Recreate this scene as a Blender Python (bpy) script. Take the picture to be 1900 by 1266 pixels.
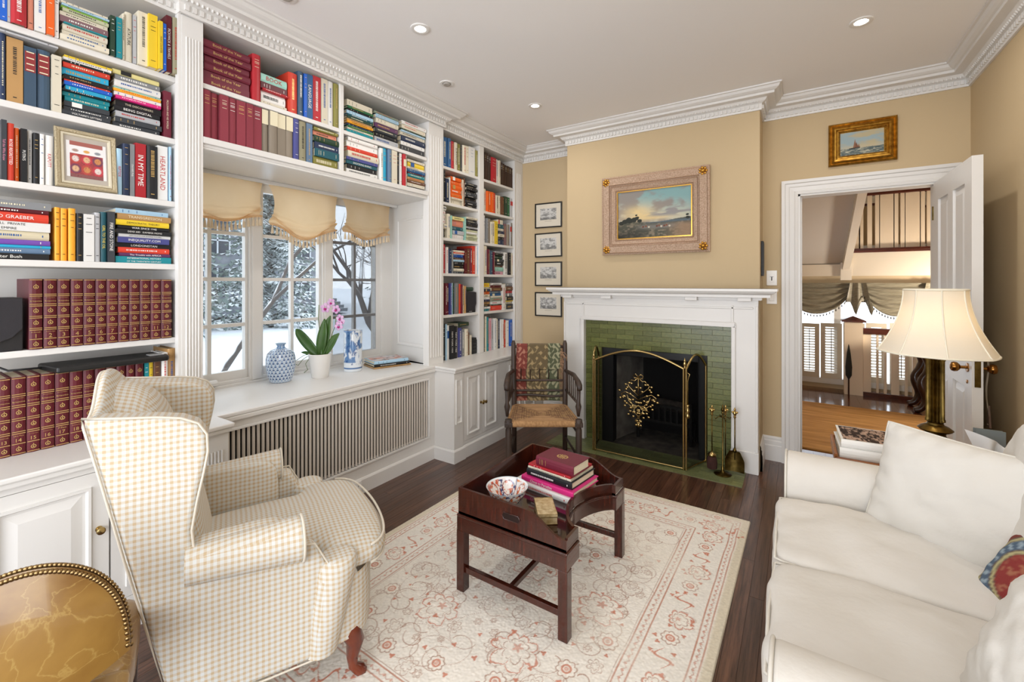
import bpy, math, random
import numpy as np
from mathutils import Vector, Matrix, noise

for _o in list(bpy.data.objects):
    bpy.data.objects.remove(_o)
random.seed(11)
PI = math.pi
rad = math.radians
scene = bpy.context.scene
COLL = scene.collection

# ------------------------------------------------------------------ camera
FPX, HORIZON, YAW, EYE = 813.0, 524.5, rad(33.18), 1.37
cam_data = bpy.data.cameras.new('camera')
cam_data.sensor_width = 36.0
cam_data.lens = FPX / 1900.0 * 36.0
cam_data.shift_y = (HORIZON - 633.0) / 1900.0
cam_data.clip_start = 0.02
cam_data.clip_end = 400
cam = bpy.data.objects.new('camera', cam_data)
COLL.objects.link(cam)
cam.location = (0, 0, EYE)
cam.rotation_euler = (PI / 2, 0, YAW)
scene.camera = cam

# ------------------------------------------------------------------ world: overcast winter sky
world = bpy.data.worlds.new('overcast_sky')
scene.world = world
world.use_nodes = True
_bg = world.node_tree.nodes['Background']
_bg.inputs['Color'].default_value = (0.84, 0.91, 1.0, 1)
_bg.inputs['Strength'].default_value = 2.15

# ------------------------------------------------------------------ added fill panels, out of view behind the camera
def area_light(name, loc, rot, sx, sy, energy, col=(1, 1, 1), shape='RECTANGLE'):
    d = bpy.data.lights.new(name, 'AREA')
    d.shape = shape
    d.size = sx
    if shape == 'RECTANGLE':
        d.size_y = sy
    d.energy = energy
    d.color = col
    o = bpy.data.objects.new(name, d)
    COLL.objects.link(o)
    o.location = loc
    o.rotation_euler = rot
    return o

area_light('rear_fill_light', (-0.9, -3.29, 1.32), (rad(90), 0, 0), 2.8, 2.3, 92, (0.93, 0.965, 1.03))  # added fill from the rear, no known window there
area_light('side_fill_light', (0.915, -1.75, 1.32), (rad(90), 0, rad(90)), 2.2, 2.2, 40, (0.93, 0.965, 1.03))  # added fill from the right, no known window there
DOWNLIGHT_W = 4.0

vs = scene.view_settings
vs.view_transform = 'Standard'
vs.look = 'None'
vs.gamma = 1.0
vs.exposure = 0.38
vs.use_curve_mapping = False

# ------------------------------------------------------------------ helpers
def s2l(c):
    return c / 12.92 if c <= 0.04045 else ((c + 0.055) / 1.055) ** 2.4
def C(h):
    """'rrggbb' display colour -> linear rgba"""
    return tuple(s2l(int(h[i:i + 2], 16) / 255.0) for i in (0, 2, 4)) + (1.0,)
def L3(h):
    return np.array(C(h)[:3])

_m = {}
def nt_new(name):
    m = bpy.data.materials.new(name)
    m.use_nodes = True
    nt = m.node_tree
    return m, nt, nt.nodes['Principled BSDF']
def N(nt, typ, **kw):
    n = nt.nodes.new(typ)
    for k, v in kw.items():
        setattr(n, k, v)
    return n
def mathn(nt, op, a, b=None, clamp=False):
    n = nt.nodes.new('ShaderNodeMath')
    n.operation = op
    n.use_clamp = clamp
    for i, v in enumerate((a, b)):
        if v is None:
            continue
        if isinstance(v, (int, float)):
            n.inputs[i].default_value = v
        else:
            nt.links.new(v, n.inputs[i])
    return n.outputs[0]
def mixc(nt, fac, a, b):
    n = nt.nodes.new('ShaderNodeMix')
    n.data_type = 'RGBA'
    for sock, v in ((n.inputs[0], fac), (n.inputs[6], a), (n.inputs[7], b)):
        if isinstance(v, (int, float, tuple)):
            sock.default_value = v
        else:
            nt.links.new(v, sock)
    return n.outputs[2]
def coords(nt, scale=(1, 1, 1), kind='Object', rot=(0, 0, 0)):
    tc = nt.nodes.new('ShaderNodeTexCoord')
    mp = nt.nodes.new('ShaderNodeMapping')
    mp.inputs['Scale'].default_value = scale
    mp.inputs['Rotation'].default_value = rot
    nt.links.new(tc.outputs[kind], mp.inputs['Vector'])
    return mp.outputs[0]
def mat(name, col='cccccc', rough=0.5, metal=0.0, spec=0.5, var=None, bump=None, rnd=0.0, sheen=0.0, emit=None, coat=0.0):
    """var=(colour2, scale, (sx,sy,sz)) noise mix; bump=(scale,strength); rnd: per-object brightness spread"""
    if name in _m:
        return _m[name]
    m, nt, b = nt_new(name)
    b.inputs['Roughness'].default_value = rough
    b.inputs['Metallic'].default_value = metal
    b.inputs['Specular IOR Level'].default_value = spec
    b.inputs['Coat Weight'].default_value = coat
    if sheen:
        b.inputs['Sheen Weight'].default_value = sheen
    out = C(col)
    if var:
        no = N(nt, 'ShaderNodeTexNoise')
        no.inputs['Scale'].default_value = var[1]
        no.inputs['Detail'].default_value = 5
        nt.links.new(coords(nt, var[2] if len(var) > 2 else (1, 1, 1)), no.inputs['Vector'])
        f = mathn(nt, 'MULTIPLY_ADD', no.outputs[0], 2.6, True)
        nt.nodes[-1].inputs[2].default_value = -0.8
        out = mixc(nt, f, C(col), C(var[0]))
    if rnd:
        oi = N(nt, 'ShaderNodeObjectInfo')
        hsv = N(nt, 'ShaderNodeHueSaturation')
        v = mathn(nt, 'MULTIPLY_ADD', oi.outputs['Random'], rnd)
        nt.nodes[-1].inputs[2].default_value = 1 - rnd / 2
        nt.links.new(v, hsv.inputs['Value'])
        if isinstance(out, tuple):
            hsv.inputs['Color'].default_value = out
        else:
            nt.links.new(out, hsv.inputs['Color'])
        out = hsv.outputs[0]
    if isinstance(out, tuple):
        b.inputs['Base Color'].default_value = out
    else:
        nt.links.new(out, b.inputs['Base Color'])
    if bump:
        no = N(nt, 'ShaderNodeTexNoise')
        no.inputs['Scale'].default_value = bump[0]
        no.inputs['Detail'].default_value = 3
        nt.links.new(coords(nt, bump[2] if len(bump) > 2 else (1, 1, 1)), no.inputs['Vector'])
        bp = N(nt, 'ShaderNodeBump')
        bp.inputs['Strength'].default_value = bump[1]
        bp.inputs['Distance'].default_value = 0.01
        nt.links.new(no.outputs[0], bp.inputs['Height'])
        nt.links.new(bp.outputs[0], b.inputs['Normal'])
    if emit:
        b.inputs['Emission Color'].default_value = C(emit[0])
        b.inputs['Emission Strength'].default_value = emit[1]
    _m[name] = m
    return m
def mat_attr(name, rough=0.6, spec=0.3, bump=None, sheen=0.0, coat=0.0):
    """colour comes from the mesh's own colour attribute (woven, printed or painted pattern)"""
    if name in _m:
        return _m[name]
    m, nt, b = nt_new(name)
    a = N(nt, 'ShaderNodeAttribute', attribute_name='Col')
    nt.links.new(a.outputs['Color'], b.inputs['Base Color'])
    b.inputs['Roughness'].default_value = rough
    b.inputs['Specular IOR Level'].default_value = spec
    b.inputs['Coat Weight'].default_value = coat
    if sheen:
        b.inputs['Sheen Weight'].default_value = sheen
    if bump:
        no = N(nt, 'ShaderNodeTexNoise')
        no.inputs['Scale'].default_value = bump[0]
        nt.links.new(coords(nt), no.inputs['Vector'])
        bp = N(nt, 'ShaderNodeBump')
        bp.inputs['Strength'].default_value = bump[1]
        bp.inputs['Distance'].default_value = 0.01
        nt.links.new(no.outputs[0], bp.inputs['Height'])
        nt.links.new(bp.outputs[0], b.inputs['Normal'])
    _m[name] = m
    return m

OFF = {}
def tag(o, label=None, cat=None, group=None, kind=None):
    if label: o['label'] = label
    if cat: o['category'] = cat
    if group: o['group'] = group
    if kind: o['kind'] = kind
    return o
def thing(name, label, cat, loc=(0, 0, 0), rz=0.0, group=None, world=False):
    o = bpy.data.objects.new(name, None)
    COLL.objects.link(o)
    o.empty_display_size = 0.05
    o.location = loc
    o.rotation_euler = (0, 0, rz)
    tag(o, label, cat, group)
    if world:
        OFF[o.name] = Vector(loc)
    return o
def link(name, me, parent=None, loc=(0, 0, 0), rot=(0, 0, 0), scale=None):
    o = bpy.data.objects.new(name, me)
    COLL.objects.link(o)
    if parent is not None:
        o.parent = parent
        if parent.name in OFF:
            OFF[o.name] = OFF[parent.name]
    o.location = loc
    o.rotation_euler = rot
    if scale:
        o.scale = scale
    return o

class MB:
    def __init__(s):
        s.v = []; s.f = []; s.m = []
    def add(s, vs, fs, mi=0):
        o = len(s.v)
        s.v += [tuple(p) for p in vs]
        s.f += [tuple(i + o for i in f) for f in fs]
        s.m += [mi] * len(fs)
        return s
    def box(s, x0, x1, y0, y1, z0, z1, mi=0):
        v = [(x, y, z) for z in (z0, z1) for y in (y0, y1) for x in (x0, x1)]
        return s.add(v, [(0, 2, 3, 1), (4, 5, 7, 6), (0, 1, 5, 4), (2, 6, 7, 3), (0, 4, 6, 2), (1, 3, 7, 5)], mi)
    def quad(s, a, b, c, d, mi=0):
        return s.add([a, b, c, d], [(0, 1, 2, 3)], mi)
    def prism(s, pts, a0, a1, axis='z', mi=0):
        def p3(p, a):
            return {'z': (p[0], p[1], a), 'y': (p[0], a, p[1]), 'x': (a, p[0], p[1])}[axis]
        n = len(pts)
        v = [p3(p, a0) for p in pts] + [p3(p, a1) for p in pts]
        f = [tuple(range(n))[::-1], tuple(range(n, 2 * n))]
        f += [(i, (i + 1) % n, (i + 1) % n + n, i + n) for i in range(n)]
        return s.add(v, f, mi)
    def tube(s, path, r, n=8, closed=False, cap=True, mi=0):
        P = [Vector(p) for p in path]
        k = len(P)
        rr = r if isinstance(r, (list, tuple)) else [r] * k
        T = []
        for i in range(k):
            a = P[(i - 1) % k] if (closed or i > 0) else P[i]
            b = P[(i + 1) % k] if (closed or i < k - 1) else P[i]
            t = (b - a)
            T.append(t.normalized() if t.length > 1e-9 else Vector((0, 0, 1)))
        up = Vector((0, 0, 1)) if abs(T[0].z) < 0.9 else Vector((1, 0, 0))
        nrm = (up - T[0] * up.dot(T[0])).normalized()
        vs = []
        for i in range(k):
            nrm = nrm - T[i] * nrm.dot(T[i])
            if nrm.length < 1e-6:
                nrm = T[i].orthogonal()
            nrm.normalize()
            bn = T[i].cross(nrm)
            for j in range(n):
                a = 2 * PI * j / n
                vs.append(P[i] + (nrm * math.cos(a) + bn * math.sin(a)) * rr[i])
        fs = []
        for i in range(k if closed else k - 1):
            i2 = (i + 1) % k
            for j in range(n):
                j2 = (j + 1) % n
                fs.append((i * n + j, i * n + j2, i2 * n + j2, i2 * n + j))
        if cap and not closed:
            fs.append(tuple(range(n))[::-1])
            fs.append(tuple((k - 1) * n + j for j in range(n)))
        return s.add(vs, fs, mi)
    def lathe(s, prof, n=24, c=(0, 0, 0), axis='z', mi=0, lobes=None):
        """prof: (radius, height) pairs; lobes=(count, depth) flutes the radius"""
        vs = []; fs = []
        for r, h in prof:
            for j in range(n):
                a = 2 * PI * j / n
                q = r
                if lobes and r > lobes[2]:
                    q = r * (1 - lobes[1] * (0.5 - 0.5 * math.cos(a * lobes[0])))
                x, y = q * math.cos(a), q * math.sin(a)
                vs.append({'z': (c[0] + x, c[1] + y, c[2] + h), 'x': (c[0] + h, c[1] + x, c[2] + y), 'y': (c[0] + x, c[1] + h, c[2] + y)}[axis])
        k = len(prof)
        for i in range(k - 1):
            for j in range(n):
                j2 = (j + 1) % n
                fs.append((i * n + j, i * n + j2, (i + 1) * n + j2, (i + 1) * n + j))
        if prof[0][0] > 1e-5: fs.append(tuple(range(n))[::-1])
        if prof[-1][0] > 1e-5: fs.append(tuple((k - 1) * n + j for j in range(n)))
        return s.add(vs, fs, mi)
    def grid(s, fn, nu, nv, cu=False, mi=0):
        vs = [fn(i / (nu if cu else nu - 1), j / (nv - 1)) for j in range(nv) for i in range(nu)]
        fs = []
        for j in range(nv - 1):
            for i in range(nu if cu else nu - 1):
                i2 = (i + 1) % nu
                fs.append((j * nu + i, j * nu + i2, (j + 1) * nu + i2, (j + 1) * nu + i))
        return s.add(vs, fs, mi)
    def ball(s, c, r, n=10, mi=0, sc=(1, 1, 1)):
        k = max(4, n // 2)
        prof = [(max(1e-6, math.sin(PI * i / k)), -math.cos(PI * i / k)) for i in range(k + 1)]
        b = MB().lathe(prof, n)
        return s.add([(c[0] + v[0] * r * sc[0], c[1] + v[1] * r * sc[1], c[2] + v[2] * r * sc[2]) for v in b.v], b.f, mi)
    def xf(s, M):
        s.v = [tuple(M @ Vector(p)) for p in s.v]
        return s
    def mesh(s, name, mats, smooth=False, uv=False, off=None, recalc=True):
        me = bpy.data.meshes.new(name)
        v = s.v
        if off is not None:
            v = [(p[0] - off[0], p[1] - off[1], p[2] - off[2]) for p in v]
        me.from_pydata(v, [], s.f)
        if not isinstance(mats, (list, tuple)):
            mats = [mats]
        for m in mats:
            me.materials.append(m)
        if len(mats) > 1:
            me.polygons.foreach_set('material_index', s.m)
        if recalc and len(s.f) < 30000:
            import bmesh
            bm = bmesh.new(); bm.from_mesh(me)
            bmesh.ops.remove_doubles(bm, verts=bm.verts, dist=1e-6)
            bmesh.ops.recalc_face_normals(bm, faces=bm.faces)
            bm.to_mesh(me); bm.free()
        if smooth:
            me.polygons.foreach_set('use_smooth', [True] * len(me.polygons))
            if smooth is not True:
                me.set_sharp_from_angle(angle=rad(smooth))
        if uv:
            box_uv(me)
        me.update()
        return me
    def build(s, name, mats, parent=None, smooth=False, uv=False, bev=None, loc=(0, 0, 0), rot=(0, 0, 0), sub=0, recalc=True):
        off = OFF.get(parent.name) if parent is not None else None
        o = link(name, s.mesh(name, mats, smooth, uv, off, recalc), parent, loc, rot)
        if bev:
            md = o.modifiers.new('bevel', 'BEVEL')
            md.width = bev[0]
            md.segments = bev[1] if len(bev) > 1 else 2
            md.limit_method = 'ANGLE'
            md.angle_limit = rad(35)
        if sub:
            md = o.modifiers.new('smooth', 'SUBSURF')
            md.levels = md.render_levels = sub
        return o
def box_uv(me):
    n = len(me.loops)
    uvl = me.uv_layers.new(name='UVMap')
    co = np.empty(len(me.vertices) * 3); me.vertices.foreach_get('co', co); co = co.reshape(-1, 3)
    li = np.empty(n, dtype=np.int32); me.loops.foreach_get('vertex_index', li)
    nor = np.empty(len(me.polygons) * 3); me.polygons.foreach_get('normal', nor); nor = np.abs(nor.reshape(-1, 3))
    tot = np.empty(len(me.polygons), dtype=np.int32); me.polygons.foreach_get('loop_total', tot)
    ax = np.repeat(np.argmax(nor, axis=1), tot)
    p = co[li]
    u = np.where(ax == 0, p[:, 1], p[:, 0])
    v = np.where(ax == 2, p[:, 1], p[:, 2])
    uvl.data.foreach_set('uv', np.stack([u, v], 1).astype(np.float32).ravel())

def grid_mesh(name, P, col, m, closed_u=False, smooth=True, off=None):
    """P (nv,nu,3) points, col (nv,nu,3) linear colours -> mesh with colour attribute"""
    P = np.asarray(P, dtype=np.float32)
    nv, nu = P.shape[:2]
    if off is not None:
        P = P - np.array(off, dtype=np.float32)
    idx = np.arange(nv * nu).reshape(nv, nu)
    if closed_u:
        idx = np.concatenate([idx, idx[:, :1]], 1)
    q = np.stack([idx[:-1, :-1], idx[:-1, 1:], idx[1:, 1:], idx[1:, :-1]], -1).reshape(-1, 4)
    me = bpy.data.meshes.new(name)
    me.vertices.add(nv * nu)
    me.vertices.foreach_set('co', P.ravel())
    me.loops.add(q.size)
    me.loops.foreach_set('vertex_index', q.ravel().astype(np.int32))
    me.polygons.add(len(q))
    me.polygons.foreach_set('loop_start', np.arange(0, q.size, 4, dtype=np.int32))
    me.update(calc_edges=True)
    if smooth:
        me.polygons.foreach_set('use_smooth', np.ones(len(q), dtype=bool))
    if col is not None:
        at = me.color_attributes.new('Col', 'FLOAT_COLOR', 'POINT')
        c4 = np.ones((nv * nu, 4), dtype=np.float32)
        c4[:, :3] = np.asarray(col).reshape(-1, 3)
        at.data.foreach_set('color', c4.ravel())
    me.materials.append(m)
    me.validate()
    return me
def vn(x, y, s=0):
    xi = np.floor(x).astype(np.int64); yi = np.floor(y).astype(np.int64)
    fx = x - xi; fy = y - yi
    fx = fx * fx * (3 - 2 * fx); fy = fy * fy * (3 - 2 * fy)
    def h(i, j):
        n = (i * 374761393 + j * 668265263 + s * 1442695041) & 0x7fffffff
        n = ((n ^ (n >> 13)) * 1274126177) & 0x7fffffff
        return ((n ^ (n >> 16)) % 10007) / 10007.0
    return (h(xi, yi) * (1 - fx) + h(xi + 1, yi) * fx) * (1 - fy) + (h(xi, yi + 1) * (1 - fx) + h(xi + 1, yi + 1) * fx) * fy
def fbm(x, y, s=0, o=4):
    r = 0; a = 0.5; t = 0
    for k in range(o):
        r = r + a * vn(x * 2 ** k, y * 2 ** k, s + k); t += a; a *= 0.5
    return r / t
def lerp(a, b, t):
    t = np.clip(t, 0, 1)
    return a + (b - a) * t[..., None]
def sstep(a, b, x):
    t = np.clip((x - a) / (b - a), 0, 1)
    return t * t * (3 - 2 * t)

def smooth_path(pts, n=24):
    """Catmull-Rom resampling to n+1 points"""
    P = [Vector(p) for p in pts]; k = len(P) - 1; out = []
    for i in range(n + 1):
        s = i / n * k; j = min(int(s), k - 1); t = s - j
        p0, p1, p2, p3 = P[max(j - 1, 0)], P[j], P[j + 1], P[min(j + 2, k)]
        out.append(0.5 * ((2 * p1) + (p2 - p0) * t + (2 * p0 - 5 * p1 + 4 * p2 - p3) * t * t + (3 * p1 - p0 - 3 * p2 + p3) * t ** 3))
    return out
_ct, _st = math.cos(YAW), math.sin(YAW)
def ray(px, py):
    u = (px - 950) / FPX
    return Vector((-_st + u * _ct, _ct + u * _st, -(py - HORIZON) / FPX))
def atX(px, py, X):
    r = ray(px, py); return Vector((0, 0, EYE)) + r * (X / r.x)
def atY(px, py, Y):
    r = ray(px, py); return Vector((0, 0, EYE)) + r * (Y / r.y)
def atZ(px, py, Z=0.0):
    r = ray(px, py); return Vector((0, 0, EYE)) + r * ((Z - EYE) / r.z)
def yx(px, X):
    return atX(px, 500, X).y

_txt = {}
def text_geo(txt):
    if txt not in _txt:
        cu = bpy.data.curves.new('lettering', 'FONT')
        cu.body = txt
        cu.resolution_u = 2
        cu.align_x = 'CENTER'
        cu.align_y = 'CENTER'
        ob = bpy.data.objects.new('lettering', cu)
        COLL.objects.link(ob)
        bpy.context.view_layer.update()
        me = bpy.data.meshes.new_from_object(ob)
        bpy.data.objects.remove(ob)
        bpy.data.curves.remove(cu)
        v = np.array([tuple(q.co) for q in me.vertices]) if len(me.vertices) else np.zeros((1, 3))
        c = (v.max(0) + v.min(0)) / 2
        ext = v.max(0) - v.min(0)
        f = [tuple(p.vertices) for p in me.polygons]
        bpy.data.meshes.remove(me)
        _txt[txt] = (v - c, f, ext)
    return _txt[txt]
def text_mb(mb, txt, fn, maxw, maxh):
    """fn(x,y)->3D; text scaled to fit maxw x maxh"""
    v, f, e = text_geo(txt)
    s = min(maxw / max(e[0], 1e-6), maxh / max(e[1], 1e-6))
    mb.add([fn(p[0] * s, p[1] * s) for p in v], f)
    return mb

# ------------------------------------------------------------------ shared materials
WHITE = mat('painted_white_woodwork', 'e3e0db', 0.35, spec=0.4)
WALL = mat('sand_wall_paint', 'c6b08c', 0.75, spec=0.2, bump=(300, 0.02))
CEIL = mat('ceiling_paint', 'faf8f6', 0.85, spec=0.1)
BRASS = mat('brass', 'b39a66', 0.24, metal=1.0)
OLDBRASS = mat('aged_brass', '7d6838', 0.3, metal=1.0, var=('4c3d1d', 30))
GOLD = mat('gold_leaf', 'd0b070', 0.4, metal=0.6)
BLACK = mat('black_paint', '141414', 0.45)
PAGES = mat('book_pages', 'e6dcc4', 0.8, spec=0.1, var=('d3c6a8', 60, (1, 25, 25)))
DARKWOOD = mat('dark_mahogany', '48190c', 0.24, spec=0.5, var=('260c05', 9, (12, 1, 1)), coat=0.4)
# ================================================================== the room
ZC = 2.755                       # ceiling
YB, YN = 3.931, -3.3            # back (door) wall, wall behind the camera
XR = 0.917                       # right wall
XPIL, XFACE = -2.40, -2.435      # pilaster plane, bookcase face
YBR = 3.643                      # chimney breast face
BX0, BX1 = -1.776, -0.235
ZCT = 0.722                      # counter tops
def struct(mb, name, m, parent=None, **k):
    o = mb.build(name, m, parent, **k)
    if parent is None:
        o['kind'] = 'structure'
    return o

# floor: slab + single oak strips running towards the fireplace
slab = struct(MB().box(-3.1, 1.0, YN, YB + 0.12, -0.12, -0.004), 'floor', mat('floor_joint', '4a3226', 0.6))
def plank_mat():
    m, nt, b = nt_new('walnut_stained_oak_strip')
    oi = N(nt, 'ShaderNodeObjectInfo')
    tc = N(nt, 'ShaderNodeTexCoord')
    add = N(nt, 'ShaderNodeVectorMath', operation='MULTIPLY_ADD')
    nt.links.new(oi.outputs['Random'], add.inputs[0])
    add.inputs[1].default_value = (57, 31, 13)
    nt.links.new(tc.outputs['Object'], add.inputs[2])
    no = N(nt, 'ShaderNodeTexNoise')
    no.inputs['Scale'].default_value = 5; no.inputs['Detail'].default_value = 6; no.inputs['Roughness'].default_value = 0.65
    nt.links.new(add.outputs[0], no.inputs['Vector'])
    ramp = N(nt, 'ShaderNodeValToRGB')
    ramp.color_ramp.elements[0].position = 0.3; ramp.color_ramp.elements[0].color = C('2f1c14')
    ramp.color_ramp.elements[1].position = 0.72; ramp.color_ramp.elements[1].color = C('6f4c3a')
    nt.links.new(no.outputs[0], ramp.inputs[0])
    hsv = N(nt, 'ShaderNodeHueSaturation')
    nt.links.new(mathn(nt, 'MULTIPLY_ADD', oi.outputs['Random'], 0.5), hsv.inputs['Value'])
    nt.nodes[-1].inputs[2].default_value = 0.72
    nt.links.new(ramp.outputs[0], hsv.inputs['Color'])
    nt.links.new(hsv.outputs[0], b.inputs['Base Color'])
    b.inputs['Roughness'].default_value = 0.3
    b.inputs['Coat Weight'].default_value = 0.25
    b.inputs['Coat Roughness'].default_value = 0.15
    return m
PLANK = plank_mat()
plank_me = MB().box(-0.5, 0.5, -0.5, 0.5, -0.5, 0.5).mesh('floorboard', PLANK)
def lay_boards(parent, x0, x1, y0, y1, w, lmin, lmax, rng, z=0.0):
    x = x0
    while x < x1 - 0.005:
        xe = min(x + w, x1)
        y = y0 - rng.uniform(0, lmax * 0.7)
        while y < y1:
            ye = min(y + rng.uniform(lmin, lmax), y1)
            ya = max(y, y0)
            if ye - ya > 0.02:
                link('floorboard', plank_me, parent, ((x + xe) / 2, (ya + ye) / 2, z - 0.005), (0, 0, 0), (xe - x - 0.0012, ye - ya - 0.001, 0.01))
            y = ye
        x = xe
lay_boards(slab, -2.385, 0.917, 0.28, YB + 0.12, 0.058, 0.9, 1.7, random.Random(3))

struct(MB().box(-3.2, XR + 0.15, YN - 0.1, YB + 0.12, ZC, ZC + 0.1), 'ceiling', CEIL)
# right wall; an opening is added behind the camera for the side fill
w = MB(); w.box(XR, XR + 0.12, -0.6, YB + 0.12, -0.1, ZC); w.box(XR, XR + 0.12, YN - 0.1, -2.9, -0.1, ZC); w.box(XR, XR + 0.12, -2.9, -0.6, -0.1, 0.2); w.box(XR, XR + 0.12, -2.9, -0.6, 2.45, ZC)
struct(w, 'wall_right', WALL)
# wall behind the camera, with an opening added for the rear fill
w = MB()
w.box(-3.2, -2.32, YN - 0.12, YN, -0.1, ZC); w.box(0.52, XR, YN - 0.12, YN, -0.1, ZC)
w.box(-2.32, 0.52, YN - 0.12, YN, -0.1, 0.15); w.box(-2.32, 0.52, YN - 0.12, YN, 2.5, ZC)
struct(w, 'wall_near', WALL)
# left (outside) wall with the window opening
WX = -2.97
w = MB()
w.box(-3.25, -3.02, YN - 0.12, 0.93, -0.6, ZC + 0.1); w.box(-3.25, -3.02, 2.63, YB + 0.12, -0.6, ZC + 0.1)
w.box(-3.25, -3.02, 0.93, 2.63, -0.6, 0.76); w.box(-3.25, -3.02, 0.93, 2.63, 2.02, ZC + 0.1)
struct(w, 'wall_left', mat('outer_wall', 'c9c2b6', 0.8))
# back wall around the doorway and the firebox
DX0, DX1, DZ = -0.003, 0.766, 2.032
w = MB()
w.box(-3.2, BX0 + 0.05, YB, YB + 0.12, -0.1, ZC); w.box(BX0 + 0.05, BX1 - 0.05, YB, YB + 0.12, 0.95, ZC)
w.box(BX1 - 0.05, DX0, YB, YB + 0.12, -0.1, ZC)
w.box(DX0, DX1, YB, YB + 0.12, DZ, ZC); w.box(DX1, XR, YB, YB + 0.12, -0.1, ZC)
struct(w, 'wall_back', WALL)
# chimney breast
w = MB()
w.box(BX0, -1.428, YBR, YB, 0, ZC); w.box(-0.58, BX1, YBR, YB, 0, ZC); w.box(-1.428, -0.58, YBR, YB, 0.812, ZC)
struct(w, 'wall_chimney', WALL)

# ---- crown moulding: swept profile, with dentils and an egg band
PROF = [(0.0, 2.620), (0.012, 2.620), (0.014, 2.632), (0.014, 2.664), (0.020, 2.668), (0.036, 2.676), (0.046, 2.690), (0.050, 2.694),
        (0.088, 2.696), (0.094, 2.697), (0.096, 2.712), (0.108, 2.716), (0.122, 2.726), (0.130, 2.742), (0.140, 2.745), (0.142, 2.7545), (0.0, 2.7545)]
CPATH = [(XFACE, YN), (XFACE, 0.862), (XPIL + 0.005, 0.862), (XPIL + 0.005, 2.657), (XFACE, 2.657), (XFACE, YB), (BX0, YB), (BX0, YBR), (BX1, YBR), (BX1, YB), (XR, YB), (XR, YN)]
def seg_n(a, b):
    d = Vector((b[0] - a[0], b[1] - a[1])).normalized()
    return d, Vector((d.y, -d.x))
def mitre(path, i):
    ns = []
    if i > 0: ns.append(seg_n(path[i - 1], path[i])[1])
    if i < len(path) - 1: ns.append(seg_n(path[i], path[i + 1])[1])
    if len(ns) == 1: return ns[0]
    return (ns[0] + ns[1]) / (1 + ns[0].dot(ns[1]))
dent_me = MB().box(-0.0085, 0.0085, 0, 0.011, -0.014, 0.012).mesh('dentil', WHITE)
egg = MB().ball((0, 0, 0), 1, 6)
def crown(name, i0, i1, skip_lo=None):
    mb = MB()
    k = len(PROF)
    vs = []
    for i in range(i0, i1 + 1):
        m = mitre(CPATH, i)
        for p, z in PROF:
            vs.append((CPATH[i][0] + m.x * p, CPATH[i][1] + m.y * p, z))
    fs = []
    for i in range(i1 - i0):
        for j in range(k - 1):
            fs.append((i * k + j, i * k + j + 1, (i + 1) * k + j + 1, (i + 1) * k + j))
    mb.add(vs, fs)
    o = struct(mb, name, WHITE)
    eggs = MB()
    for i in range(i0, i1):
        a, b = CPATH[i], CPATH[i + 1]
        d, n = seg_n(a, b)
        ln = math.hypot(b[0] - a[0], b[1] - a[1])
        if ln < 0.1: continue
        cnt = max(1, int(ln / 0.0295))
        for q in range(cnt):
            t = (q + 0.5) * ln / cnt
            x, y = a[0] + d.x * t, a[1] + d.y * t
            if y < 0.25: continue
            if i == 10 and y < 1.7: continue
            link('dentil', dent_me, o, (x + n.x * 0.0135, y + n.y * 0.0135, 2.648), (0, 0, math.atan2(n.y, n.x) - PI / 2))
        cnt = max(1, int(ln / 0.021))
        for q in range(cnt):
            t = (q + 0.5) * ln / cnt
            x, y = a[0] + d.x * t, a[1] + d.y * t
            if y < 0.25: continue
            c = (x + n.x * 0.034, y + n.y * 0.034, 2.680)
            eggs.add([(c[0] + v[0] * 0.0085, c[1] + v[1] * 0.0085, c[2] + v[2] * 0.011) for v in egg.v], egg.f)
    e = eggs.build('egg_band', WHITE, o, smooth=True, recalc=False)
    e['kind'] = 'stuff'
    return o
crown('trim_1', 0, 5); crown('trim_2', 5, 10); crown('trim_3', 10, 11)

# ---- baseboards
BPROF = [(0.0, 0.0), (0.018, 0.0), (0.018, 0.115), (0.014, 0.122), (0.014, 0.150), (0.009, 0.158), (0.009, 0.172), (0.004, 0.184), (0.0, 0.186)]
def base_run(name, path, prof=BPROF):
    mb = MB(); k = len(prof); vs = []; fs = []
    for i in range(len(path)):
        m = mitre(path, i)
        for p, z in prof: vs.append((path[i][0] + m.x * p, path[i][1] + m.y * p, z))
    for i in range(len(path) - 1):
        for j in range(k - 1): fs.append((i * k + j, i * k + j + 1, (i + 1) * k + j + 1, (i + 1) * k + j))
    mb.add(vs, fs)
    return struct(mb, name, WHITE)
base_run('baseboard_chimney', [(BX1, YBR), (BX1, YB), (DX0 - 0.105, YB)])
base_run('baseboard_right', [(DX1 + 0.105, YB), (XR, YB), (XR, -0.6)])
base_run('baseboard_back', [(-2.18, YB), (BX0, YB), (BX0, YBR)])

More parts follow.
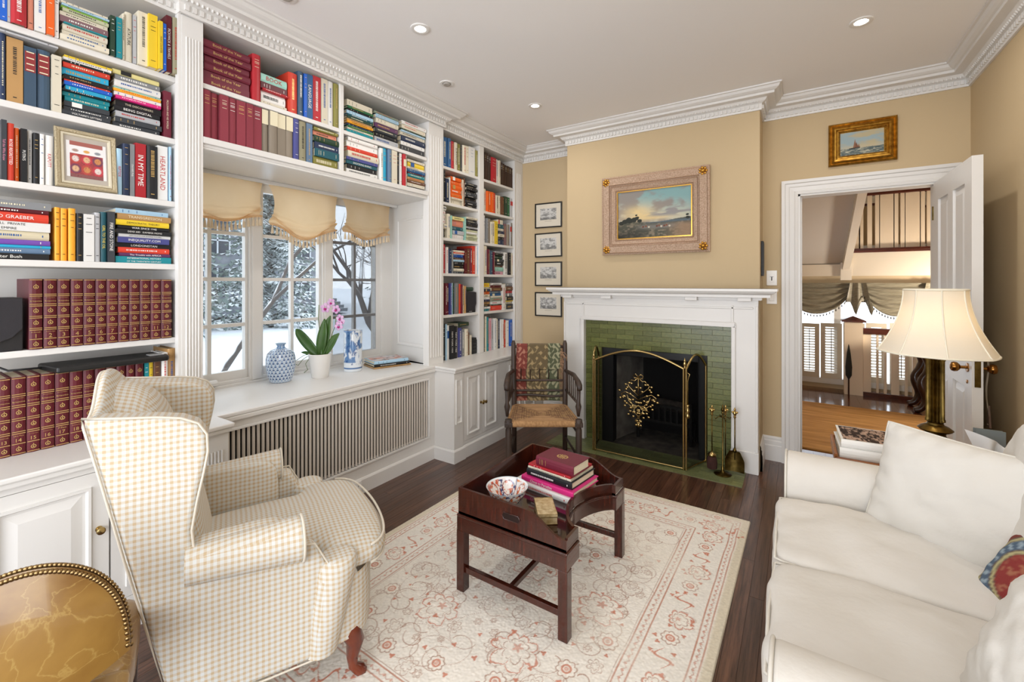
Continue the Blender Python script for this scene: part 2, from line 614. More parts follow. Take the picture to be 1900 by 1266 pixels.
# ---- door casing (stepped, mitred) and jamb lining
def casing(name, x0, x1, zt, y):
    pr = [(0.0, 0.0), (0.0, 0.012), (0.018, 0.016), (0.024, 0.010), (0.052, 0.013), (0.058, 0.018), (0.078, 0.020), (0.084, 0.028), (0.105, 0.030), (0.105, 0.0)]
    path = [(x0, 0.0), (x0, zt), (x1, zt), (x1, 0.0)]
    mb = MB(); vs = []; fs = []; k = len(pr)
    for i, (x, z) in enumerate(path):
        ox, oz = {0: (-1, 0), 1: (-1, 1), 2: (1, 1), 3: (1, 0)}[i]
        for p, t in pr: vs.append((x + ox * p, y - t, z + oz * p))
    for i in range(3):
        for j in range(k - 1): fs.append((i * k + j, i * k + j + 1, (i + 1) * k + j + 1, (i + 1) * k + j))
    mb.add(vs, fs)
    mb.box(x0 - 0.002, x0 + 0.014, y - 0.001, y + 0.125, 0, zt); mb.box(x1 - 0.014, x1 + 0.002, y - 0.001, y + 0.125, 0, zt); mb.box(x0, x1, y - 0.001, y + 0.125, zt - 0.014, zt + 0.002)
    mb.box(x0 + 0.014, x0 + 0.026, y + 0.05, y + 0.075, 0, zt - 0.014)
    return struct(mb, name, WHITE)
casing('trim_5', DX0, DX1, DZ, YB)

# ---- the open door, swung back against the right wall
dr = MB()
dr_x0, dr_x1, dy0, dy1 = 0.742, 0.784, 3.165, 3.925
# stiles and rails with sunk panels
for a, b, c, d in ((dy0, dy0 + 0.115, 0.01, 2.02), (dy1 - 0.115, dy1, 0.01, 2.02), (dy0 + 0.33, dy0 + 0.43, 0.24, 0.82), (dy0 + 0.33, dy0 + 0.43, 1.14, 1.90)):
    dr.box(dr_x0, dr_x1, a, b, c, d)
for c, d in ((0.01, 0.24), (0.82, 1.14), (1.90, 2.02)):
    dr.box(dr_x0, dr_x1, dy0 + 0.115, dy1 - 0.115, c, d)
door = struct(dr, 'door_1', WHITE)
for (a, b) in ((dy0 + 0.115, dy0 + 0.33), (dy0 + 0.43, dy1 - 0.115)):
    for (c, d) in ((0.24, 0.82), (1.14, 1.90)):
        p = MB()
        for xs, sgn in ((dr_x0, 1), (dr_x1, -1)):
            e = 0.012 * sgn; g = 0.022
            p.add([(xs + e, a, c), (xs + e, b, c), (xs + e, b, d), (xs + e, a, d), (xs + e, a + 0.012, c + 0.012), (xs + e, b - 0.012, c + 0.012), (xs + e, b - 0.012, d - 0.012), (xs + e, a + 0.012, d - 0.012),
                   (xs + 0.003 * sgn, a + 0.045, c + 0.045), (xs + 0.003 * sgn, b - 0.045, c + 0.045), (xs + 0.003 * sgn, b - 0.045, d - 0.045), (xs + 0.003 * sgn, a + 0.045, d - 0.045)],
                  [(0, 1, 5, 4), (1, 2, 6, 5), (2, 3, 7, 6), (3, 0, 4, 7), (4, 5, 9, 8), (5, 6, 10, 9), (6, 7, 11, 10), (7, 4, 8, 11), (8, 9, 10, 11)])
        p.build('door_panel', WHITE, door, recalc=False)
KNOB = [(0.024, 0.0), (0.024, 0.004), (0.008, 0.006), (0.008, 0.028), (0.014, 0.030), (0.024, 0.040), (0.026, 0.052), (0.022, 0.062), (0.012, 0.067), (0.001, 0.068)]
KB = mat('bronze_knob', '9a6b35', 0.25, metal=1.0)
for s, x in ((-1, dr_x0), (1, dr_x1)):
    MB().lathe([(r, h * s) for r, h in KNOB], 20, (x, dy0 + 0.065, 0.925), 'x').build('door_knob', KB, door, smooth=40)
MB().lathe([(0.010, 0), (0.010, -0.004), (0.001, -0.005)], 12, (dr_x0, dy0 + 0.068, 0.850), 'x').build('escutcheon', KB, door, smooth=40)
MB().box(0.752, 0.775, dy0 - 0.003, dy0, 0.835, 0.990).build('lock_plate', OLDBRASS, door)
for z in (0.25, 1.78):
    MB().box(dr_x0 - 0.006, dr_x0 + 0.01, dy1 - 0.004, dy1 + 0.01, z, z + 0.09).build('hinge', OLDBRASS, door)

# ---- downlights and the unlit ceiling fittings
TRIMM = mat('white_metal_trim', 'f0eeea', 0.35)
LENS = mat('lit_lens', 'ffffff', 0.3, emit=('fff4e4', 14))
DARKLENS = mat('unlit_lens', 'b9b3aa', 0.3)
def downlight(x, y, label, lit=True, size=0.052):
    t = thing('ceiling_light', label, 'light', (x, y, ZC), 0, 'recessed ceiling lights')
    MB().lathe([(size, 0.0), (size, -0.004), (size * 0.93, -0.006), (size * 0.62, -0.004), (size * 0.56, 0.0)], 28).build('trim_ring', TRIMM, t, smooth=40)
    if lit:
        MB().lathe([(size * 0.56, -0.003), (size * 0.3, -0.006), (0.001, -0.007)], 24).build('lens', LENS, t, smooth=True)
        area_light('downlight_lamp', (x, y, ZC - 0.012), (0, 0, 0), 0.06, 0.06, DOWNLIGHT_W, (1.0, 0.97, 0.93), 'DISK')
    else:
        MB().lathe([(size * 0.56, -0.003), (size * 0.45, -0.012), (size * 0.25, -0.006), (0.001, -0.004)], 24).build('lens', DARKLENS, t, smooth=True)
downlight(-1.725, 1.725, 'lit recessed ceiling light above the armchair and coffee table')
downlight(-1.724, 2.968, 'lit recessed ceiling light nearest the corner bookcase and mantelpiece')
downlight(0.278, 2.959, 'lit recessed ceiling light in front of the small ship painting')
downlight(0.278, 1.725, 'recessed ceiling light above the white sofa')
downlight(-2.047, 2.302, 'unlit round ceiling fitting close to the bookcase crown moulding', False, 0.05)
downlight(-2.075, 1.176, 'unlit round ceiling fitting above the near window bookshelves', False, 0.05)

# ================================================================== window wall joinery
# window seat counter, left counter, right counter
def edge_prof(mb, pts, z1, t=0.034, lip=0.014):
    """counter slab from outline pts (ccw, xy) with an ovolo under edge"""
    mb.prism(pts, z1 - t * 0.55, z1, 'z')
    return mb
CT = MB()
seat = [(-3.02, 0.90), (-2.36, 0.90), (-2.36, 2.515), (-3.02, 2.66)]
MB().prism([(-3.02, 0.86), (-2.36, 0.99), (-2.36, 2.53), (-3.02, 2.66)], ZCT - 0.022, ZCT, 'z').build('window_seat_top', WHITE, None, bev=(0.006, 3))
o = bpy.data.objects['window_seat_top']; tag(o, 'long white painted window seat top under the three casements', 'window seat')
MB().prism([(-2.372, 0.995), (-2.36, 0.995), (-2.36, 2.53), (-2.372, 2.53)], ZCT - 0.045, ZCT - 0.022, 'z').build('edge_moulding', WHITE, o, bev=(0.004, 2))

# radiator cover below the seat
rc = thing('radiator_cover', 'white radiator cover with a grille of vertical slats under the window seat', 'radiator cover', (-2.4, 1.75, 0), 0, None, True)
XG = -2.380
b = MB()
b.box(-2.42, XG, 0.99, 1.02, 0.0, ZCT - 0.045); b.box(-2.42, XG, 2.462, 2.54, 0.0, ZCT - 0.045)
b.box(-2.42, XG, 1.02, 2.462, 0.628, ZCT - 0.022); b.box(-2.42, XG, 1.02, 2.462, 0.0, 0.186)
b.build('surround', WHITE, rc)
f = MB()
for a in (((1.012, 0.628), (2.470, 0.628), 0.012), ((1.012, 0.186), (2.470, 0.186), -0.012)):
    z = a[0][1]; f.box(XG - 0.004, XG + 0.012, 1.008, 2.474, min(z, z + a[2]), max(z, z + a[2]))
f.box(XG - 0.004, XG + 0.012, 1.008, 1.020, 0.186, 0.628); f.box(XG - 0.004, XG + 0.012, 2.462, 2.474, 0.186, 0.628)
f.build('grille_frame', WHITE, rc, bev=(0.004, 2))
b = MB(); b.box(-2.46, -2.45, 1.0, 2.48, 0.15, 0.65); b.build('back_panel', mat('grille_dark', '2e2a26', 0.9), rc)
SLATM = mat('grille_slat_paint', 'cfc6ba', 0.5)
sl = MB()
sl.grid(lambda u, v: (0.008 * math.sin(u * PI) , -0.0078 * math.cos(u * PI), 0.190 + v * 0.434), 7, 2)
sl_me = sl.mesh('slat', SLATM, 50)
for i in range(59):
    y = 1.031 + i * (1.431 - 0.012) / 58.0
    link('slat', sl_me, rc, (XG - 0.006 + 2.4, y - 1.75, 0))
bb = [(0.0, 0.0), (0.012, 0.0), (0.012, 0.088), (0.006, 0.098), (0.0, 0.1)]
base_run('baseboard_left', [(XG, 0.99), (XG, 2.532), (-2.178, 2.532), (-2.178, 2.645), (-2.186, 2.645), (-2.186, YB)], bb)
base_run('baseboard_near_left', [(-2.215, YN), (-2.215, 0.985), (XG, 0.985)], bb)
# wall socket in the seat baseboard
so = thing('wall_socket', 'white double wall socket in the baseboard under the radiator grille', 'socket', (-2.366, 1.78, 0.055))
MB().box(0, 0.004, -0.057, 0.057, -0.035, 0.035).build('cover_plate', mat('white_plastic', 'f4f3f0', 0.3), so, bev=(0.002, 2))
for y in (-0.024, 0.024):
    q = MB()
    for dz in (-0.007, 0.007): q.box(0.004, 0.0052, y - 0.010, y - 0.007, dz - 0.005, dz + 0.005); q.box(0.004, 0.0052, y + 0.007, y + 0.010, dz - 0.004, dz + 0.004)
    q.build('outlet', BLACK, so)

def raised_panel(mb, x, y0, y1, z0, z1, n=1):
    """sunk field with raised centre on a face looking +x"""
    fr = 0.012
    def ring(a, dx): return [(x + dx, y0 + a, z0 + a), (x + dx, y1 - a, z0 + a), (x + dx, y1 - a, z1 - a), (x + dx, y0 + a, z1 - a)]
    rings = [ring(-0.012, 0.0), ring(-0.010, 0.009), ring(-0.002, 0.009), ring(0.004, -0.004), ring(0.012, -0.004), ring(0.044, 0.004)]
    vs = [p for r in rings for p in r]
    fs = []
    for i in range(len(rings) - 1):
        for j in range(4): fs.append((i * 4 + j, i * 4 + (j + 1) % 4, (i + 1) * 4 + (j + 1) % 4, (i + 1) * 4 + j))
    k = (len(rings) - 1) * 4
    fs.append((k, k + 1, k + 2, k + 3))
    mb.add(vs, fs)
def cab_door(par, x, y0, y1, z0, z1, knob_y, knob_z, kn=BRASS, hr=0.05):
    d = MB()
    d.box(x - 0.02, x, y0, y0 + hr, z0, z1); d.box(x - 0.02, x, y1 - hr, y1, z0, z1)
    d.box(x - 0.02, x, y0 + hr, y1 - hr, z0, z0 + hr); d.box(x - 0.02, x, y0 + hr, y1 - hr, z1 - hr, z1)
    o = d.build('door', WHITE, par)
    p = MB(); raised_panel(p, x, y0 + hr, y1 - hr, z0 + hr, z1 - hr); p.build('door_panel', WHITE, o, recalc=False)
    MB().lathe([(0.011, 0), (0.011, 0.003), (0.005, 0.005), (0.005, 0.014), (0.010, 0.018), (0.014, 0.024), (0.013, 0.031), (0.006, 0.035), (0.001, 0.0355)], 16, (x, knob_y, knob_z), 'x').build('knob', kn, o, smooth=40)
    return o
def flutes(mb, x, y0, y1, z0, z1, n):
    w = (y1 - y0) / n
    for i in range(n):
        c = y0 + (i + 0.5) * w
        mb.grid(lambda u, v: (x + 0.0003 + 0.0045 * math.sin(u * PI), c - w * 0.36 * math.cos(u * PI), z0 + v * (z1 - z0)), 5, 2)

# right base cabinet
rb = thing('base_cabinet', 'white panelled base cabinet with brass knobs beside the rush chair', 'cabinet', (-2.4, 3.2, 0), 0, None, True)
XC = -2.19
b = MB()
b.box(-2.74, XC - 0.02, 2.535, YB - 0.002, 0.0, ZCT - 0.04)
b.box(XC - 0.02, XC + 0.010, 2.535, 2.640, 0.0, ZCT - 0.04)
b.box(XC - 0.02, XC, 2.640, 2.662, 0.0, ZCT - 0.04); b.box(XC - 0.02, XC, 3.135, 3.26, 0.0, ZCT - 0.04); b.box(XC - 0.02, XC, 3.79, YB - 0.002, 0.0, ZCT - 0.04)
for ya, yb in ((2.662, 3.135), (3.26, 3.79)):
    b.box(XC - 0.02, XC, ya, yb, 0.0, 0.125); b.box(XC - 0.02, XC, ya, yb, 0.665, ZCT - 0.04)
b.build('carcass', WHITE, rb)
f = MB(); raised_panel(f, XC + 0.010, 2.563, 2.612, 0.30, 0.62); f.build('end_pilaster_panel', WHITE, rb, recalc=False)
cab_door(rb, XC, 2.664, 2.897, 0.127, 0.663, 2.880, 0.385); cab_door(rb, XC, 2.900, 3.133, 0.127, 0.663, 2.918, 0.385)
cab_door(rb, XC, 3.262, 3.523, 0.127, 0.663, 3.505, 0.385); cab_door(rb, XC, 3.527, 3.788, 0.127, 0.663, 3.545, 0.385)
rt = MB().prism([(-2.76, 2.52), (-2.36, 2.52), (-2.150, 2.515), (-2.150, YB - 0.002), (-2.76, YB - 0.002)], ZCT - 0.020, ZCT, 'z').build('counter_top', WHITE, None, bev=(0.006, 3))
tag(rt, 'white counter top below the bookcase next to the fireplace', 'counter')
MB().prism([(-2.38, 2.524), (-2.164, 2.524), (-2.164, YB - 0.002), (-2.38, YB - 0.002)], ZCT - 0.042, ZCT - 0.020, 'z').build('edge_moulding', WHITE, rt, bev=(0.005, 2))

# left base cabinet
lb = thing('base_cabinet', 'white panelled base cabinet with one brass knob behind the gingham armchair', 'cabinet', (-2.4, 0.3, 0), 0, None, True)
XC = -2.222
ygap = yx(204, XC)
b = MB()
b.box(-2.74, XC - 0.02, -1.2, 0.985, 0.0, ZCT - 0.04)
b.box(XC - 0.02, XC, ygap + 0.24, 0.985, 0.0, ZCT - 0.04); b.box(XC - 0.02, XC, -1.2, ygap + 0.24, 0.0, 0.125); b.box(XC - 0.02, XC, -1.2, ygap + 0.24, 0.655, ZCT - 0.04)
b.build('carcass', WHITE, lb)
f = MB(); flutes(f, XC, 0.88, 0.965, 0.14, 0.60, 6); f.build('fluting', WHITE, lb, smooth=40, recalc=False)
cab_door(lb, XC, ygap - 0.345, ygap - 0.003, 0.127, 0.653, ygap - 0.032, 0.435, hr=0.062)
cab_door(lb, XC, ygap + 0.003, ygap + 0.237, 0.127, 0.653, ygap + 0.21, 0.435, hr=0.055)
cab_door(lb, XC, ygap - 0.70, ygap - 0.351, 0.127, 0.653, ygap - 0.38, 0.435, hr=0.062)
lt = MB().prism([(-2.76, -1.2), (-2.185, -1.2), (-2.185, 0.998), (-2.76, 0.998)], ZCT - 0.020, ZCT, 'z').build('counter_top', WHITE, None, bev=(0.006, 3))
tag(lt, 'white counter top carrying the lower row of maroon encyclopedias', 'counter')
MB().prism([(-2.5, -1.2), (-2.198, -1.2), (-2.198, 0.990), (-2.5, 0.990)], ZCT - 0.042, ZCT - 0.020, 'z').build('edge_moulding', WHITE, lt, bev=(0.005, 2))

# ---- bookcases
def pilaster(par, y0, y1, z0, z1):
    mb = MB(); mb.box(XPIL - 0.06, XPIL, y0, y1, z0, z1)
    o = mb.build('pilaster', WHITE, par)
    f = MB(); flutes(f, XPIL, y0 + 0.012, y1 - 0.012, z0 + 0.06, z1 - 0.10, 5); f.build('fluting', WHITE, o, smooth=40, recalc=False)
XBK = -2.745
SHM = WHITE
SZ = [2.340, 2.048, 1.752, 1.457]
lc = thing('bookcase', 'white built-in bookcase of crowded shelves left of the window', 'bookcase', (-2.6, 0.3, ZCT), 0, None, True)
b = MB()
b.box(XBK - 0.02, XBK, -1.2, 0.88, ZCT, 2.75)
b.build('back_panel', WHITE, lc)
b = MB(); b.box(XBK, XPIL - 0.061, 0.863, 0.95, ZCT, 2.75); b.box(XFACE - 0.005, XPIL - 0.004, 0.853, 0.8655, ZCT, 2.622); b.build('side_panel', WHITE, lc)
b = MB(); b.box(XBK, XFACE - 0.03, -1.2, -1.17, ZCT, 2.75); b.build('side_panel', WHITE, lc)
b = MB(); b.box(XBK, XFACE, -1.17, 0.8625, 2.622, 2.75); b.build('header', WHITE, lc)
for z in SZ + [1.112]:
    MB().box(XBK, -2.462, -1.17, 0.863, z - 0.026, z).build('shelf', SHM, lc, bev=(0.003, 2))
pilaster(lc, 0.866, 0.952, ZCT, 2.622)

bc = thing('bookcase', 'white bridge of bookshelves spanning above the window', 'bookcase', (-2.6, 1.75, 2.03), 0, None, True)
b = MB(); b.box(XBK - 0.02, XBK, 0.952, 2.49, 2.044, 2.75); b.build('back_panel', WHITE, bc)
b = MB(); b.box(XBK, XPIL - 0.012, 1.712, 1.742, 2.0765, 2.622); b.build('divider', WHITE, bc, bev=(0.003, 2))
b = MB(); b.box(XBK, XPIL, 0.952, 2.49, 2.622, 2.75); b.build('header', WHITE, bc)
MB().box(XBK, XPIL - 0.015, 0.952, 1.712, 2.315, 2.340).build('shelf', WHITE, bc, bev=(0.003, 2))
MB().box(XBK, XPIL - 0.015, 1.742, 2.49, 2.315, 2.340).build('shelf', WHITE, bc, bev=(0.003, 2))
MB().box(XBK, XPIL, 0.953, 2.491, 2.044, 2.076).build('shelf', WHITE, bc, bev=(0.003, 2))
MB().box(-3.02, XPIL - 0.062, 0.953, 2.655, 2.030, 2.0435).box(XPIL - .061, XPIL - .012, .953, 2.491, 2.030, 2.0435).build('soffit', WHITE, bc)
m = MB(); m.box(-2.47, XPIL - 0.013, 0.953, 2.491, 2.018, 2.0305); m.box(-2.89, -2.87, 0.953, 2.60, 2.008, 2.0305); m.build('soffit_moulding', WHITE, bc, bev=(0.005, 2))

rcase = thing('bookcase', 'white two-column built-in bookcase between window and fireplace', 'bookcase', (-2.6, 3.2, ZCT), 0, None, True)
b = MB(); b.box(XBK - 0.02, XBK, 2.66, YB - 0.002, ZCT, 2.75); b.build('back_panel', WHITE, rcase)
b = MB(); b.box(XBK, XFACE, 2.657, 2.697, ZCT, 2.622); b.box(XBK, XPIL - .061, 2.494, 2.657, 2.0455, 2.75); b.build('side_panel', WHITE, rcase)
b = MB(); b.box(XBK, XFACE, 3.180, 3.250, ZCT, 2.622); b.build('divider', WHITE, rcase, bev=(0.003, 2))
b = MB(); b.box(XBK, XFACE, 3.775, YB - 0.002, ZCT, 2.622); b.build('side_panel', WHITE, rcase)
f = MB(); flutes(f, XFACE, 3.81, 3.90, ZCT + 0.05, 2.5, 4); f.build('fluting', WHITE, rcase, smooth=40, recalc=False)
b = MB(); b.box(XBK, XFACE, 2.657, YB - 0.002, 2.622, 2.75); b.build('header', WHITE, rcase)
for z in (2.335, 2.038, 1.742, 1.447, 1.100):
    MB().box(XBK, XFACE - 0.012, 2.697, 3.180, z - 0.024, z).build('shelf', WHITE, rcase, bev=(0.003, 2))
    MB().box(XBK, XFACE - 0.012, 3.250, 3.775, z - 0.024, z).build('shelf', WHITE, rcase, bev=(0.003, 2))
# broad pilaster between window and right bookcase
pilaster(rcase, 2.492, 2.657, ZCT, 2.622)

# ---- panelled window jambs
def jamb(name, ya, yb, sgn):
    """splayed lining from the pilaster (X=-2.41) back to the window frame"""
    def P(t, z, d=0.0): return (-2.41 + (-2.98 + 2.41) * t, ya + (yb - ya) * t - sgn * d, z)
    o = MB()
    z0, z1 = ZCT, 2.03
    o.add([P(0, z0), P(1, z0), P(1, z1), P(0, z1), P(0, z0, -0.03), P(1, z0, -0.03), P(1, z1, -0.03), P(0, z1, -0.03)],
          [(0, 1, 2, 3), (7, 6, 5, 4), (0, 4, 5, 1), (1, 5, 6, 2), (2, 6, 7, 3), (3, 7, 4, 0)])
    s = struct(o, name, WHITE)
    p = MB(); rings = []
    for a, d in ((0.0, 0.0), (0.004, 0.008), (0.016, 0.008), (0.024, -0.002), (0.034, 0.002), (0.036, 0.002)):
        t0, t1 = 0.17 + a / 0.57, 0.83 - a / 0.57
        rings.append([P(t0, 0.84 + a, d), P(t1, 0.84 + a, d), P(t1, 1.91 - a, d), P(t0, 1.91 - a, d)])
    vs = [q for r in rings for q in r]; fs = []
    for i in range(len(rings) - 1):
        for j in range(4): fs.append((i * 4 + j, i * 4 + (j + 1) % 4, (i + 1) * 4 + (j + 1) % 4, (i + 1) * 4 + j))
    k = (len(rings) - 1) * 4; fs.append((k, k + 1, k + 2, k + 3))
    p.add(vs, fs); p.build('jamb_panel', WHITE, s, recalc=False)
jamb('trim_6', 2.538, 2.625, 1); jamb('trim_7', 0.952, 0.90, -1)

# ---- the three casements
def glass_mat():
    m = bpy.data.materials.new('window_glass'); m.use_nodes = True
    nt = m.node_tree; nt.nodes.clear()
    o = N(nt, 'ShaderNodeOutputMaterial'); t = N(nt, 'ShaderNodeBsdfTransparent'); g = N(nt, 'ShaderNodeBsdfGlossy'); mx = N(nt, 'ShaderNodeMixShader')
    t.inputs[0].default_value = (0.97, 0.985, 0.99, 1); g.inputs['Roughness'].default_value = 0.02
    mx.inputs[0].default_value = 0.05
    nt.links.new(t.outputs[0], mx.inputs[1]); nt.links.new(g.outputs[0], mx.inputs[2]); nt.links.new(mx.outputs[0], o.inputs[0])
    return m
GLASS = glass_mat()
def sheer(name, col, fac):
    m = bpy.data.materials.new(name); m.use_nodes = True
    nt = m.node_tree; nt.nodes.clear()
    o = N(nt, 'ShaderNodeOutputMaterial'); t = N(nt, 'ShaderNodeBsdfTransparent'); g = N(nt, 'ShaderNodeBsdfDiffuse'); mx = N(nt, 'ShaderNodeMixShader')
    g.inputs[0].default_value = C(col); mx.inputs[0].default_value = fac
    nt.links.new(t.outputs[0], mx.inputs[1]); nt.links.new(g.outputs[0], mx.inputs[2]); nt.links.new(mx.outputs[0], o.inputs[0])
    return m
SCREEN = sheer('insect_mesh', '59595c', 0.38)
ROWS = [0.812, 1.101, 1.391, 1.680, 1.970]
def casement(name, yc, screen):
    hw, st = 0.203, 0.050
    x0, x1 = -3.025, -2.985
    f = MB()
    f.box(x0, x1, yc - hw - st, yc - hw, 0.758, 2.02); f.box(x0, x1, yc + hw, yc + hw + st, 0.758, 2.02)
    f.box(x0, x1, yc - hw, yc + hw, 0.758, 0.812); f.box(x0, x1, yc - hw, yc + hw, 1.97, 2.02)
    o = struct(f, name, WHITE)
    v = MB().box(x0 + 0.006, x1 - 0.004, yc - 0.011, yc + 0.011, 0.812, 1.97).build('muntin', WHITE, o)
    for z in ROWS[1:-1]:
        MB().box(x0 + 0.008, x1 - 0.006, yc - hw, yc + hw, z - 0.011, z + 0.011).build('muntin', WHITE, o)
    for k in range(4):
        for s in (0, 1):
            ya, yb = (yc - hw, yc - 0.011) if s == 0 else (yc + 0.011, yc + hw)
            MB().box(-3.008, -3.005, ya, yb, ROWS[k] + (0.011 if k else 0), ROWS[k + 1] - (0.011 if k < 3 else 0)).build('pane', GLASS, o)
    if screen:
        MB().box(-2.9835, -2.982, yc - hw + 0.002, yc + hw, 0.812, 1.97).build('insect_screen', SCREEN, o)
    return o
casement('window_1', 1.219, False); casement('window_2', 1.738, False); casement('window_3', 2.259, True)
fr = MB()
for yc in (1.4785, 1.9985):
    fr.box(-3.03, -2.955, yc - 0.026, yc + 0.036, 0.74, 2.03); fr.box(-2.985, -2.965, yc - 0.040, yc + 0.048, 0.74, 2.03)
fr.box(-3.03, -2.965, 0.90, 2.64, 0.70, 0.760); fr.box(-3.03, -2.965, 0.90, 2.64, 2.016, 2.04)
fr.box(-3.03, -2.965, 0.90, 0.966, 0.70, 2.04); fr.box(-3.03, -2.965, 2.512, 2.66, 0.70, 2.04)
fr.box(-2.965, -2.950, 0.90, 2.64, 0.70, 0.738)
struct(fr, 'trim_8', WHITE, bev=(0.004, 2))
# casement crank cover on the left frame
ck = thing('window_crank', 'white window crank cover at the foot of the left casement', 'window crank', (-2.955, 1.20, 0.745))
MB().prism([(-0.01, 0.0), (0.02, 0.0), (0.02, 0.022), (0.006, 0.034), (-0.01, 0.034)], -0.06, 0.045, 'y').build('cover', WHITE, ck, bev=(0.004, 2))
MB().tube([(0.02, -0.01, 0.02), (0.035, -0.01, 0.022), (0.04, 0.03, 0.02)], 0.004).build('handle', WHITE, ck, smooth=True)
# ================================================================== chimneypiece
TILE = mat('green_glazed_tile', '70703c', 0.28, spec=0.55, var=('4f5a2c', 11), rnd=0.4)
GROUT = mat('tile_grout', '6f6a48', 0.8)
tw = struct(MB().box(-1.600, -1.428, 3.606, 3.6425, 0, 1.06).box(-0.580, -0.395, 3.606, 3.6425, 0, 1.06).box(-1.428, -0.580, 3.606, 3.6425, 0.812, 1.06), 'trim_9', GROUT)
tile_me = MB().box(-0.5, 0.5, -0.5, 0.5, -0.5, 0.5).mesh('tile', TILE)
def lay_tiles(par, u0, u1, v0, v1, tw_, th, place, rng, hole=None):
    v = v0; r = 0
    while v < v1 - 0.004:
        ve = min(v + th, v1)
        u = u0 - (tw_ * 0.5 if r % 2 else 0) - rng.uniform(0, 0.01)
        while u < u1 - 0.002:
            ua, ub = max(u, u0), min(u + tw_, u1)
            segs = [(ua, ub)]
            if hole and v + 0.004 < hole[2]:
                segs = [(ua, min(ub, hole[0])), (max(ua, hole[1]), ub)]
            for a, b in segs:
                if b - a > 0.012:
                    place(par, (a + b) / 2, (v + ve) / 2, b - a - 0.0022, ve - v - 0.0022, rng)
            u += tw_
        v = ve; r += 1
rng = random.Random(5)
lay_tiles(tw, -1.590, -0.405, 0.010, 1.055, 0.150, 0.0401,
          lambda p, u, v, a, b, r: link('tile', tile_me, p, (u, 3.604, v), (r.uniform(-.006, .006), 0, 0), (a, 0.012, b)), rng, (-1.428, -0.580, 0.812))
hs = struct(MB().box(-1.80, -0.315, 3.282, 3.66, -0.003, 0.0015), 'trim_10', GROUT)
HT = mat('green_hearth_tile', '7c7d55', 0.35, var=('5d6a42', 9), rnd=0.35)
htile_me = MB().box(-0.5, 0.5, -0.5, 0.5, -0.5, 0.5).mesh('tile', HT)
lay_tiles(hs, -1.80, -0.315, 3.282, 3.605, 0.150, 0.0401,
          lambda p, u, v, a, b, r: link('tile', htile_me, p, (u, v, 0.0015), (0, 0, 0), (a, b, 0.006)), rng)

mt = thing('mantelpiece', 'white wooden mantelpiece framing the green tiled fireplace', 'mantelpiece', (-1.0, 3.6, 0), 0, None, True)
MX0, MX1, MI0, MI1, MZ = -1.768, -0.240, -1.572, -0.412, 1.050
def leg(x0, x1, inner):
    m = MB(); m.box(x0, x1, 3.562, 3.640, 0.0, 1.245)
    o = m.build('leg', WHITE, mt)
    e = MB(); e.box(x0 - 0.004, x1 + 0.004, 3.552, 3.640, 0.0, 0.155); e.build('plinth', WHITE, o, bev=(0.004, 2))
    s = MB()
    xa, xb = (x0, x0 + 0.016)
    s.box(x0, x0 + 0.016, 3.553, 3.5619, 0.155, 1.20); s.box(x1 - 0.016, x1, 3.553, 3.5619, 0.155, 1.20 if inner == 'l' else 1.20)
    s.build('edge_bead', WHITE, o, bev=(0.003, 2))
leg(MX0, MI0, 'r'); leg(MI1, MX1, 'l')
m = MB(); m.box(MI0, MI1, 3.562, 3.640, MZ, 1.245); m.build('frieze', WHITE, mt)
m = MB(); m.box(MI0 - 0.03, MI1 + 0.03, 3.548, 3.561, MZ, MZ + 0.030); m.box(MI0 - 0.030, MI0, 3.548, 3.561, 0.156, MZ); m.box(MI1, MI1 + 0.030, 3.548, 3.561, 0.156, MZ)
m.build('opening_moulding', WHITE, mt, bev=(0.006, 2))
m = MB(); m.box(MX0 + 0.03, MX1 - 0.03, 3.553, 3.561, 1.178, 1.192); m.build('frieze_bead', WHITE, mt, bev=(0.003, 2))
SP = [(0.0, 1.243), (0.016, 1.243), (0.016, 1.262), (0.072, 1.264), (0.072, 1.282), (0.082, 1.286), (0.098, 1.296), (0.104, 1.306), (0.114, 1.308), (0.114, 1.326), (-0.08, 1.326)]
path = [(MX0 - 0.006, 3.645), (MX0 - 0.006, 3.556), (MX1 + 0.006, 3.556), (MX1 + 0.006, 3.645)]
vsh = []; fsh = []; k = len(SP)
for i, (x, y) in enumerate(path):
    sx = -1 if i < 2 else 1
    for p, z in SP:
        q = max(p, 0) if i in (0, 3) else p
        vsh.append((x + sx * min(p, 0.114) * (1 if p > 0 else 0), y - (p if i in (1, 2) else 0), z))
for i in range(3):
    for j in range(k - 1): fsh.append((i * k + j, i * k + j + 1, (i + 1) * k + j + 1, (i + 1) * k + j))
m = MB(); m.add(vsh, fsh)
m.add([(MX0 - 0.12, 3.442, 1.326), (MX1 + 0.12, 3.442, 1.326), (MX1 + 0.12, 3.642, 1.326), (MX0 - 0.12, 3.642, 1.326)], [(0, 1, 2, 3)])
m.build('shelf', WHITE, mt, recalc=False)
for xc in (-1.712, -1.353, -0.680, -0.322):
    MB().box(xc - 0.043, xc + 0.043, 3.500, 3.556, 1.236, 1.2635).build('bracket', WHITE, mt, bev=(0.003, 2))

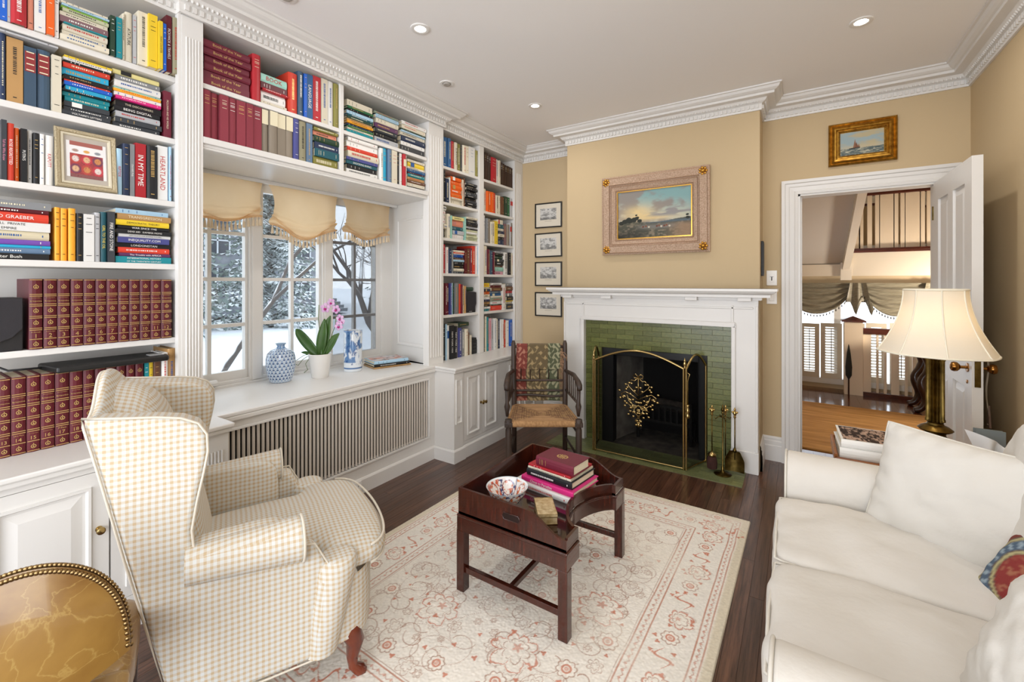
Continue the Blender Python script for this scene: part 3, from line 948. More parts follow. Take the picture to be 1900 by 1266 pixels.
# firebox
fb = thing('firebox', 'sooty brick firebox with a black metal frame behind the brass screen', 'fireplace', (-1.0, 3.8, 0), 0, None, True)
FBK = mat('firebox_brick', 'a59f96', 0.9, var=('6e6861', 7))
SOOT = mat('soot_black', '131110', 0.9)
def fbrick(p, a, b):
    pass
m = MB(); m.box(-1.425, -1.330, 3.612, 3.70, 0.0, 0.812); m.box(-0.645, -0.583, 3.612, 3.70, 0.0, 0.812); m.box(-1.330, -0.645, 3.612, 3.70, 0.752, 0.812)
m.build('metal_frame', BLACK, fb, bev=(0.004, 2))
m = MB(); m.quad((-1.33, 3.70, 0.0), (-1.22, 4.12, 0.0), (-1.22, 4.12, 0.95), (-1.33, 3.70, 0.95)); m.build('side_wall', FBK, fb)
m = MB(); m.quad((-0.645, 3.70, 0.0), (-0.75, 4.12, 0.0), (-0.75, 4.12, 0.95), (-0.645, 3.70, 0.95)); m.build('side_wall', SOOT, fb)
m = MB(); m.quad((-1.22, 4.12, 0.0), (-0.75, 4.12, 0.0), (-0.75, 4.12, 0.95), (-1.22, 4.12, 0.95)); m.quad((-1.4, 3.7, 0.95), (-.6, 3.7, .95), (-.6, 4.13, .95), (-1.4, 4.13, .95)); m.build('back_wall', SOOT, fb)
m = MB(); m.quad((-1.425, 3.60, 0.004), (-0.583, 3.60, 0.004), (-0.583, 4.12, 0.004), (-1.425, 4.12, 0.004)); m.build('hearth_slab', mat('ashy_stone', '605850', 0.9, var=('302c28', 12)), fb)
gr = thing('fire_grate', 'dark iron fire grate with upright bars inside the fireplace', 'grate', (-0.98, 3.86, 0.0))
IRON = mat('cast_iron', '2c2a28', 0.55, metal=0.6)
for z in (0.16, 0.30):
    MB().box(-0.20, 0.24, -0.012, 0.004, z, z + 0.02).build('rail', IRON, gr)
for i in range(9):
    MB().box(-0.185 + i * 0.05, -0.170 + i * 0.05, -0.010, 0.002, 0.18, 0.30).build('bar', IRON, gr)
for x in (-0.21, 0.23):
    MB().tube([(x, 0, 0.004), (x, 0, 0.36)], 0.014).build('leg', IRON, gr, smooth=40)
    MB().tube([(x, 0, 0.17), (x, 0.16, 0.17), (x, 0.16, 0.004)], 0.010).build('leg', IRON, gr, smooth=40)
lg = MB().tube([(-1.14, 3.93, 0.30), (-0.98, 3.92, 0.31), (-0.80, 3.94, 0.29)], 0.05, 10).build('log', mat('charred_log', '4b423a', 0.95, var=('1c1815', 20)), None, smooth=40)
tag(lg, 'half burnt log resting behind the fire grate bars', 'log')

# ---- folding brass fire screen
fs = thing('fire_screen', 'three panel brass fire screen with black mesh and floral ornament', 'fire screen', (-1.04, 3.35, 0.006), 0, None, True)
MESHM = sheer('black_fire_mesh', '0c0c0c', 0.46)
def arch_pts(a, b, h, top, n=14):
    return [Vector((a[0] + (b[0] - a[0]) * t, a[1] + (b[1] - a[1]) * t, h + (top - h) * math.sin(PI * t))) for t in [i / n for i in range(n + 1)]]
def screen_panel(a, b, h, top):
    p = MB()
    for q in (a, b):
        p.tube([(q[0], q[1], 0.008), (q[0], q[1], h + 0.005)], 0.0075, 10)
    pts = arch_pts(a, b, h, top)
    p.tube(pts, 0.0085, 10); p.tube([(a[0], a[1], 0.018), (b[0], b[1], 0.018)], 0.006, 8)
    o = p.build('panel_frame', BRASS, fs, smooth=40)
    g = MB(); vs = [(q.x, q.y, q.z) for q in pts] + [(q.x, q.y, 0.02) for q in pts]; n = len(pts)
    g.add(vs, [(i, i + 1, n + i + 1, n + i) for i in range(n - 1)])
    g.build('mesh', MESHM, o)
SL, SRt = (-1.385, 3.352), (-0.700, 3.348)
screen_panel(SL, SRt, 0.742, 0.842)
screen_panel((-0.682, 3.350), (-0.590, 3.590), 0.742, 0.835)
screen_panel((-1.402, 3.354), (-1.445, 3.575), 0.742, 0.835)
FIN = [(0.004, 0), (0.010, 0.004), (0.010, 0.008), (0.005, 0.012), (0.011, 0.026), (0.013, 0.036), (0.006, 0.050), (0.009, 0.056), (0.004, 0.068), (0.001, 0.078)]
for x, y in ((-0.691, 3.346), (-1.394, 3.350)):
    MB().lathe(FIN, 14, (x, y, 0.745)).build('finial', BRASS, fs, smooth=True)
# ornament: bow, crossed branches and pendant leaf drops
ox, oy, oz = -1.028, 3.342, 0.0
def leafy(mb, pts, r=0.0035, leaf=True, n=6):
    mb.tube(pts, r, 6)
    if leaf:
        for i in range(1, len(pts)):
            a = Vector(pts[i - 1]); b = Vector(pts[i]); d = (b - a)
            for s in (-1, 1):
                c = b + Vector((-d.z * s * 0.7, 0, d.x * s * 0.7))
                mb.ball(c, 0.0105, 6, sc=(1.25, 0.4, .8))
bo = MB()
for s in (-1, 1):
    bo.tube([(ox, oy, .645), (ox + s * .02, oy - .004, .668), (ox + s * .038, oy, .655), (ox + s * .03, oy, .635), (ox, oy, .640)], 0.004, 6)
    bo.tube([(ox, oy, .640), (ox + s * .03, oy, .612), (ox + s * .05, oy, .618), (ox + s * .066, oy, .600)], 0.004, 6)
bo.tube([(ox, oy, .64), (ox, oy, .50)], 0.004, 6)
bo.build('bow', BRASS, fs, smooth=True)
bo = MB()
for s in (-1, 1):
    leafy(bo, [(ox, oy, .47), (ox + s * .05, oy, .50), (ox + s * .10, oy, .52), (ox + s * .135, oy, .50), (ox + s * .125, oy, .475)])
    leafy(bo, [(ox, oy, .50), (ox + s * .04, oy, .535), (ox + s * .075, oy, .565), (ox + s * .085, oy, .585)])
    leafy(bo, [(ox + s * .09, oy, .50), (ox + s * .075, oy, .455), (ox + s * .04, oy, .425), (ox, oy, .42), (ox - s * .05, oy, .405), (ox - s * .085, oy, .435)])
    leafy(bo, [(ox, oy, .43), (ox + s * .025, oy, .40), (ox + s * .085, oy, .39)])
bo.build('branches', BRASS, fs, smooth=True)
bo = MB()
for s in (-1, 1):
    leafy(bo, [(ox + s * .03, oy, .41), (ox + s * .035, oy, .37), (ox - s * .01, oy, .34), (ox + s * .022, oy, .315), (ox, oy, .29)])
bo.ball((ox, oy, .275), .011, 8, sc=(1, .5, 1.6))
bo.build('pendant', BRASS, fs, smooth=True)
# hand bellows rod hanging on the folded wing
hb = thing('fire_poker', 'small brass poker hanging from the right post of the screen', 'poker', (-0.672, 3.335, 0.42))
MB().tube([(0.0, 0, 0.30), (0.018, -.004, 0.29), (0.010, 0, 0.265), (0.004, 0, 0.24), (0.004, 0, 0.06)], 0.0035).build('rod', BRASS, hb, smooth=True)
MB().lathe([(0.004, .07), (.011, .066), (.008, .055), (.012, .03), (.015, .018), (.007, .004), (.013, -.006), (.015, -.018), (.009, -.030), (.001, -.034)][::-1], 14, (0.004, 0, 0)).build('handle', BRASS, hb, smooth=True)

# ---- companion set of fire tools
FTZ = .86
ft = thing('fire_tool_stand', 'aged brass stand of fire tools on the hearth by the mantel leg', 'fire tools', (-0.452, 3.435, 0.005)); ft.scale = (1, 1, FTZ)
MB().lathe([(.001, 0), (.058, 0), (.060, .004), (.052, .010), (.020, .016), (.011, .026), (.010, .06), (.006, .066), (.005, .50)], 24).build('base', OLDBRASS, ft, smooth=40)
MB().lathe(FIN, 12, (0, 0, .50)).build('finial', OLDBRASS, ft, smooth=True)
a = MB()
for k in range(4):
    an = k * PI / 2 + .5; a.tube([(0, 0, .47), (.03 * math.cos(an), .03 * math.sin(an), .475), (.05 * math.cos(an), .05 * math.sin(an), .455), (.056 * math.cos(an), .056 * math.sin(an), .475)], .0035, 6)
a.build('hook_arms', OLDBRASS, ft, smooth=True)
def tool(name, label, dx, dy, kind):
    t = thing(name, label, 'fire tool', (-0.452 + dx, 3.435 + dy, 0.03)); t.scale = (1, 1, FTZ)
    MB().tube([(0, 0, .10), (0, 0, .45)], .004, 8).build('rod', OLDBRASS, t, smooth=True)
    h = MB(); h.lathe([(.004, .44), (.010, .45), (.006, .46), (.012, .475), (.013, .488), (.005, .505), (.009, .512), (.001, .53)], 12)
    for s in (-1, 1): h.ball((s * .012, 0, .49), .010, 8)
    h.build('handle', mat('bright_brass', 'c9a968', .25, metal=1.0), t, smooth=True)
    if kind == 'shovel':
        def fn(u, v):
            x = (u - .5); w = .125 * (1 - .55 * max(0, v - .55) ** 1.1 * 2)
            return (x * w, .012 * (1 - (2 * x) ** 2) - .014, .005 + v * .17)
        MB().grid(fn, 9, 8).build('pan', OLDBRASS, t, smooth=True)
        MB().lathe([(.016, .165), (.012, .18), (.006, .20)], 10).build('ferrule', OLDBRASS, t, smooth=True)
    elif kind == 'brush':
        MB().lathe([(.034, .0), (.036, .05), (.030, .09), (.026, .10)], 16).build('bristles', mat('brush_bristle', '3a1c14', .9, bump=(200, .6, (1, 1, .05))), t, smooth=40)
        MB().lathe([(.027, .10), (.030, .112), (.024, .125), (.008, .135), (.004, .14)], 16).build('ferrule', BRASS, t, smooth=True)
    else:
        MB().tube([(0, 0, .10), (0, 0, .03), (.02, 0, .02)], .004, 8).build('tip', OLDBRASS, t, smooth=True)
tool('hearth_shovel', 'brass hearth shovel leaning on the fire tool stand', .075, .020, 'shovel')
tool('hearth_brush', 'dark bristled hearth brush hanging on the fire tool stand', -.072, .010, 'brush')
tool('log_poker', 'thin brass log poker hanging behind the fire tool stand', .010, .058, 'poker')

# ---- light switches, little black frame
SWM = mat('switch_plate', 'f3efe8', .35)
def switch(z, label, kind):
    c = atY(1432, 548, YB); x = c.x
    t = thing('light_switch', label, 'light switch', (x, YB, z))
    MB().box(-.035, .035, -.006, 0, -.058, .058).build('cover_plate', SWM, t, bev=(.003, 2))
    if kind:
        MB().box(-.016, .016, -.010, -.006, -.033, .033).build('rocker', SWM, t, bev=(.002, 2))
    else:
        MB().box(-.018, .018, -.009, -.006, -.030, .030).build('control_panel', SWM, t, bev=(.002, 2))
        MB().box(-.012, .012, -.0095, -.009, .008, .011).box(-.004, .004, -.0095, -.009, -.02, .01).build('control_marks', mat('grey_mark', '55504a', .6), t)
switch(1.405, 'white wall control plate above the light switch', 0)
switch(1.262, 'white rocker light switch between mantelpiece and doorway', 1)
bf = thing('wall_plaque', 'narrow black plaque on the side of the chimney breast', 'plaque', (BX1, 3.80, 1.55))
MB().box(0, .016, -.05, .05, -.13, .13).build('frame', BLACK, bf, bev=(.003, 2))
MB().box(.016, .018, -.035, .035, -.115, .115).build('panel', mat('dark_slate', '3a3a3a', .4), bf)

# ================================================================== pictures
CANVAS = mat_attr('oil_canvas', .5, .3, bump=(350, .05))
PRINT = mat_attr('printed_paper', .75, .1)
def uvgrid(nu, nv):
    return np.meshgrid(np.linspace(0, 1, nu), np.linspace(0, 1, nv))
def pic_plane(name, par, w, h, y, fn, nu, nv, m, x0=None, z0=None):
    u, v = uvgrid(nu, nv)
    P = np.stack([(u - .5) * w, np.full_like(u, y), (v - .5) * h], -1)
    return link(name, grid_mesh(name, P, fn(u, v), m, smooth=False), par)
def frame_rails(par, w, h, prof, m, names='frame_rail'):
    """mitred rails; prof = (inset from outside, projection towards room) pairs"""
    c = [(-w / 2, -h / 2), (w / 2, -h / 2), (w / 2, h / 2), (-w / 2, h / 2)]
    dirs = [(1, 1), (-1, 1), (-1, -1), (1, -1)]
    k = len(prof)
    for i in range(4):
        j = (i + 1) % 4
        mb = MB(); vs = []
        for q in (i, j):
            for a, p in prof: vs.append((c[q][0] + dirs[q][0] * a, -p, c[q][1] + dirs[q][1] * a))
        mb.add(vs, [(t, t + 1, k + t + 1, k + t) for t in range(k - 1)])
        mb.build(names, m, par)
def landscape(u, v):
    n = fbm(u * 5, v * 6, 1); n2 = fbm(u * 9 + 3, v * 12, 4); n3 = fbm(u * 26, v * 30, 9)
    sky = lerp(np.broadcast_to(L3('b9b7a4'), u.shape + (3,)), L3('7fa3a3'), sstep(.45, .95, v + .25 * (u - .5)))
    sky = lerp(sky, L3('8b8078'), sstep(.45, .7, n + .35 * sstep(.5, 1, v) * (1 - u) - .1 * u) * .9)
    glow = np.exp(-(((u - .30) / .20) ** 2 + ((v - .52) / .14) ** 2)) + .7 * np.exp(-(((u - .5) / .3) ** 2 + ((v - .42) / .06) ** 2))
    sky = lerp(sky, L3('dcc28c'), np.clip(glow * (.5 + n2), 0, 1))
    sky = lerp(sky, L3('8f8b88'), sstep(.5, .62, fbm(u * 4 + 7, v * 16, 12)) * sstep(.38, .48, v) * (1 - sstep(.55, .7, v)) * sstep(.3, .6, u))
    hor = .34 + .03 * np.sin(u * 7 + 1) + .03 * (fbm(u * 6, u * 0 + 2, 3) - .5)
    land = lerp(np.broadcast_to(L3('4a4a3c'), u.shape + (3,)), L3('9a8a74'), sstep(.4, .75, n3) * .6)
    land = lerp(land, L3('74716a'), np.exp(-((v - .22) / .05) ** 2) * sstep(.2, .4, u) * (1 - sstep(.75, .9, u)))
    land = lerp(land, L3('94785c'), sstep(.6, .95, u) * (1 - sstep(.2, .34, v)) * .9)
    land = lerp(land, L3('24221b'), sstep(.55, .15, u) * sstep(.28, .02, v) * (.4 + n))
    land = lerp(land, L3('55626a'), np.exp(-((v - .32) / .025) ** 2) * sstep(.3, .5, u))
    c = np.where((v < hor)[..., None], land, sky)
    tree = np.zeros_like(u)
    for (x, y, r) in ((.10, .36, .05), (.16, .38, .06), (.23, .39, .05), (.27, .42, .035), (.265, .48, .018), (.31, .36, .035), (.05, .33, .04), (.95, .42, .02), (.955, .36, .03)):
        tree = np.maximum(tree, 1 - ((u - x) ** 2 / r ** 2 + (v - y) ** 2 / (r * 1.1) ** 2) + (n3 - .5) * 1.2)
    c = lerp(c, L3('25281e'), sstep(0, .25, tree))
    for i, x in enumerate((.36, .40, .44, .55, .58, .61, .65, .68, .72)):
        y = .225 + .012 * math.sin(i * 2.1)
        c = lerp(c, L3(('6a3420', '7d4a30', 'c9bda8')[i % 3]), sstep(0, .5, 1 - ((u - x) / .016) ** 2 - ((v - y) / .022) ** 2))
    return c
def seascape(u, v):
    n = fbm(u * 4, v * 6, 21); n3 = fbm(u * 14, v * 40, 22)
    sky = lerp(np.broadcast_to(L3('b3a684'), u.shape + (3,)), L3('93a5a8'), sstep(.45, .8, n + .35 * (1 - u)))
    sky = lerp(sky, L3('bdb090'), sstep(.5, .3, v) * .6)
    sea = lerp(np.broadcast_to(L3('4e5c5c'), u.shape + (3,)), L3('b6b39c'), sstep(.45, .75, n3))
    c = np.where((v < .28 + .01 * np.sin(u * 20))[..., None], sea, sky)
    def tri(x0, z0, x1, z1, x2, z2):
        d1 = (x1 - x0) * (v - z0) - (z1 - z0) * (u - x0); d2 = (x2 - x1) * (v - z1) - (z2 - z1) * (u - x1); d3 = (x0 - x2) * (v - z2) - (z0 - z2) * (u - x2)
        return ((d1 >= 0) & (d2 >= 0) & (d3 >= 0)) | ((d1 <= 0) & (d2 <= 0) & (d3 <= 0))
    for t, cc in (((.30, .31, .38, .31, .345, .68), '8a5a3c'), ((.36, .31, .43, .31, .37, .56), '6f4630'), ((.41, .31, .46, .31, .43, .47), '84593e'), ((.21, .26, .47, .27, .46, .315), '2d2a26'), ((.21, .26, .46, .315, .20, .30), '2d2a26'), ((.345, .3, .35, .3, .348, .78), '3b2c20')):
        c = np.where(tri(*t)[..., None], L3(cc), c)
    return c
def engraving(seed):
    def fn(u, v):
        n = fbm(u * 8, v * 8, seed); n2 = fbm(u * 30, v * 34, seed + 5)
        hor = .45 + .12 * np.sin(u * 5 + seed)
        g = np.where(v > hor, .62 - .3 * sstep(.45, .7, n), .30 + .35 * sstep(.35, .75, n)) + (n2 - .5) * .35
        g = np.where((v < .25), g * .7, g)
        g = np.clip(g, .03, .75)
        return np.stack([g, g * .98, g * .93], -1)
    return fn

# landscape over the mantel
pw, ph = 0.862, 0.662
lp = thing('landscape_painting', 'landscape oil painting with cattle in a wide carved gilt frame above the mantelpiece', 'painting', (-0.995, YBR, 1.938))
FRAMEM = mat('carved_pinkish_gilt', 'e2c6ad', .6, metal=.05, var=('bb977b', 120), bump=(240, 1.0))
lp.rotation_euler = (rad(1.2), 0, 0); lp.location.y -= .006
frame_rails(lp, pw, ph, [(0, 0), (0, .030), (.014, .036), (.018, .042), (.070, .048), (.076, .036), (.082, .034), (.088, .036), (.118, .020), (.122, .022), (.128, .014), (.136, .010)], FRAMEM)
m = MB()
for a in (0.016, .072, .086, .120):
    w_, h_ = pw / 2 - a, ph / 2 - a
    yy = {0.016: -.040, .072: -.046, .086: -.037, .120: -.023}[a]
    m.tube([(-w_, yy, -h_), (w_, yy, -h_), (w_, yy, h_), (-w_, yy, h_)], .0032, 6, closed=True)
m.build('frame_bead', mat('rubbed_gilt', 'cfa98a', .4, metal=.4), lp, smooth=True)
for sx in (-1, 1):
    for sz in (-1, 1):
        q = MB(); cx, cz = sx * (pw / 2 - .045), sz * (ph / 2 - .045)
        q.ball((cx, -.046, cz), .016, 10)
        for k in range(7):
            an = 2 * PI * k / 7; q.ball((cx + .024 * math.cos(an), -.044, cz + .024 * math.sin(an)), .011, 8, sc=(1, .7, 1))
        q.build('corner_rosette', mat('bright_gilt', 'c8963f', .3, metal=.9), lp, smooth=True)
m = MB(); w_, h_ = pw / 2 - .137, ph / 2 - .137
for b in ((-w_ - .006, w_ + .006, h_, h_ + .008), (-w_ - .006, w_ + .006, -h_ - .008, -h_), (-w_ - .008, -w_, -h_, h_), (w_, w_ + .008, -h_, h_)):
    m.box(b[0], b[1], -.016, -.006, b[2], b[3])
m.build('gilt_slip', mat('gilt_slip', 'c79a46', .25, metal=.9), lp)
pic_plane('canvas', lp, 2 * w_, 2 * h_, -.007, landscape, 260, 180, CANVAS)

# ship painting over the door
sp = thing('ship_painting', 'small sailing ship painting in a stepped gold frame above the doorway', 'painting', ((0.179 + 0.566) / 2, YB, (2.511 + 2.262) / 2 - .012))
sp.rotation_euler = (rad(1.5), 0, 0); sp.location.y -= .006
a0 = atY(1537, 234, YB); a1 = atY(1664, 217, YB); a2 = atY(1537, 312, YB); a3 = atY(1664, 296, YB)
sw, sh = a1.x - a0.x, (a0.z - a2.z + a1.z - a3.z) / 2
sp.location = ((a0.x + a1.x) / 2, YB - .006, (a0.z + a2.z + a1.z + a3.z) / 4)
GF = mat('antique_gold', 'c4953c', .3, metal=.85, var=('8a5f20', 40))
frame_rails(sp, sw, sh, [(0, 0), (0, .022), (.010, .030), (.014, .024), (.022, .030), (.028, .036), (.034, .028), (.044, .030), (.050, .020), (.058, .022), (.066, .010), (.070, .008)], GF)
m = MB(); w_, h_ = sw / 2 - .062, sh / 2 - .062
nb = int(2 * w_ / .009)
for i in range(nb):
    for s in (-1, 1): m.ball((-w_ + (i + .5) * 2 * w_ / nb, -.018, s * h_), .0038, 6)
nb = int(2 * h_ / .009)
for i in range(nb):
    for s in (-1, 1): m.ball((s * w_, -.018, -h_ + (i + .5) * 2 * h_ / nb), .0038, 6)
o = m.build('beading', GF, sp, smooth=True, recalc=False); o['kind'] = 'stuff'
pic_plane('canvas', sp, sw - .138, sh - .138, -.009, seascape, 170, 110, CANVAS)

# four engravings in the alcove
zs = [(2.18, 1.927), (1.875, 1.629), (1.581, 1.334), (1.272, 1.026)]
for i, (z1, z0) in enumerate(zs):
    lab = ['topmost of the four small black framed engravings beside the chimney', 'second from top of the four small black framed engravings', 'third from top of the four small black framed engravings', 'lowest black framed engraving, partly behind the mantel shelf'][i]
    t = thing('framed_engraving', lab, 'picture', (-2.124, YB, (z1 + z0) / 2), 0, 'black framed engravings in the alcove')
    t.rotation_euler = (rad(.8), rad([.5, -.6, .2, 0][i]), 0); t.location.y -= .004
    w_, h_ = .307, z1 - z0
    frame_rails(t, w_, h_, [(0, 0), (0, .014), (.004, .016), (.010, .016), (.013, .008)], BLACK)
    MB().box(-w_ / 2 + .008, w_ / 2 - .008, -.0075, -.004, -h_ / 2 + .008, h_ / 2 - .008).build('mount', mat('cream_mount', 'ddd4c2', .8), t)
    q = pic_plane('print', t, .185, .115, -.0085, engraving(31 + i * 7), 80, 56, PRINT); q.location.z = .012
    MB().box(-.04, .04, -.0085, -.0075, -.062, -.059).build('caption', mat('faded_ink', 'a89c8a', .8), t)

# ================================================================== hall seen through the doorway
HW = mat('hall_wall_paint', 'cdb795', .8)
HY = 7.02
hf = struct(MB().box(-1.6, 3.2, YB + 0.12, HY, -.12, -.004), 'floor_hall', mat('hall_floor_joint', '1d100b', .7))
HPL = mat('hall_red_oak', '6b3a22', .16, var=('4a2412', 6, (10, 1, 1)), coat=.5)
hpl_me = MB().box(-0.5, 0.5, -0.5, 0.5, -0.5, 0.5).mesh('floorboard', HPL)
x = -.3
while x < 2.6:
    link('floorboard', hpl_me, hf, (x + .04, (YB + .12 + HY) / 2, -.005), (0, 0, 0), (.079, HY - YB - .12, .01)); x += .08
w = MB()
wx0, wx1, wz0, wz1 = -1.3, 2.6, .10, 1.355
w.box(-1.7, wx0, HY, HY + .12, -.3, 4.2); w.box(wx1, 3.2, HY, HY + .12, -.3, 4.2); w.box(wx0, wx1, HY, HY + .12, -.8, wz0); w.box(wx0, wx1, HY, HY + .12, wz1, 1.60)
struct(w, 'wall_hall_back', HW)
struct(MB().box(-1.75, -1.65, YB + .12, 8.6, -.1, 4.2).box(3.2, 3.3, YB + .12, 8.6, -.1, 4.2), 'wall_hall_sides', HW)
struct(MB().box(-1.7, 3.2, 8.5, 8.6, 1.5, 4.2), 'wall_hall_landing', mat('landing_wall_paint', 'a98d66', .8))
struct(MB().box(-1.7, 3.3, YB + .12, 8.6, 4.2, 4.3), 'ceiling_hall', CEIL)
struct(MB().box(XR + .12, 3.3, YB + .0, YB + .12, -.1, 4.3).box(-3.2, 3.3, YB + .06, YB + .12, ZC, 4.3), 'wall_hall_front', HW)
# upper landing, beam, sloping soffit of the stair
struct(MB().box(.52, 3.2, 6.86, 8.5, 1.60, 1.74), 'floor_landing', WHITE)
struct(MB().box(.52, 3.2, 6.83, 6.858, 1.452, 1.735).box(-1.65, .45, 6.86, 6.90, 1.452, 1.60), 'trim_11', mat('landing_fascia', 'e6dccb', .5))
so_ = MB(); so_.add([(-1.65, 6.9, 1.60), (.46, 6.9, 1.60), (.46, 5.0, 2.36), (-1.65, 5.0, 2.36), (-1.65, 6.9, 1.70), (.46, 6.9, 1.70), (.46, 5.0, 2.46), (-1.65, 5.0, 2.46)], [(0, 1, 2, 3), (4, 5, 6, 7), (1, 5, 6, 2), (0, 1, 5, 4)])
struct(so_, 'ceiling_stair', mat('stair_soffit', 'd8d2ca', .8))
sg = MB(); sg.add([(.46, 6.9, 1.50), (.53, 6.9, 1.50), (.53, 5.0, 2.26), (.46, 5.0, 2.26), (.46, 6.9, 1.78), (.53, 6.9, 1.78), (.53, 5.0, 2.54), (.46, 5.0, 2.54)], [(0, 1, 2, 3), (4, 7, 6, 5), (0, 3, 7, 4), (1, 5, 6, 2), (0, 4, 5, 1), (3, 2, 6, 7)])
sg.box(.44, .55, 6.82, 6.92, 1.40, 1.62)
struct(sg, 'trim_12', mat('stair_string', 'ece4d6', .5))
RAILM = mat('red_mahogany_rail', '5a2514', .3, var=('3d160b', 8, (1, 6, 6)))
BALM = mat('baluster_paint', 'ead9c0', .45)
ub = thing('landing_balustrade', 'upper landing balustrade with white balusters and dark mahogany rails', 'balustrade', (1.2, 6.85, 1.735), 0, None, True)
MB().box(.54, 2.6, 6.80, 6.90, 2.425, 2.475).build('handrail', RAILM, ub, bev=(.01, 2))
MB().box(.50, 2.6, 6.79, 6.91, 1.735, 1.785).box(.50, 2.6, 6.785, 6.915, 1.752, 1.768).build('bottom_rail', RAILM, ub, bev=(.004, 2))
px_b = [1590, 1597.5, 1613.5, 1628, 1645, 1662, 1675, 1693, 1711, 1724, 1738]
wid = [.03, .022, .022, .022, .07, .022, .022, .07, .022, .022, .022]
for p_, w_ in zip(px_b, wid):
    x = atY(p_, 420, 6.85).x
    MB().box(x - w_, x + w_, 6.835, 6.865, 1.785, 2.425).build('baluster', BALM, ub)
for i, (p0, p1, lab) in enumerate(((1560, 1636, 'dark framed picture behind the left landing balusters'), (1698, 1790, 'dark framed picture behind the right landing balusters'))):
    xa, xb = atY(p0, 370, 8.49).x, atY(p1, 370, 8.49).x
    za, zb = atY(p1, 380, 8.49).z, 3.1
    t = thing('landing_picture', lab, 'picture', ((xa + xb) / 2, 8.5, (za + zb) / 2), 0, 'pictures on the landing wall')
    frame_rails(t, xb - xa, zb - za, [(0, 0), (0, .02), (.03, .025), (.035, .01)], RAILM)
    MB().box(-(xb - xa) / 2 + .03, (xb - xa) / 2 - .03, -.012, -.008, -(zb - za) / 2 + .03, (zb - za) / 2 - .03).build('mount', mat('cream_mount', 'ddd4c2', .8), t)
    MB().box(-(xb - xa) / 2 + .12, (xb - xa) / 2 - .12, -.014, -.012, -(zb - za) / 2 + .14, (zb - za) / 2 - .12).build('print', mat('dull_green_print', '6b6a4e', .8, var=('3f4634', 6)), t)
struct(MB().box(.5, 3.2, 8.47, 8.5, 1.74, 1.93), 'baseboard_landing', WHITE)
# hall window: frame, shutters with slats, valance
hwf = MB()
for x in (-1.3, -.45, .42, 1.30, 2.18):
    hwf.box(x - .035, x + .035, HY + .01, HY + .09, wz0, wz1)
hwf.box(wx0, wx1, HY - .03, HY + .10, wz0 - .04, wz0 + .03)
struct(hwf, 'window_4', WHITE)
SHUT = mat('shutter_paint', 'd9cfbc', .5)
def hall_shutter(px0, px1):
    xa, xb = atY(px0, 650, HY - .02).x, atY(px1, 650, HY - .02).x
    zt = atY((px0 + px1) / 2, 600, HY - .02).z; zb_ = wz0 + .03
    t = thing('window_shutter', 'beige louvred half shutter, %s in the hall window' % hall_shutter.names[hall_shutter.i], 'shutter', ((xa + xb) / 2, HY - .02, zb_), 0, 'half shutters in the hall window')
    hall_shutter.i += 1
    w_, h_ = (xb - xa) / 2 - .004, zt - zb_
    m = MB(); m.box(-w_, -w_ + .05, -.014, .014, 0, h_); m.box(w_ - .05, w_, -.014, .014, 0, h_); m.box(-w_ + .05, w_ - .05, -.014, .014, 0, .07); m.box(-w_ + .05, w_ - .05, -.014, .014, h_ - .05, h_)
    m.build('frame', SHUT, t)
    n = 17; st = (h_ - .12) / n
    lo = MB().add([(-w_ + .05, -.012, -st * .34), (w_ - .05, -.012, -st * .34), (w_ - .05, .014, st * .18), (-w_ + .05, .014, st * .18)], [(0, 1, 2, 3)]).mesh('slat', mat('shutter_slat', 'f2eee6', .5), recalc=False)
    for i in range(n): link('slat', lo, t, (0, 0, .07 + (i + .5) * st))
    MB().box(-.004, .004, -.022, -.014, .09, h_ - .07).build('tilt_rod', mat('shutter_rod', '8f8676', .5), t)
hall_shutter.names = ['leftmost', 'second from left', 'third from left', 'fourth from left', 'fifth from left', 'sixth from left', 'rightmost']; hall_shutter.i = 0
for a, b in ((1483, 1521), (1522, 1563), (1564, 1605), (1606, 1646), (1650, 1694), (1697, 1742), (1745, 1790)):
    hall_shutter(a, b)
va = thing('swag_valance', 'sage striped swag valance with bead fringe over the hall window', 'valance', (.6, HY - .08, 1.40), 0, None, True)
VALM = mat('sage_silk', 'a09985', .45, var=('6a6450', 26, (.5, 1, 9)), sheen=.3)
def swag(px0, px1, zt, drop, name='swag'):
    xa, xb = atY(px0, 550, HY - .09).x, atY(px1, 550, HY - .09).x
    def fn(u, v):
        x = xa + (xb - xa) * u
        sag = math.sin(PI * u) ** .8
        z = zt - .02 - drop * v * (.18 + .82 * sag)
        y = HY - .09 - .05 * sag * v - .018 * math.sin(v * 26 + sag * 2) * (.3 + sag)
        return (x + (.5 - u) * .10 * v * (1 - sag), y, z)
    o = MB().grid(fn, 30, 28).build(name, VALM, va, smooth=True, recalc=False)
    f = MB()
    for i in range(26):
        q = fn((i + .5) / 26, 1.0); f.tube([q, (q[0], q[1], q[2] - .012)], .002, 4); f.ball((q[0], q[1], q[2] - .024), .010, 6, sc=(.7, .7, 1.5))
    e = f.build('bead_fringe', mat('dark_bead', '3a352b', .5), o, smooth=True, recalc=False); e['kind'] = 'stuff'
zv = 1.385
swag(1440, 1592, zv, .40); swag(1590, 1735, zv, .40); swag(1735, 1880, zv, .40)
for p_ in (1592, 1735):
    xc = atY(p_, 550, HY - .12).x
    def tail(u, v): return (xc + (u - .5) * (.16 + .14 * v) , HY - .13 - .02 * math.cos(u * PI * 4), zv - .02 - v * (.42 - .20 * abs(math.sin(u * PI * 2 + .5)) * (1 if v > .6 else 0)))
    MB().grid(tail, 17, 8).build('tail', VALM, va, smooth=True, recalc=False)
xs_ = atY(1483, 620, HY - .1).x
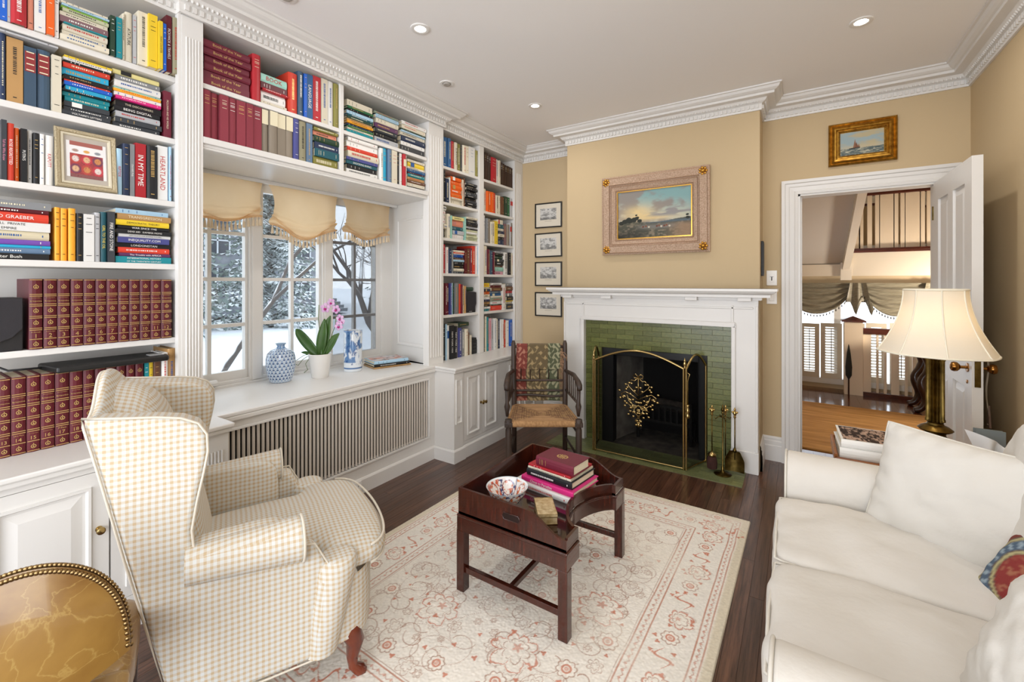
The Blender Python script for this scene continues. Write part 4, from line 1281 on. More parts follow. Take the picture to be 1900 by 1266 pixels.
MB().grid(lambda u, v: (xs_ - .13 + u * .14, HY - .1 - .02 * math.cos(u * 12), zv - .02 - v * .85), 14, 4).build('side_panel', VALM, va, smooth=True, recalc=False)
# balustrade at the stairwell
lbz = thing('stair_balustrade', 'cream newel post and balustrade guarding the hall stairwell', 'balustrade', (.6, 6.62, 0), 0, None, True)
xn = atZ(1583, 731, 0)
NY = xn.y
nx0 = atY(1566, 650, NY).x; nx1 = atY(1600, 650, NY).x
zt_ = atY(1583, 597, NY).z
MB().box(nx0, nx1, NY - .07, NY + .07, 0, zt_).build('newel_post', BALM, lbz)
cap = MB(); w_ = (nx1 - nx0) / 2 + .03; cx = (nx0 + nx1) / 2
cap.add([(cx - w_, NY - .1, zt_), (cx + w_, NY - .1, zt_), (cx + w_, NY + .1, zt_), (cx - w_, NY + .1, zt_), (cx - w_, NY - .1, zt_ + .018), (cx + w_, NY - .1, zt_ + .018), (cx + w_, NY + .1, zt_ + .018), (cx - w_, NY + .1, zt_ + .018), (cx, NY, zt_ + .07)],
        [(0, 3, 2, 1), (0, 1, 5, 4), (1, 2, 6, 5), (2, 3, 7, 6), (3, 0, 4, 7), (4, 5, 8), (5, 6, 8), (6, 7, 8), (7, 4, 8)])
cap.build('newel_cap', RAILM, lbz)
zr = atY(1620, 614, NY).z
MB().box(nx1, 2.6, NY - .045, NY + .045, zr - .04, zr + .03).build('handrail', RAILM, lbz, bev=(.008, 2))
MB().box(nx1, 2.6, NY - .05, NY + .05, .0, .045).build('bottom_rail', RAILM, lbz)
for p0, p1 in ((1601, 1616), (1626, 1630), (1640, 1645), (1653, 1668), (1679, 1684), (1693, 1699), (1707, 1722), (1731, 1736)):
    xa, xb = atY(p0, 650, NY).x, atY(p1, 650, NY).x
    MB().box(xa, xb, NY - .02, NY + .02, .045, zr - .04).build('baluster', BALM, lbz)
# hall rug, table leg and a dark banister rail end by the newel
hr_a = atZ(1480, 738, 0); hr = MB().box(-1.2, 2.2, 4.35, 6.05, .0, .010)
o = hr.build('hall_rug', mat('golden_wool', 'cf9a55', .95, var=('a87636', 3, (1, 6, 1)), bump=(200, .5)), None)
tag(o, 'golden tan flatweave rug on the hall floor beyond the doorway', 'rug')
ta = thing('hall_table', 'dark carved hall table with cabriole leg behind the lamp', 'table', (1.42, 6.0, 0))
TW = mat('carved_walnut', '2e140c', .3, coat=.3)
lp_ = atZ(1690, 752, 0)
ta.location = (lp_.x, lp_.y - .02, 0)
for dx, dy in ((0, 0), (.75, 0), (0, -.32), (.75, -.32)):
    MB().tube(smooth_path([(dx - .03, dy, .02), (dx + .03, dy, .05), (dx + .07, dy, .17), (dx + .03, dy, .33), (dx + .08, dy, .43), (dx + .10, dy, .52), (dx + .04, dy, .68)]), [.028, .03, .03, .03, .031, .032, .034, .038, .044, .048, .05, .046, .04, .036, .037, .04, .044, .046, .047, .048, .049, .05, .05, .05, .05], 10).build('leg', TW, ta, smooth=True)
MB().box(.0, .9, -.36, .04, .66, .76).build('apron', TW, ta, bev=(.01, 2)); MB().box(-.05, .95, -.40, .06, .76, .79).build('table_top', TW, ta, bev=(.008, 2))
MB().box(.06, .85, -.015, .015, .35, .39).build('stretcher', TW, ta)
dp = thing('banister_stand_in', 'dark tapered stand-in for a descending banister rail by the newel post', 'banister', (atZ(1572, 727, 0).x, NY - .1, .0))  # turned shape standing in for a banister rail seen end-on
MB().lathe([(.001, .18), (.030, .24), (.034, .34), (.020, .50), (.006, .60), (.001, .62)], 10).build('rail_body', mat('dark_rail', '2b2c28', .8), dp, smooth=True)
MB().tube([(0, 0, 0), (0, 0, .2)], .008).build('tip', TW, dp)
# added glowing globe, out of view to the right, to brighten the hall
hp = thing('hall_fill_globe', 'added glowing fill globe on the hall table, out of view', 'lamp', (lp_.x + .62, lp_.y - .28, .79))
MB().ball((0, 0, .26), .11, 20).build('globe', mat('fill_globe_glow', 'ffffff', .4, emit=('fff0dc', 125)), hp, smooth=True)
MB().lathe([(.001, 0), (.07, 0), (.07, .015), (.02, .03), (.012, .16)], 20).build('base', BRASS, hp, smooth=40)
# ================================================================== books
COL = {  # key: (display colour, word)
 'bl': ('1f5fc4', 'bright blue'), 'nb': ('24324f', 'navy'), 'db': ('2c5c8c', 'dark blue'), 'lb': ('a9cbe0', 'pale blue'), 'sb': ('66809c', 'slate blue'), 'cy': ('2fa9cf', 'cyan'),
 'te': ('1f8a94', 'teal'), 'dt': ('1f5560', 'dark teal'), 'mi': ('9fcfc0', 'mint'), 'gn': ('2e6b45', 'green'), 'dg': ('27402f', 'dark green'), 'lm': ('7fae3c', 'lime green'), 'ol': ('86803f', 'olive'), 'pg': ('c6c9a4', 'pale green'), 'sg': ('8d9a86', 'sage'),
 'rd': ('b3262f', 'red'), 'or': ('e8641f', 'orange'), 'ro': ('d8432f', 'orange red'), 'yo': ('f0a62f', 'amber'), 'ye': ('e6c530', 'yellow'), 'py': ('e8dc96', 'pale yellow'), 'sa': ('d98a70', 'salmon'), 'pk': ('d62e7c', 'pink'), 'pp': ('d8a3b0', 'dusty pink'),
 'ma': ('5c1620', 'maroon'), 'bu': ('6d2434', 'burgundy'), 'cr': ('8d3a45', 'crimson cloth'), 'mv': ('7f5f63', 'mauve'), 'pu': ('6f4aa0', 'purple'), 'in': ('474a86', 'indigo'), 'dp': ('5a2f58', 'plum'),
 'wh': ('e8e6e1', 'white'), 'ce': ('ded5bf', 'cream'), 'be': ('cfc4a6', 'beige'), 'lg': ('b9babc', 'light grey'), 'gy': ('86888a', 'grey'), 'ch': ('3b3f44', 'charcoal'), 'bk': ('1c1d20', 'black'),
 'tn': ('b98f5a', 'tan'), 'br': ('6b4630', 'brown'), 'db2': ('3a241a', 'dark brown'), 'kh': ('9a9478', 'khaki'), 'tp': ('8b8071', 'taupe'), 'sl': ('3f5468', 'slate'),
}
DARK = {'bl', 'nb', 'db', 'sb', 'te', 'dt', 'gn', 'dg', 'rd', 'ro', 'ma', 'bu', 'cr', 'mv', 'pu', 'in', 'dp', 'ch', 'bk', 'br', 'db2', 'sl', 'pk', 'or', 'cy', 'ol', 'gy'}
def cover_mat(k):
    return mat('cover_' + k, COL[k][0], .45 if k not in ('cr', 'tp', 'kh') else .8, spec=.4, rnd=.22, bump=(90, .04))
INKW = mat('ink_white', 'f2efe8', .6); INKK = mat('ink_black', '1a1a1a', .6); INKR = mat('ink_red', 'c23028', .6); INKG = GOLD; INKY = mat('ink_yellow', 'e8cf4a', .6); INKP = mat('ink_pink', 'd888a0', .6); INKC = mat('ink_cream', 'e6dcbc', .6); INKB = mat('ink_blue', '2a5a9c', .6)
INK = {'w': INKW, 'k': INKK, 'r': INKR, 'g': INKG, 'y': INKY, 'p': INKP, 'c': INKC, 'b': INKB}
brng = random.Random(99)
def book_mesh(w, h, d, k, soft=False):
    t = .0022 if soft else .0032
    rnd_ = 0.0 if soft else min(.006, w * .18)
    out = [(-d, 0), (-rnd_, 0), (-rnd_ * .25, w * .22), (0, w * .5), (-rnd_ * .25, w * .78), (-rnd_, w), (-d, w)]
    inn = [(-d, w - t), (-.008, w - t), (-.008, t), (-d, t)]
    if soft: out = [(-d, 0), (0, 0), (0, w), (-d, w)]
    return MB().prism(out + inn, 0, h, 'z').mesh('book', cover_mat(k), recalc=False)
def book(loc, w, h, d, k, label, group, lie=False, rz=0.0, txt=None, ink=None, soft=None, style=None, tilt=0.0, lines=1, tfrac=.62, tpos=.5):
    soft = brng.random() < .4 if soft is None else soft
    o = link('book', book_mesh(w, h, d, k, soft), None, loc, (PI / 2 if lie else tilt, 0, rz))
    tag(o, label, 'book', group)
    t = .0022 if soft else .0032; g = .0 if soft else .0045
    pb = MB().box(-d + g + .0005, -.009, t, w - t, g + .0005, h - g - .0005).mesh('page_block', PAGES, recalc=False)
    link('page_block', pb, o)
    if w < .0055: return o
    ink = INK[ink] if isinstance(ink, str) else ink
    if ink is None: ink = brng.choice([INKW, INKG, INKC]) if k in DARK else brng.choice([INKK, INKR, INKK, INKB])
    x = .0009; p = MB()
    if txt:
        ls = txt.split('/')
        n = len(ls)
        for i, s in enumerate(ls):
            yc = w * (.5 + (n - 1) * .5 / n - i / n) if n > 1 else w * .5
            text_mb(p, s, lambda a, b: (x, yc + b, h * (1 - tpos) - a), h * tfrac, w * .50 / n)
        nm = 'spine_lettering'
    elif style == 'enc':
        return o
    else:
        nm = 'spine_print'
        r = brng.random()
        if style == 'cap':
            p.quad((x, .0006, h * .66), (x, w - .0006, h * .66), (x, w - .0006, h - .0006), (x, .0006, h - .0006)); ink = INKC
        elif style == 'plain':
            pass
        elif style == 'set':
            for a in (.72, .80, .83, .88): p.quad((x, w * .22, h * a), (x, w * .78, h * a), (x, w * .78, h * a + .002), (x, w * .22, h * a + .002))
        elif r < .55:   # title as fine broken strokes running down the spine
            z = h * brng.uniform(.82, .92); c = w * .5; hh = w * brng.uniform(.10, .17)
            end = h * brng.uniform(.2, .45)
            while z > end:
                s = brng.uniform(.002, .0048)
                p.quad((x, c - hh, z), (x, c + hh, z), (x, c + hh, z - s), (x, c - hh, z - s))
                z -= s + brng.uniform(.0016, .0042)
            p.quad((x, c - hh, h * .08), (x, c + hh, h * .08), (x, c + hh, h * .095), (x, c - hh, h * .095))
        elif r < .94 or w < .018:
            for a in (brng.uniform(.6, .7), brng.uniform(.74, .8), brng.uniform(.84, .92), .12):
                q = brng.uniform(.2, .34)
                p.quad((x, w * q, h * a), (x, w * (1 - q), h * a), (x, w * (1 - q), h * a + .0022), (x, w * q, h * a + .0022))
        else:
            p.quad((x, 0.0008, h * .62), (x, w - .0008, h * .62), (x, w - .0008, h * .84), (x, 0.0008, h * .84))
    if p.f:
        link(nm, p.mesh(nm, ink, recalc=False), o)['kind'] = 'stuff'
    return o
ORD = ['first', 'second', 'third', 'fourth', 'fifth', 'sixth', 'seventh', 'eighth', 'ninth', 'tenth', 'eleventh', 'twelfth', 'thirteenth', 'fourteenth', 'fifteenth', 'sixteenth', 'seventeenth', 'eighteenth', 'nineteenth', 'twentieth', 'twenty-first', 'twenty-second', 'twenty-third', 'twenty-fourth', 'twenty-fifth']
def shelf(where, X, z, spec, ymin=-9, ymax=9, hmax=.262):
    nv = ns = 0
    grp = 'books on ' + where
    for ln in spec.strip().split('\n'):
        p = ln.split()
        kind, a, b, top = p[0], float(p[1]), float(p[2]), float(p[3])
        xf = X + brng.uniform(-.012, .004)
        if kind == 'v':
            k = p[4]; opt = p[5:]
            dx = 0.0
            kw = {}
            for o_ in opt:
                if o_.startswith('='):
                    q = o_[1:].replace('_', ' ').split('@'); kw['txt'] = q[0]
                    if len(q) > 1: kw['ink'] = q[1]
                elif o_.startswith('x'): dx = float(o_[1:])
                elif o_.startswith('t'): kw['tilt'] = rad(float(o_[1:]))
                elif o_ in ('set', 'cap'): kw['style'] = o_
            xf += dx
            y0, y1 = max(yx(a, X + dx), ymin), min(yx(b, X + dx), ymax)
            h = atX((a + b) / 2, top, xf).z - z
            h = min(h, hmax)
            d = min(brng.uniform(.14, .19), xf + 2.742)
            book((xf, y0 + .0004, z + .0004), max(y1 - y0 - .0008, .003), h, d, k, '%s book standing %s from left, %s' % (COL[k][1], ORD[nv], where), grp, **kw)
            nv += 1
        else:
            it = p[4:]
            items = []
            for s in it:
                t = None; ink = None
                if '=' in s:
                    s, t = s.split('=', 1); t = t.replace('_', ' ')
                    if '@' in t: t, ink = t.split('@')
                k = s.rstrip('0123456789.'); wt = float(s[len(k):])
                if k == 'db' and False: pass
                items.append((k, wt, t, ink))
            ya, yb = max(yx(a, X), ymin), min(yx(b, X), ymax)
            H = min(atX(a, top, X).z - z, hmax)
            tot = sum(i[1] for i in items); zz = z + .0004
            for n, (k, wt, t, ink) in enumerate(items):
                th = H * wt / tot
                e1 = brng.uniform(0, .012); e0 = brng.uniform(0, .012) if n else 0
                xj = X + brng.uniform(-.016, .004)
                book((xj, yb - e1, zz), th - .0006, yb - ya - e0 - e1, min(.165, xj + 2.742), k, '%s book, %s up in %s stack, %s' % (COL[k][1], ORD[n], ORD[ns], where), grp, lie=True, txt=t, ink=ink)
                zz += th
            ns += 1
XL = -2.470
shelf('left bookcase top shelf', XL + .02, 2.340, """
v 0 14 -30 bl
v 14 20 -30 lg
v 20 50 -30 rd
v 52 63 -26 sa
v 64 85 -26 wh
v 86 101 -30 or
v 102 110 -20 wh
h 112 204 -2 ce10 ce10 ce12 te3 mv12 ce8 pg7 lm4 lb4 ce4
v 205 214 29 dg
v 216 227 33 te
v 228 233 26 ce
v 234 247 24 ce =ATATURK@k
v 248 255 29 lg
v 256 276 23 ce
v 277 294 28 ye x.025
v 295 302 39 ye =POINT_COUNTER@k x.03
v 303 309 44 bl x.03
v 310 320 30 ma =PICKWICK_&_TRAVELS@w x.03
v 321 330.5 33 kh x.03""", ymax=.861, hmax=.275)
shelf('left bookcase second shelf', XL, 2.048, """
v 0 11 61 nb
v 12.5 44 72 tn
v 45 68.5 88 sl
v 70 94.5 94 sl
v 96 114 103 ce
h 115 209 98 ch9=VOLTAIRE'S_LETTERS@w ch8 ch9 te9 te7 bk3 cy8 bl7 ro4 bk8 cy12 ro9 bk4 wh5 ye4
h 211 302 124 ch9 ch9 lg10 bk10=BEING_DIGITAL@w bk11=THE_DISCOVERERS@c pk6 wh7 yo5 mi4 wh12 gy10 py8
v 304 318 170 bu =MCLUHAN_AND_HIS_WORLD@c""", ymax=.861)
shelf('left bookcase third shelf', XL, 1.752, """
v 2 13 222 ch =Tell_the_Who_Knew@p
v 14 27 229 ro =ROSE_REGRETTED@w
v 28 37 238 or
v 38 50.5 239 bk =PUTIN'S@w
v 52 61 243 wh
v 62 73 247 bk
v 74 83 249 wh
v 85 99 252 wh =KAPUTT@r
v 217 227.5 276 lb =RIPTIDE@r
v 228.5 241 267 nb
v 242 251 268 gy =Churchill's_Folly@w
v 252 272 267 rd =IN_MY_TIME@w
v 273 293 271 bk
v 294 313 272 wh =HEARTLAND@r
v 314.5 319 273 lb""", ymax=.861)
shelf('left bookcase fourth shelf', XL, 1.457, """
h -70 98 361 bk12=After_Bush@w sb11 cy6 pu10 be17 wh18=COLL__PRIVATE/EMPIRE@k ro17=DAVID_GRAEBER@w ma9 gy15
v 102 112 385 yo
v 113 125 387 yo
v 127 140 387 yo
v 142 154 396 bk
v 155 175 398 wh
v 176 186.5 395 lg
v 188 199 394 dt =GIRL_TO_THE_OIL@y
v 200 213 393 ch =FIRE_AND_STONE@w
h 215 319 385 te15=INTERNATIONAL_HISTORY/OF_THE_TWENTIETH_CENTURY@w dp8=The_Trouble_with_AFRICA@w ro13 bk10=LONDONISTAN@w in13=INEQUALITY.COM@w wh8=NEW_RIGHTS_FOR_SHAPING_FUTURES@k bk10=DEAD_AID___DAMBISA_MOYO@w bk9=WAR_SINCE_1945@w ye13=DEMOCRATIC_THEORY@k tn14=TRANSGRESSION@c lb11""", ymax=.861)

# thin white book lying on the tall volumes of the second shelf
book((XL + .01, .470, 2.2985), .007, .22, .17, 'lg', 'thin light grey book lying flat on the tall brown and slate volumes', 'books on left bookcase second shelf', lie=True, txt=None, soft=True)
# printed labels on the slate pair and the brown cover are part of those spines
SLATES = [o for o in bpy.data.objects if o.get('label', '').startswith('slate book') and 'left bookcase second shelf' in o.get('label', '')]
for o in SLATES:
    me_ = o.data; h = max(v.co.z for v in me_.vertices); w_ = max(v.co.y for v in me_.vertices)
    for c in [c for c in o.children if c.name.startswith('spine_print')]:
        bpy.data.objects.remove(c)
    l_ = MB().quad((.0009, .002, h * .58), (.0009, w_ - .002, h * .58), (.0009, w_ - .002, h * .92), (.0009, .002, h * .92)).build('spine_label', mat('red_leather_label', '8c3030', .5), o, recalc=False)
    p = MB()
    for a in (.60, .70, .80, .90): p.quad((.0013, .006, h * a), (.0013, w_ - .006, h * a), (.0013, w_ - .006, h * a + .004), (.0013, .006, h * a + .004))
    p.build('label_print', INKC, l_, recalc=False)['kind'] = 'stuff'

# ---- the encyclopedia, two rows
EM = cover_mat('ma')
def enc_print(w, h, num, names):
    p = MB(); x = .0010
    for a in (.985, .78, .755, .640, .615, .470, .445, .30, .275, .145, .02):
        p.quad((x, .001, h * a - .0012), (x, w - .001, h * a - .0012), (x, w - .001, h * a + .0012), (x, .001, h * a + .0012))
    for a in (.885, .545, .375, .075):
        c = (w * .5, h * a)
        r = .0075; n = 10
        for i in range(n):
            a0, a1 = 2 * PI * i / n, 2 * PI * (i + 1) / n
            p.quad((x, c[0] + r * math.cos(a0), c[1] + r * math.sin(a0)), (x, c[0] + r * math.cos(a1), c[1] + r * math.sin(a1)), (x, c[0] + r * .72 * math.cos(a1), c[1] + r * .72 * math.sin(a1)), (x, c[0] + r * .72 * math.cos(a0), c[1] + r * .72 * math.sin(a0)))
        p.add([(x, c[0], c[1] + .004), (x, c[0] - .003, c[1] - .003), (x, c[0] + .003, c[1] - .003)], [(0, 1, 2)])
        p.quad((x, c[0] - .001, c[1] + r), (x, c[0] + .001, c[1] + r), (x, c[0] + .001, c[1] + r + .004), (x, c[0] - .001, c[1] + r + .004))
    text_mb(p, 'Britannica', lambda a, b: (x, w * .5 + a, h * .685 + b), w * .86, .012)
    text_mb(p, 'ENCYCLOPAEDIA', lambda a, b: (x, w * .5 + a, h * .73 + b), w * .7, .005)
    text_mb(p, names, lambda a, b: (x, w * .5 + a, h * .245 + b), w * .7, .006)
    text_mb(p, str(num), lambda a, b: (x, w * .5 + a, h * .19 + b), w * .4, .015)
    return p.mesh('spine_lettering', GOLD, recalc=False)
NAMES = ['A Annuals', 'Antarctica Balfe', 'Baltic Brail', 'Brain Castel', 'Castelli Cloud', 'Coleman Cyrus', 'Dairy Edward', 'Edwards Evict', 'Evolution Fuss', 'Garrison Halib', 'Hallucin Impe', 'Impatiens Jute', 'Kabul Leib', 'Libra Mary', 'Maryborough Mushet', 'Muhammad Ozon', 'P Plast', 'Plastering Razin', 'Razor Schur', 'Schutz Spir', 'Spirits Text', 'Texture Vasc', 'Vase Zygo', 'Index']
def encyclopedia(X, z, h, bounds, first, where):
    for i, (a, b) in enumerate(bounds):
        y0, y1 = yx(a, X), yx(b, X)
        o = book((X, y0, z + .0004), y1 - y0 - .0012, h, .215, 'ma', 'maroon gold-banded encyclopedia volume, %s from left on %s' % (ORD[i], where), 'encyclopedia volumes on ' + where, soft=False, style='enc')
        link('spine_lettering', enc_print(y1 - y0 - .0012, h, first + i, NAMES[(first + i - 1) % 24]), o)['kind'] = 'stuff'
encyclopedia(-2.455, 1.112, .272, [(54, 80), (81.5, 106.5), (107, 130.5), (132, 155), (155.5, 177.5), (178, 198), (198.5, 219.2), (219.8, 239.8), (240.2, 259.8), (260.2, 279.8), (280.4, 299), (299.6, 319.5)], 1, 'shelf above')
bd = []
y = yx(-24, -2.45)
px_ = [-26, -4, 21, 50, 76, 103, 130, 155, 177, 198, 217, 235, 252, 268]
encyclopedia(-2.450, ZCT, .292, [(px_[i], px_[i + 1] - .8) for i in range(len(px_) - 1)], 12, 'counter behind armchair')
shelf('counter end by the window pilaster', -2.455, ZCT, """
v 268.5 277 664 te
v 277.5 285 664 ye
v 285.5 300 665 br
v 301 311.5 655 wh
v 312 330.5 647 tn""", ymax=.861, hmax=.34)

XBb = -2.418
shelf('upper left window bridge shelf', XBb, 2.340, """
h 376 467 69 bu10=Book_of_the_Year@g bu10=Book_of_the_Year@g bu10=Book_of_the_Year@g bu10=Book_of_the_Year@g bu10=Book_of_the_Year@g bu10=Book_of_the_Year@g
v 468.2 483.5 101 rd set
h 484.5 535 133 ce3 wh13 rd3 ma8 mi10=BOOK@r
v 536 552.5 136 ro
v 553.5 563.5 133 sl
v 564 569.5 137 bl
v 570 581 139 db =LANGUAGE@w
v 581.8 596.5 143 rd
v 597.2 608.5 147 ce
v 609 620 152 wh
v 620.4 629 156 ol
v 629.4 634 160 ce""", .954, 1.711, .276)
shelf('lower left window bridge shelf', XBb, 2.0765, """
v 375.8 391.3 160 cr set
v 392 407.3 165 cr set
v 408 423.5 171 cr set
v 424 439 176 cr set
v 439.5 456.4 182 cr set
v 457.2 469.8 188 cr set
v 470.4 486.5 193 cr set
v 487.2 499.6 200 tp cap
v 500.2 515 205 tp cap
v 515.6 530.6 211 tp cap
v 531.2 544.2 217 tp cap
v 544.8 554.8 221 in
v 555.5 568 226 kh
v 569 580.5 230 sb
h 582 633.5 234 ol17 dt15 nb13 dg12 sa9 ol6""", .954, 1.711, .234)
shelf('upper right window bridge shelf', XBb, 2.340, """
h 644 694 181 te5 ce3 gn5 nb4 yo5 tn4 dg5 dt4 lb6 bk4 gn5 ce12
h 697 741 204 lg10 bk9 ch9 dp8 ce9 lb6 bk2 sg4
h 745 791 222 bk10 wh7 nb10 ce6 lb3 dg3 ce7 wh6""", 1.743, 2.488, .276)
shelf('lower right window bridge shelf', XBb, 2.0765, """
h 644 703 250 wh9 bk9 dt7=SHOCKING_IRVING@w in6 ce12 ro8 wh10 wh7
v 705 711.5 275 wh
v 712 719.5 270 cy
v 720.5 726.5 272 sb
v 727 736.5 275 ce
v 737 742.5 281 bk
v 743 747.5 283 wh
v 748 753.4 283 rd
v 753.8 757 288 wh
h 758 791 294 bk4 ce7 db27 tn7 te7 ma3 db7 ce5 ye10 ce5""".replace('db27', 'br7'), 1.743, 2.488, .234)

XRr = -2.452
def rcol(col, row):
    return 'fireplace bookcase %s column %s shelf' % (('left', 'right')[col], ('top', 'second', 'third', 'fourth', 'fifth', 'bottom')[row])
RZ = [2.335, 2.038, 1.742, 1.447, 1.100, ZCT]
R0 = ["""v 822.8 831.5 255 db
v 832 838 257 db
v 838.5 844 263 rd
v 844.3 850 265 ce =SURVIVORS@k
v 850.3 855 268 ol
v 855.3 859 270 ch
v 859.2 866 270 ce
v 866.2 871 272 ce
v 871.2 882 274 wh
v 882.3 889 280 ol""",
"""v 822.8 826.5 316 bk
v 827 833 332 nb
v 833.2 836 330 wh
h 836.5 858 326 ce10 ce4 or9 or9 or9 or9 or8
v 858.5 861.5 334 ce
v 862 864.5 332 br
h 865 886 338 bk4 bk5 ch4 bk5 bk4 ch5 bk4 bk5 bk4 ch4""",
"""h 822.8 829.5 378 bk12 ce6 wh6 wh6 wh6 wh6
v 830.3 836 397 ce
v 836.3 838.3 400 mi
h 839 861.5 401 wh9 lg7 dt8 sa12 py6
v 862 864.8 403 mi
h 865.3 886.5 402 pg6 pg5 pg5 wh5 pg5 bk4 wh4 bk5 bk4 ch4 bk4 ce5""",
"""v 822.8 827.5 454 rd
v 829 832.8 459 wh
v 833.2 838 462 nb
v 838.3 840.6 464 gy
h 841.2 862.5 464 ch5 ce7 bk9 bk7 lb5 br3 nb3 bl6 wh2 ro3 ce5
v 863 868 462 ma
v 868.3 872.5 462 br
v 873 877 461 bu
v 877.3 884 457 ro
v 884.3 886.2 457 wh
v 886.4 889 457 lb""",
"""v 822.8 826 521 tn
v 826.3 830 520 bu
v 830.3 835 518 ma
v 835.3 838 518 in
v 838.2 841.3 516 lb
v 841.6 844 521 dg
v 844.3 849 521 gy
v 849.2 853 523 tp
v 853.2 856 527 ro
v 856.2 859 528 bu
v 859.2 862.2 530 ce
v 862.4 866 531 tn""",
"""v 822.8 827.3 601 bk
v 828 831 602 lb
v 831.5 834.8 604 wh
v 835.2 842 604 bk =NEW_YORK_1930@w
v 842.3 848.8 606 bk =NEW_YORK_1960@w
v 849 851 607 ce
v 851.3 858 609 in
v 858.3 863.6 611 gy
v 864 870 611 ce
v 870.3 873 617 br
v 873.3 876.5 622 ce"""]
R1 = ["""v 898.3 902.5 283 db2 set
v 902.8 907 285 db2 set
v 907.3 911.5 288 db2 set
v 912 922 293 rd
v 922.6 925.5 297 wh
v 926 928.4 298 ce
v 928.8 932.8 302 db2 set
v 933 937 304 db2 set
v 937.2 941.2 307 db2 set
v 941.4 945.4 309 db2 set
v 945.6 949.6 311 db2 set
v 949.8 953 313 db2 set""",
"""v 898.3 903.6 351 ce
v 904 908 355 or
v 908.3 912.2 356 or
v 912.5 916.4 357 or
v 916.7 920.8 359 ro
v 921.2 925.8 363 ce
v 926.2 930.6 364 ce
v 931 935.8 366 br
v 936.2 941.5 365 dg
v 942 947.6 367 gn
v 948 953 369 lg""",
"""v 898.5 902.6 400 wh
v 903 906.2 405 gy
v 906.5 910 406 tp
v 910.5 914.6 412 ce
v 915 919 412 ce
v 919.4 924.6 411 ye
h 925 936 407 nb9 bk5 ce5 nb5 ce5 dt7 ce8
v 936.4 941 416 mv
v 941.3 945.4 417 tp
v 945.8 949 414 lg
v 949.2 951 417 bk
v 951.2 957 415 tp""",
"""v 898.3 904.2 456 ce
v 904.8 907.5 463 bu
v 907.8 910.6 464 gy
v 911 915.6 466 sl
v 916 918.4 468 bu
h 919 935.5 466 pp7 mi9 br4 bk8 ch5 dg8 bk5 lg4
v 936 943.6 469 wh
v 944 948 469 bk
v 949 951.8 470 ce
v 952 956 472 wh =CASANOVA@r""",
"""h 898.3 910.5 516 te5 wh4 bk5 tn5 nb5 wh4 ce6 or6 nb5 ce4 ye8
h 912 932 514 ro12 dg3 wh7 sg9 ce4 db6 sb6 br8 ma6 wh5
v 932.5 939.5 528 wh
h 940.2 955.5 515 ch12 ce6 ye2 bk10 gy7 rd6 br10 gy8""",
"""v 898.3 900.3 586 ch
v 900.6 904 587 ce
v 904.3 908.6 589 te
v 909 913 591 pp
v 913.3 917.3 592 lg
v 917.6 921.8 591 wh
v 922 925.4 592 ce
v 925.8 929 591 nb
v 929.3 931 594 wh
v 931.3 935.6 593 wh
v 936 940 594 ro
v 940.4 946.6 595 wh
v 947 951.4 594 bl
v 951.8 956 592 sb"""]
for r in range(6):
    shelf(rcol(0, r), XRr, RZ[r], R0[r], 2.6985, 3.179, .275 if r == 0 else .34 if r == 5 else .265)
    shelf(rcol(1, r), XRr, RZ[r], R1[r], 3.2515, 3.774, .275 if r == 0 else .34 if r == 5 else .265)

# ---- loudspeakers, black box, router, shelf picture
SPK = mat('speaker_cloth', '2b282b', .85, bump=(500, .2)); SPB = mat('speaker_body', '191719', .5)
def speaker(loc, w, h, d, label):
    t = thing('loudspeaker', label, 'loudspeaker', loc, 0, 'bookshelf loudspeakers')
    MB().box(-d, -.012, 0, w, 0, h).build('cabinet', SPB, t, bev=(.003, 2))
    g = MB(); pts = [(0.003, h - .003), (w - .003, h - .003), (w - .003, h * .42), (w * .86, h * .26), (w * .55, h * .12), (.003, h * .05)]
    g.prism(pts, -.012, 0, 'x'); g.build('grille', SPK, t, bev=(.002, 2))
    MB().box(-.012, -.010, w * .3, w * .62, h * .035, h * .075).build('badge', mat('silver_badge', '8d8a88', .4), t)
ys = yx(45, -2.45)
speaker((-2.455, ys - .20, 1.1124), .20, .200, .18, 'black bookshelf loudspeaker left of the first encyclopedia volume')
ys = yx(884, XRr)
speaker((XRr, yx(867, XRr), 1.1004), ys - yx(867, XRr), .185, .15, 'small black loudspeaker at the end of the fireplace bookcase shelf')
bx = thing('equipment_box', 'black electronics box beside the tall books on the counter', 'box', (XRr - .01, yx(878, XRr), ZCT))
MB().box(-.17, 0, 0, yx(895, XRr) - yx(878, XRr), 0, .13).build('case', BLACK, bx, bev=(.008, 3))
MB().box(-.15, -.005, .01, .07, .13, .145).build('top_lid', BLACK, bx, bev=(.004, 2))
for z in (.03, .06, .09): MB().box(0, .002, .01, .085, z, z + .006).build('slot', mat('slot_grey', '3b3b3b', .4), bx)
rt_ = thing('router', 'flat black router lying on top of the lower encyclopedias', 'router', (-2.50, yx(215, -2.5), ZCT + .2925))
MB().prism([(-.10, -.22), (.09, -.20), (.10, .16), (-.08, .20)], 0, .026, 'z').build('case', BLACK, rt_, bev=(.008, 3))
MB().box(.02, .07, .10, .15, .026, .029).build('label', mat('grey_sticker', '9a9a9a', .5), rt_)
MB().tube([(-.05, -.2, .012), (-.09, -.30, .01), (-.16, -.36, .05), (-.20, -.40, .06)], .004).build('cable', BLACK, rt_, smooth=True)
for a, b, zt, lab, rr in ((851, 878, 1.292, 'dark green book lying across the tops above the small loudspeaker', 4), (851, 870, ZCT + .258, 'dark green book lying across the tall counter books', 5)):
    book((XRr - .03, yx(b, XRr - .03), zt + .002), .034, yx(b, XRr) - yx(a, XRr), .14, 'dg', lab, 'books on ' + rcol(0, rr), lie=True)
sf = thing('shelf_picture', 'silver framed colour print propped on the third shelf of the left bookcase', 'picture', (0, 0, 0))
xf_ = -2.478
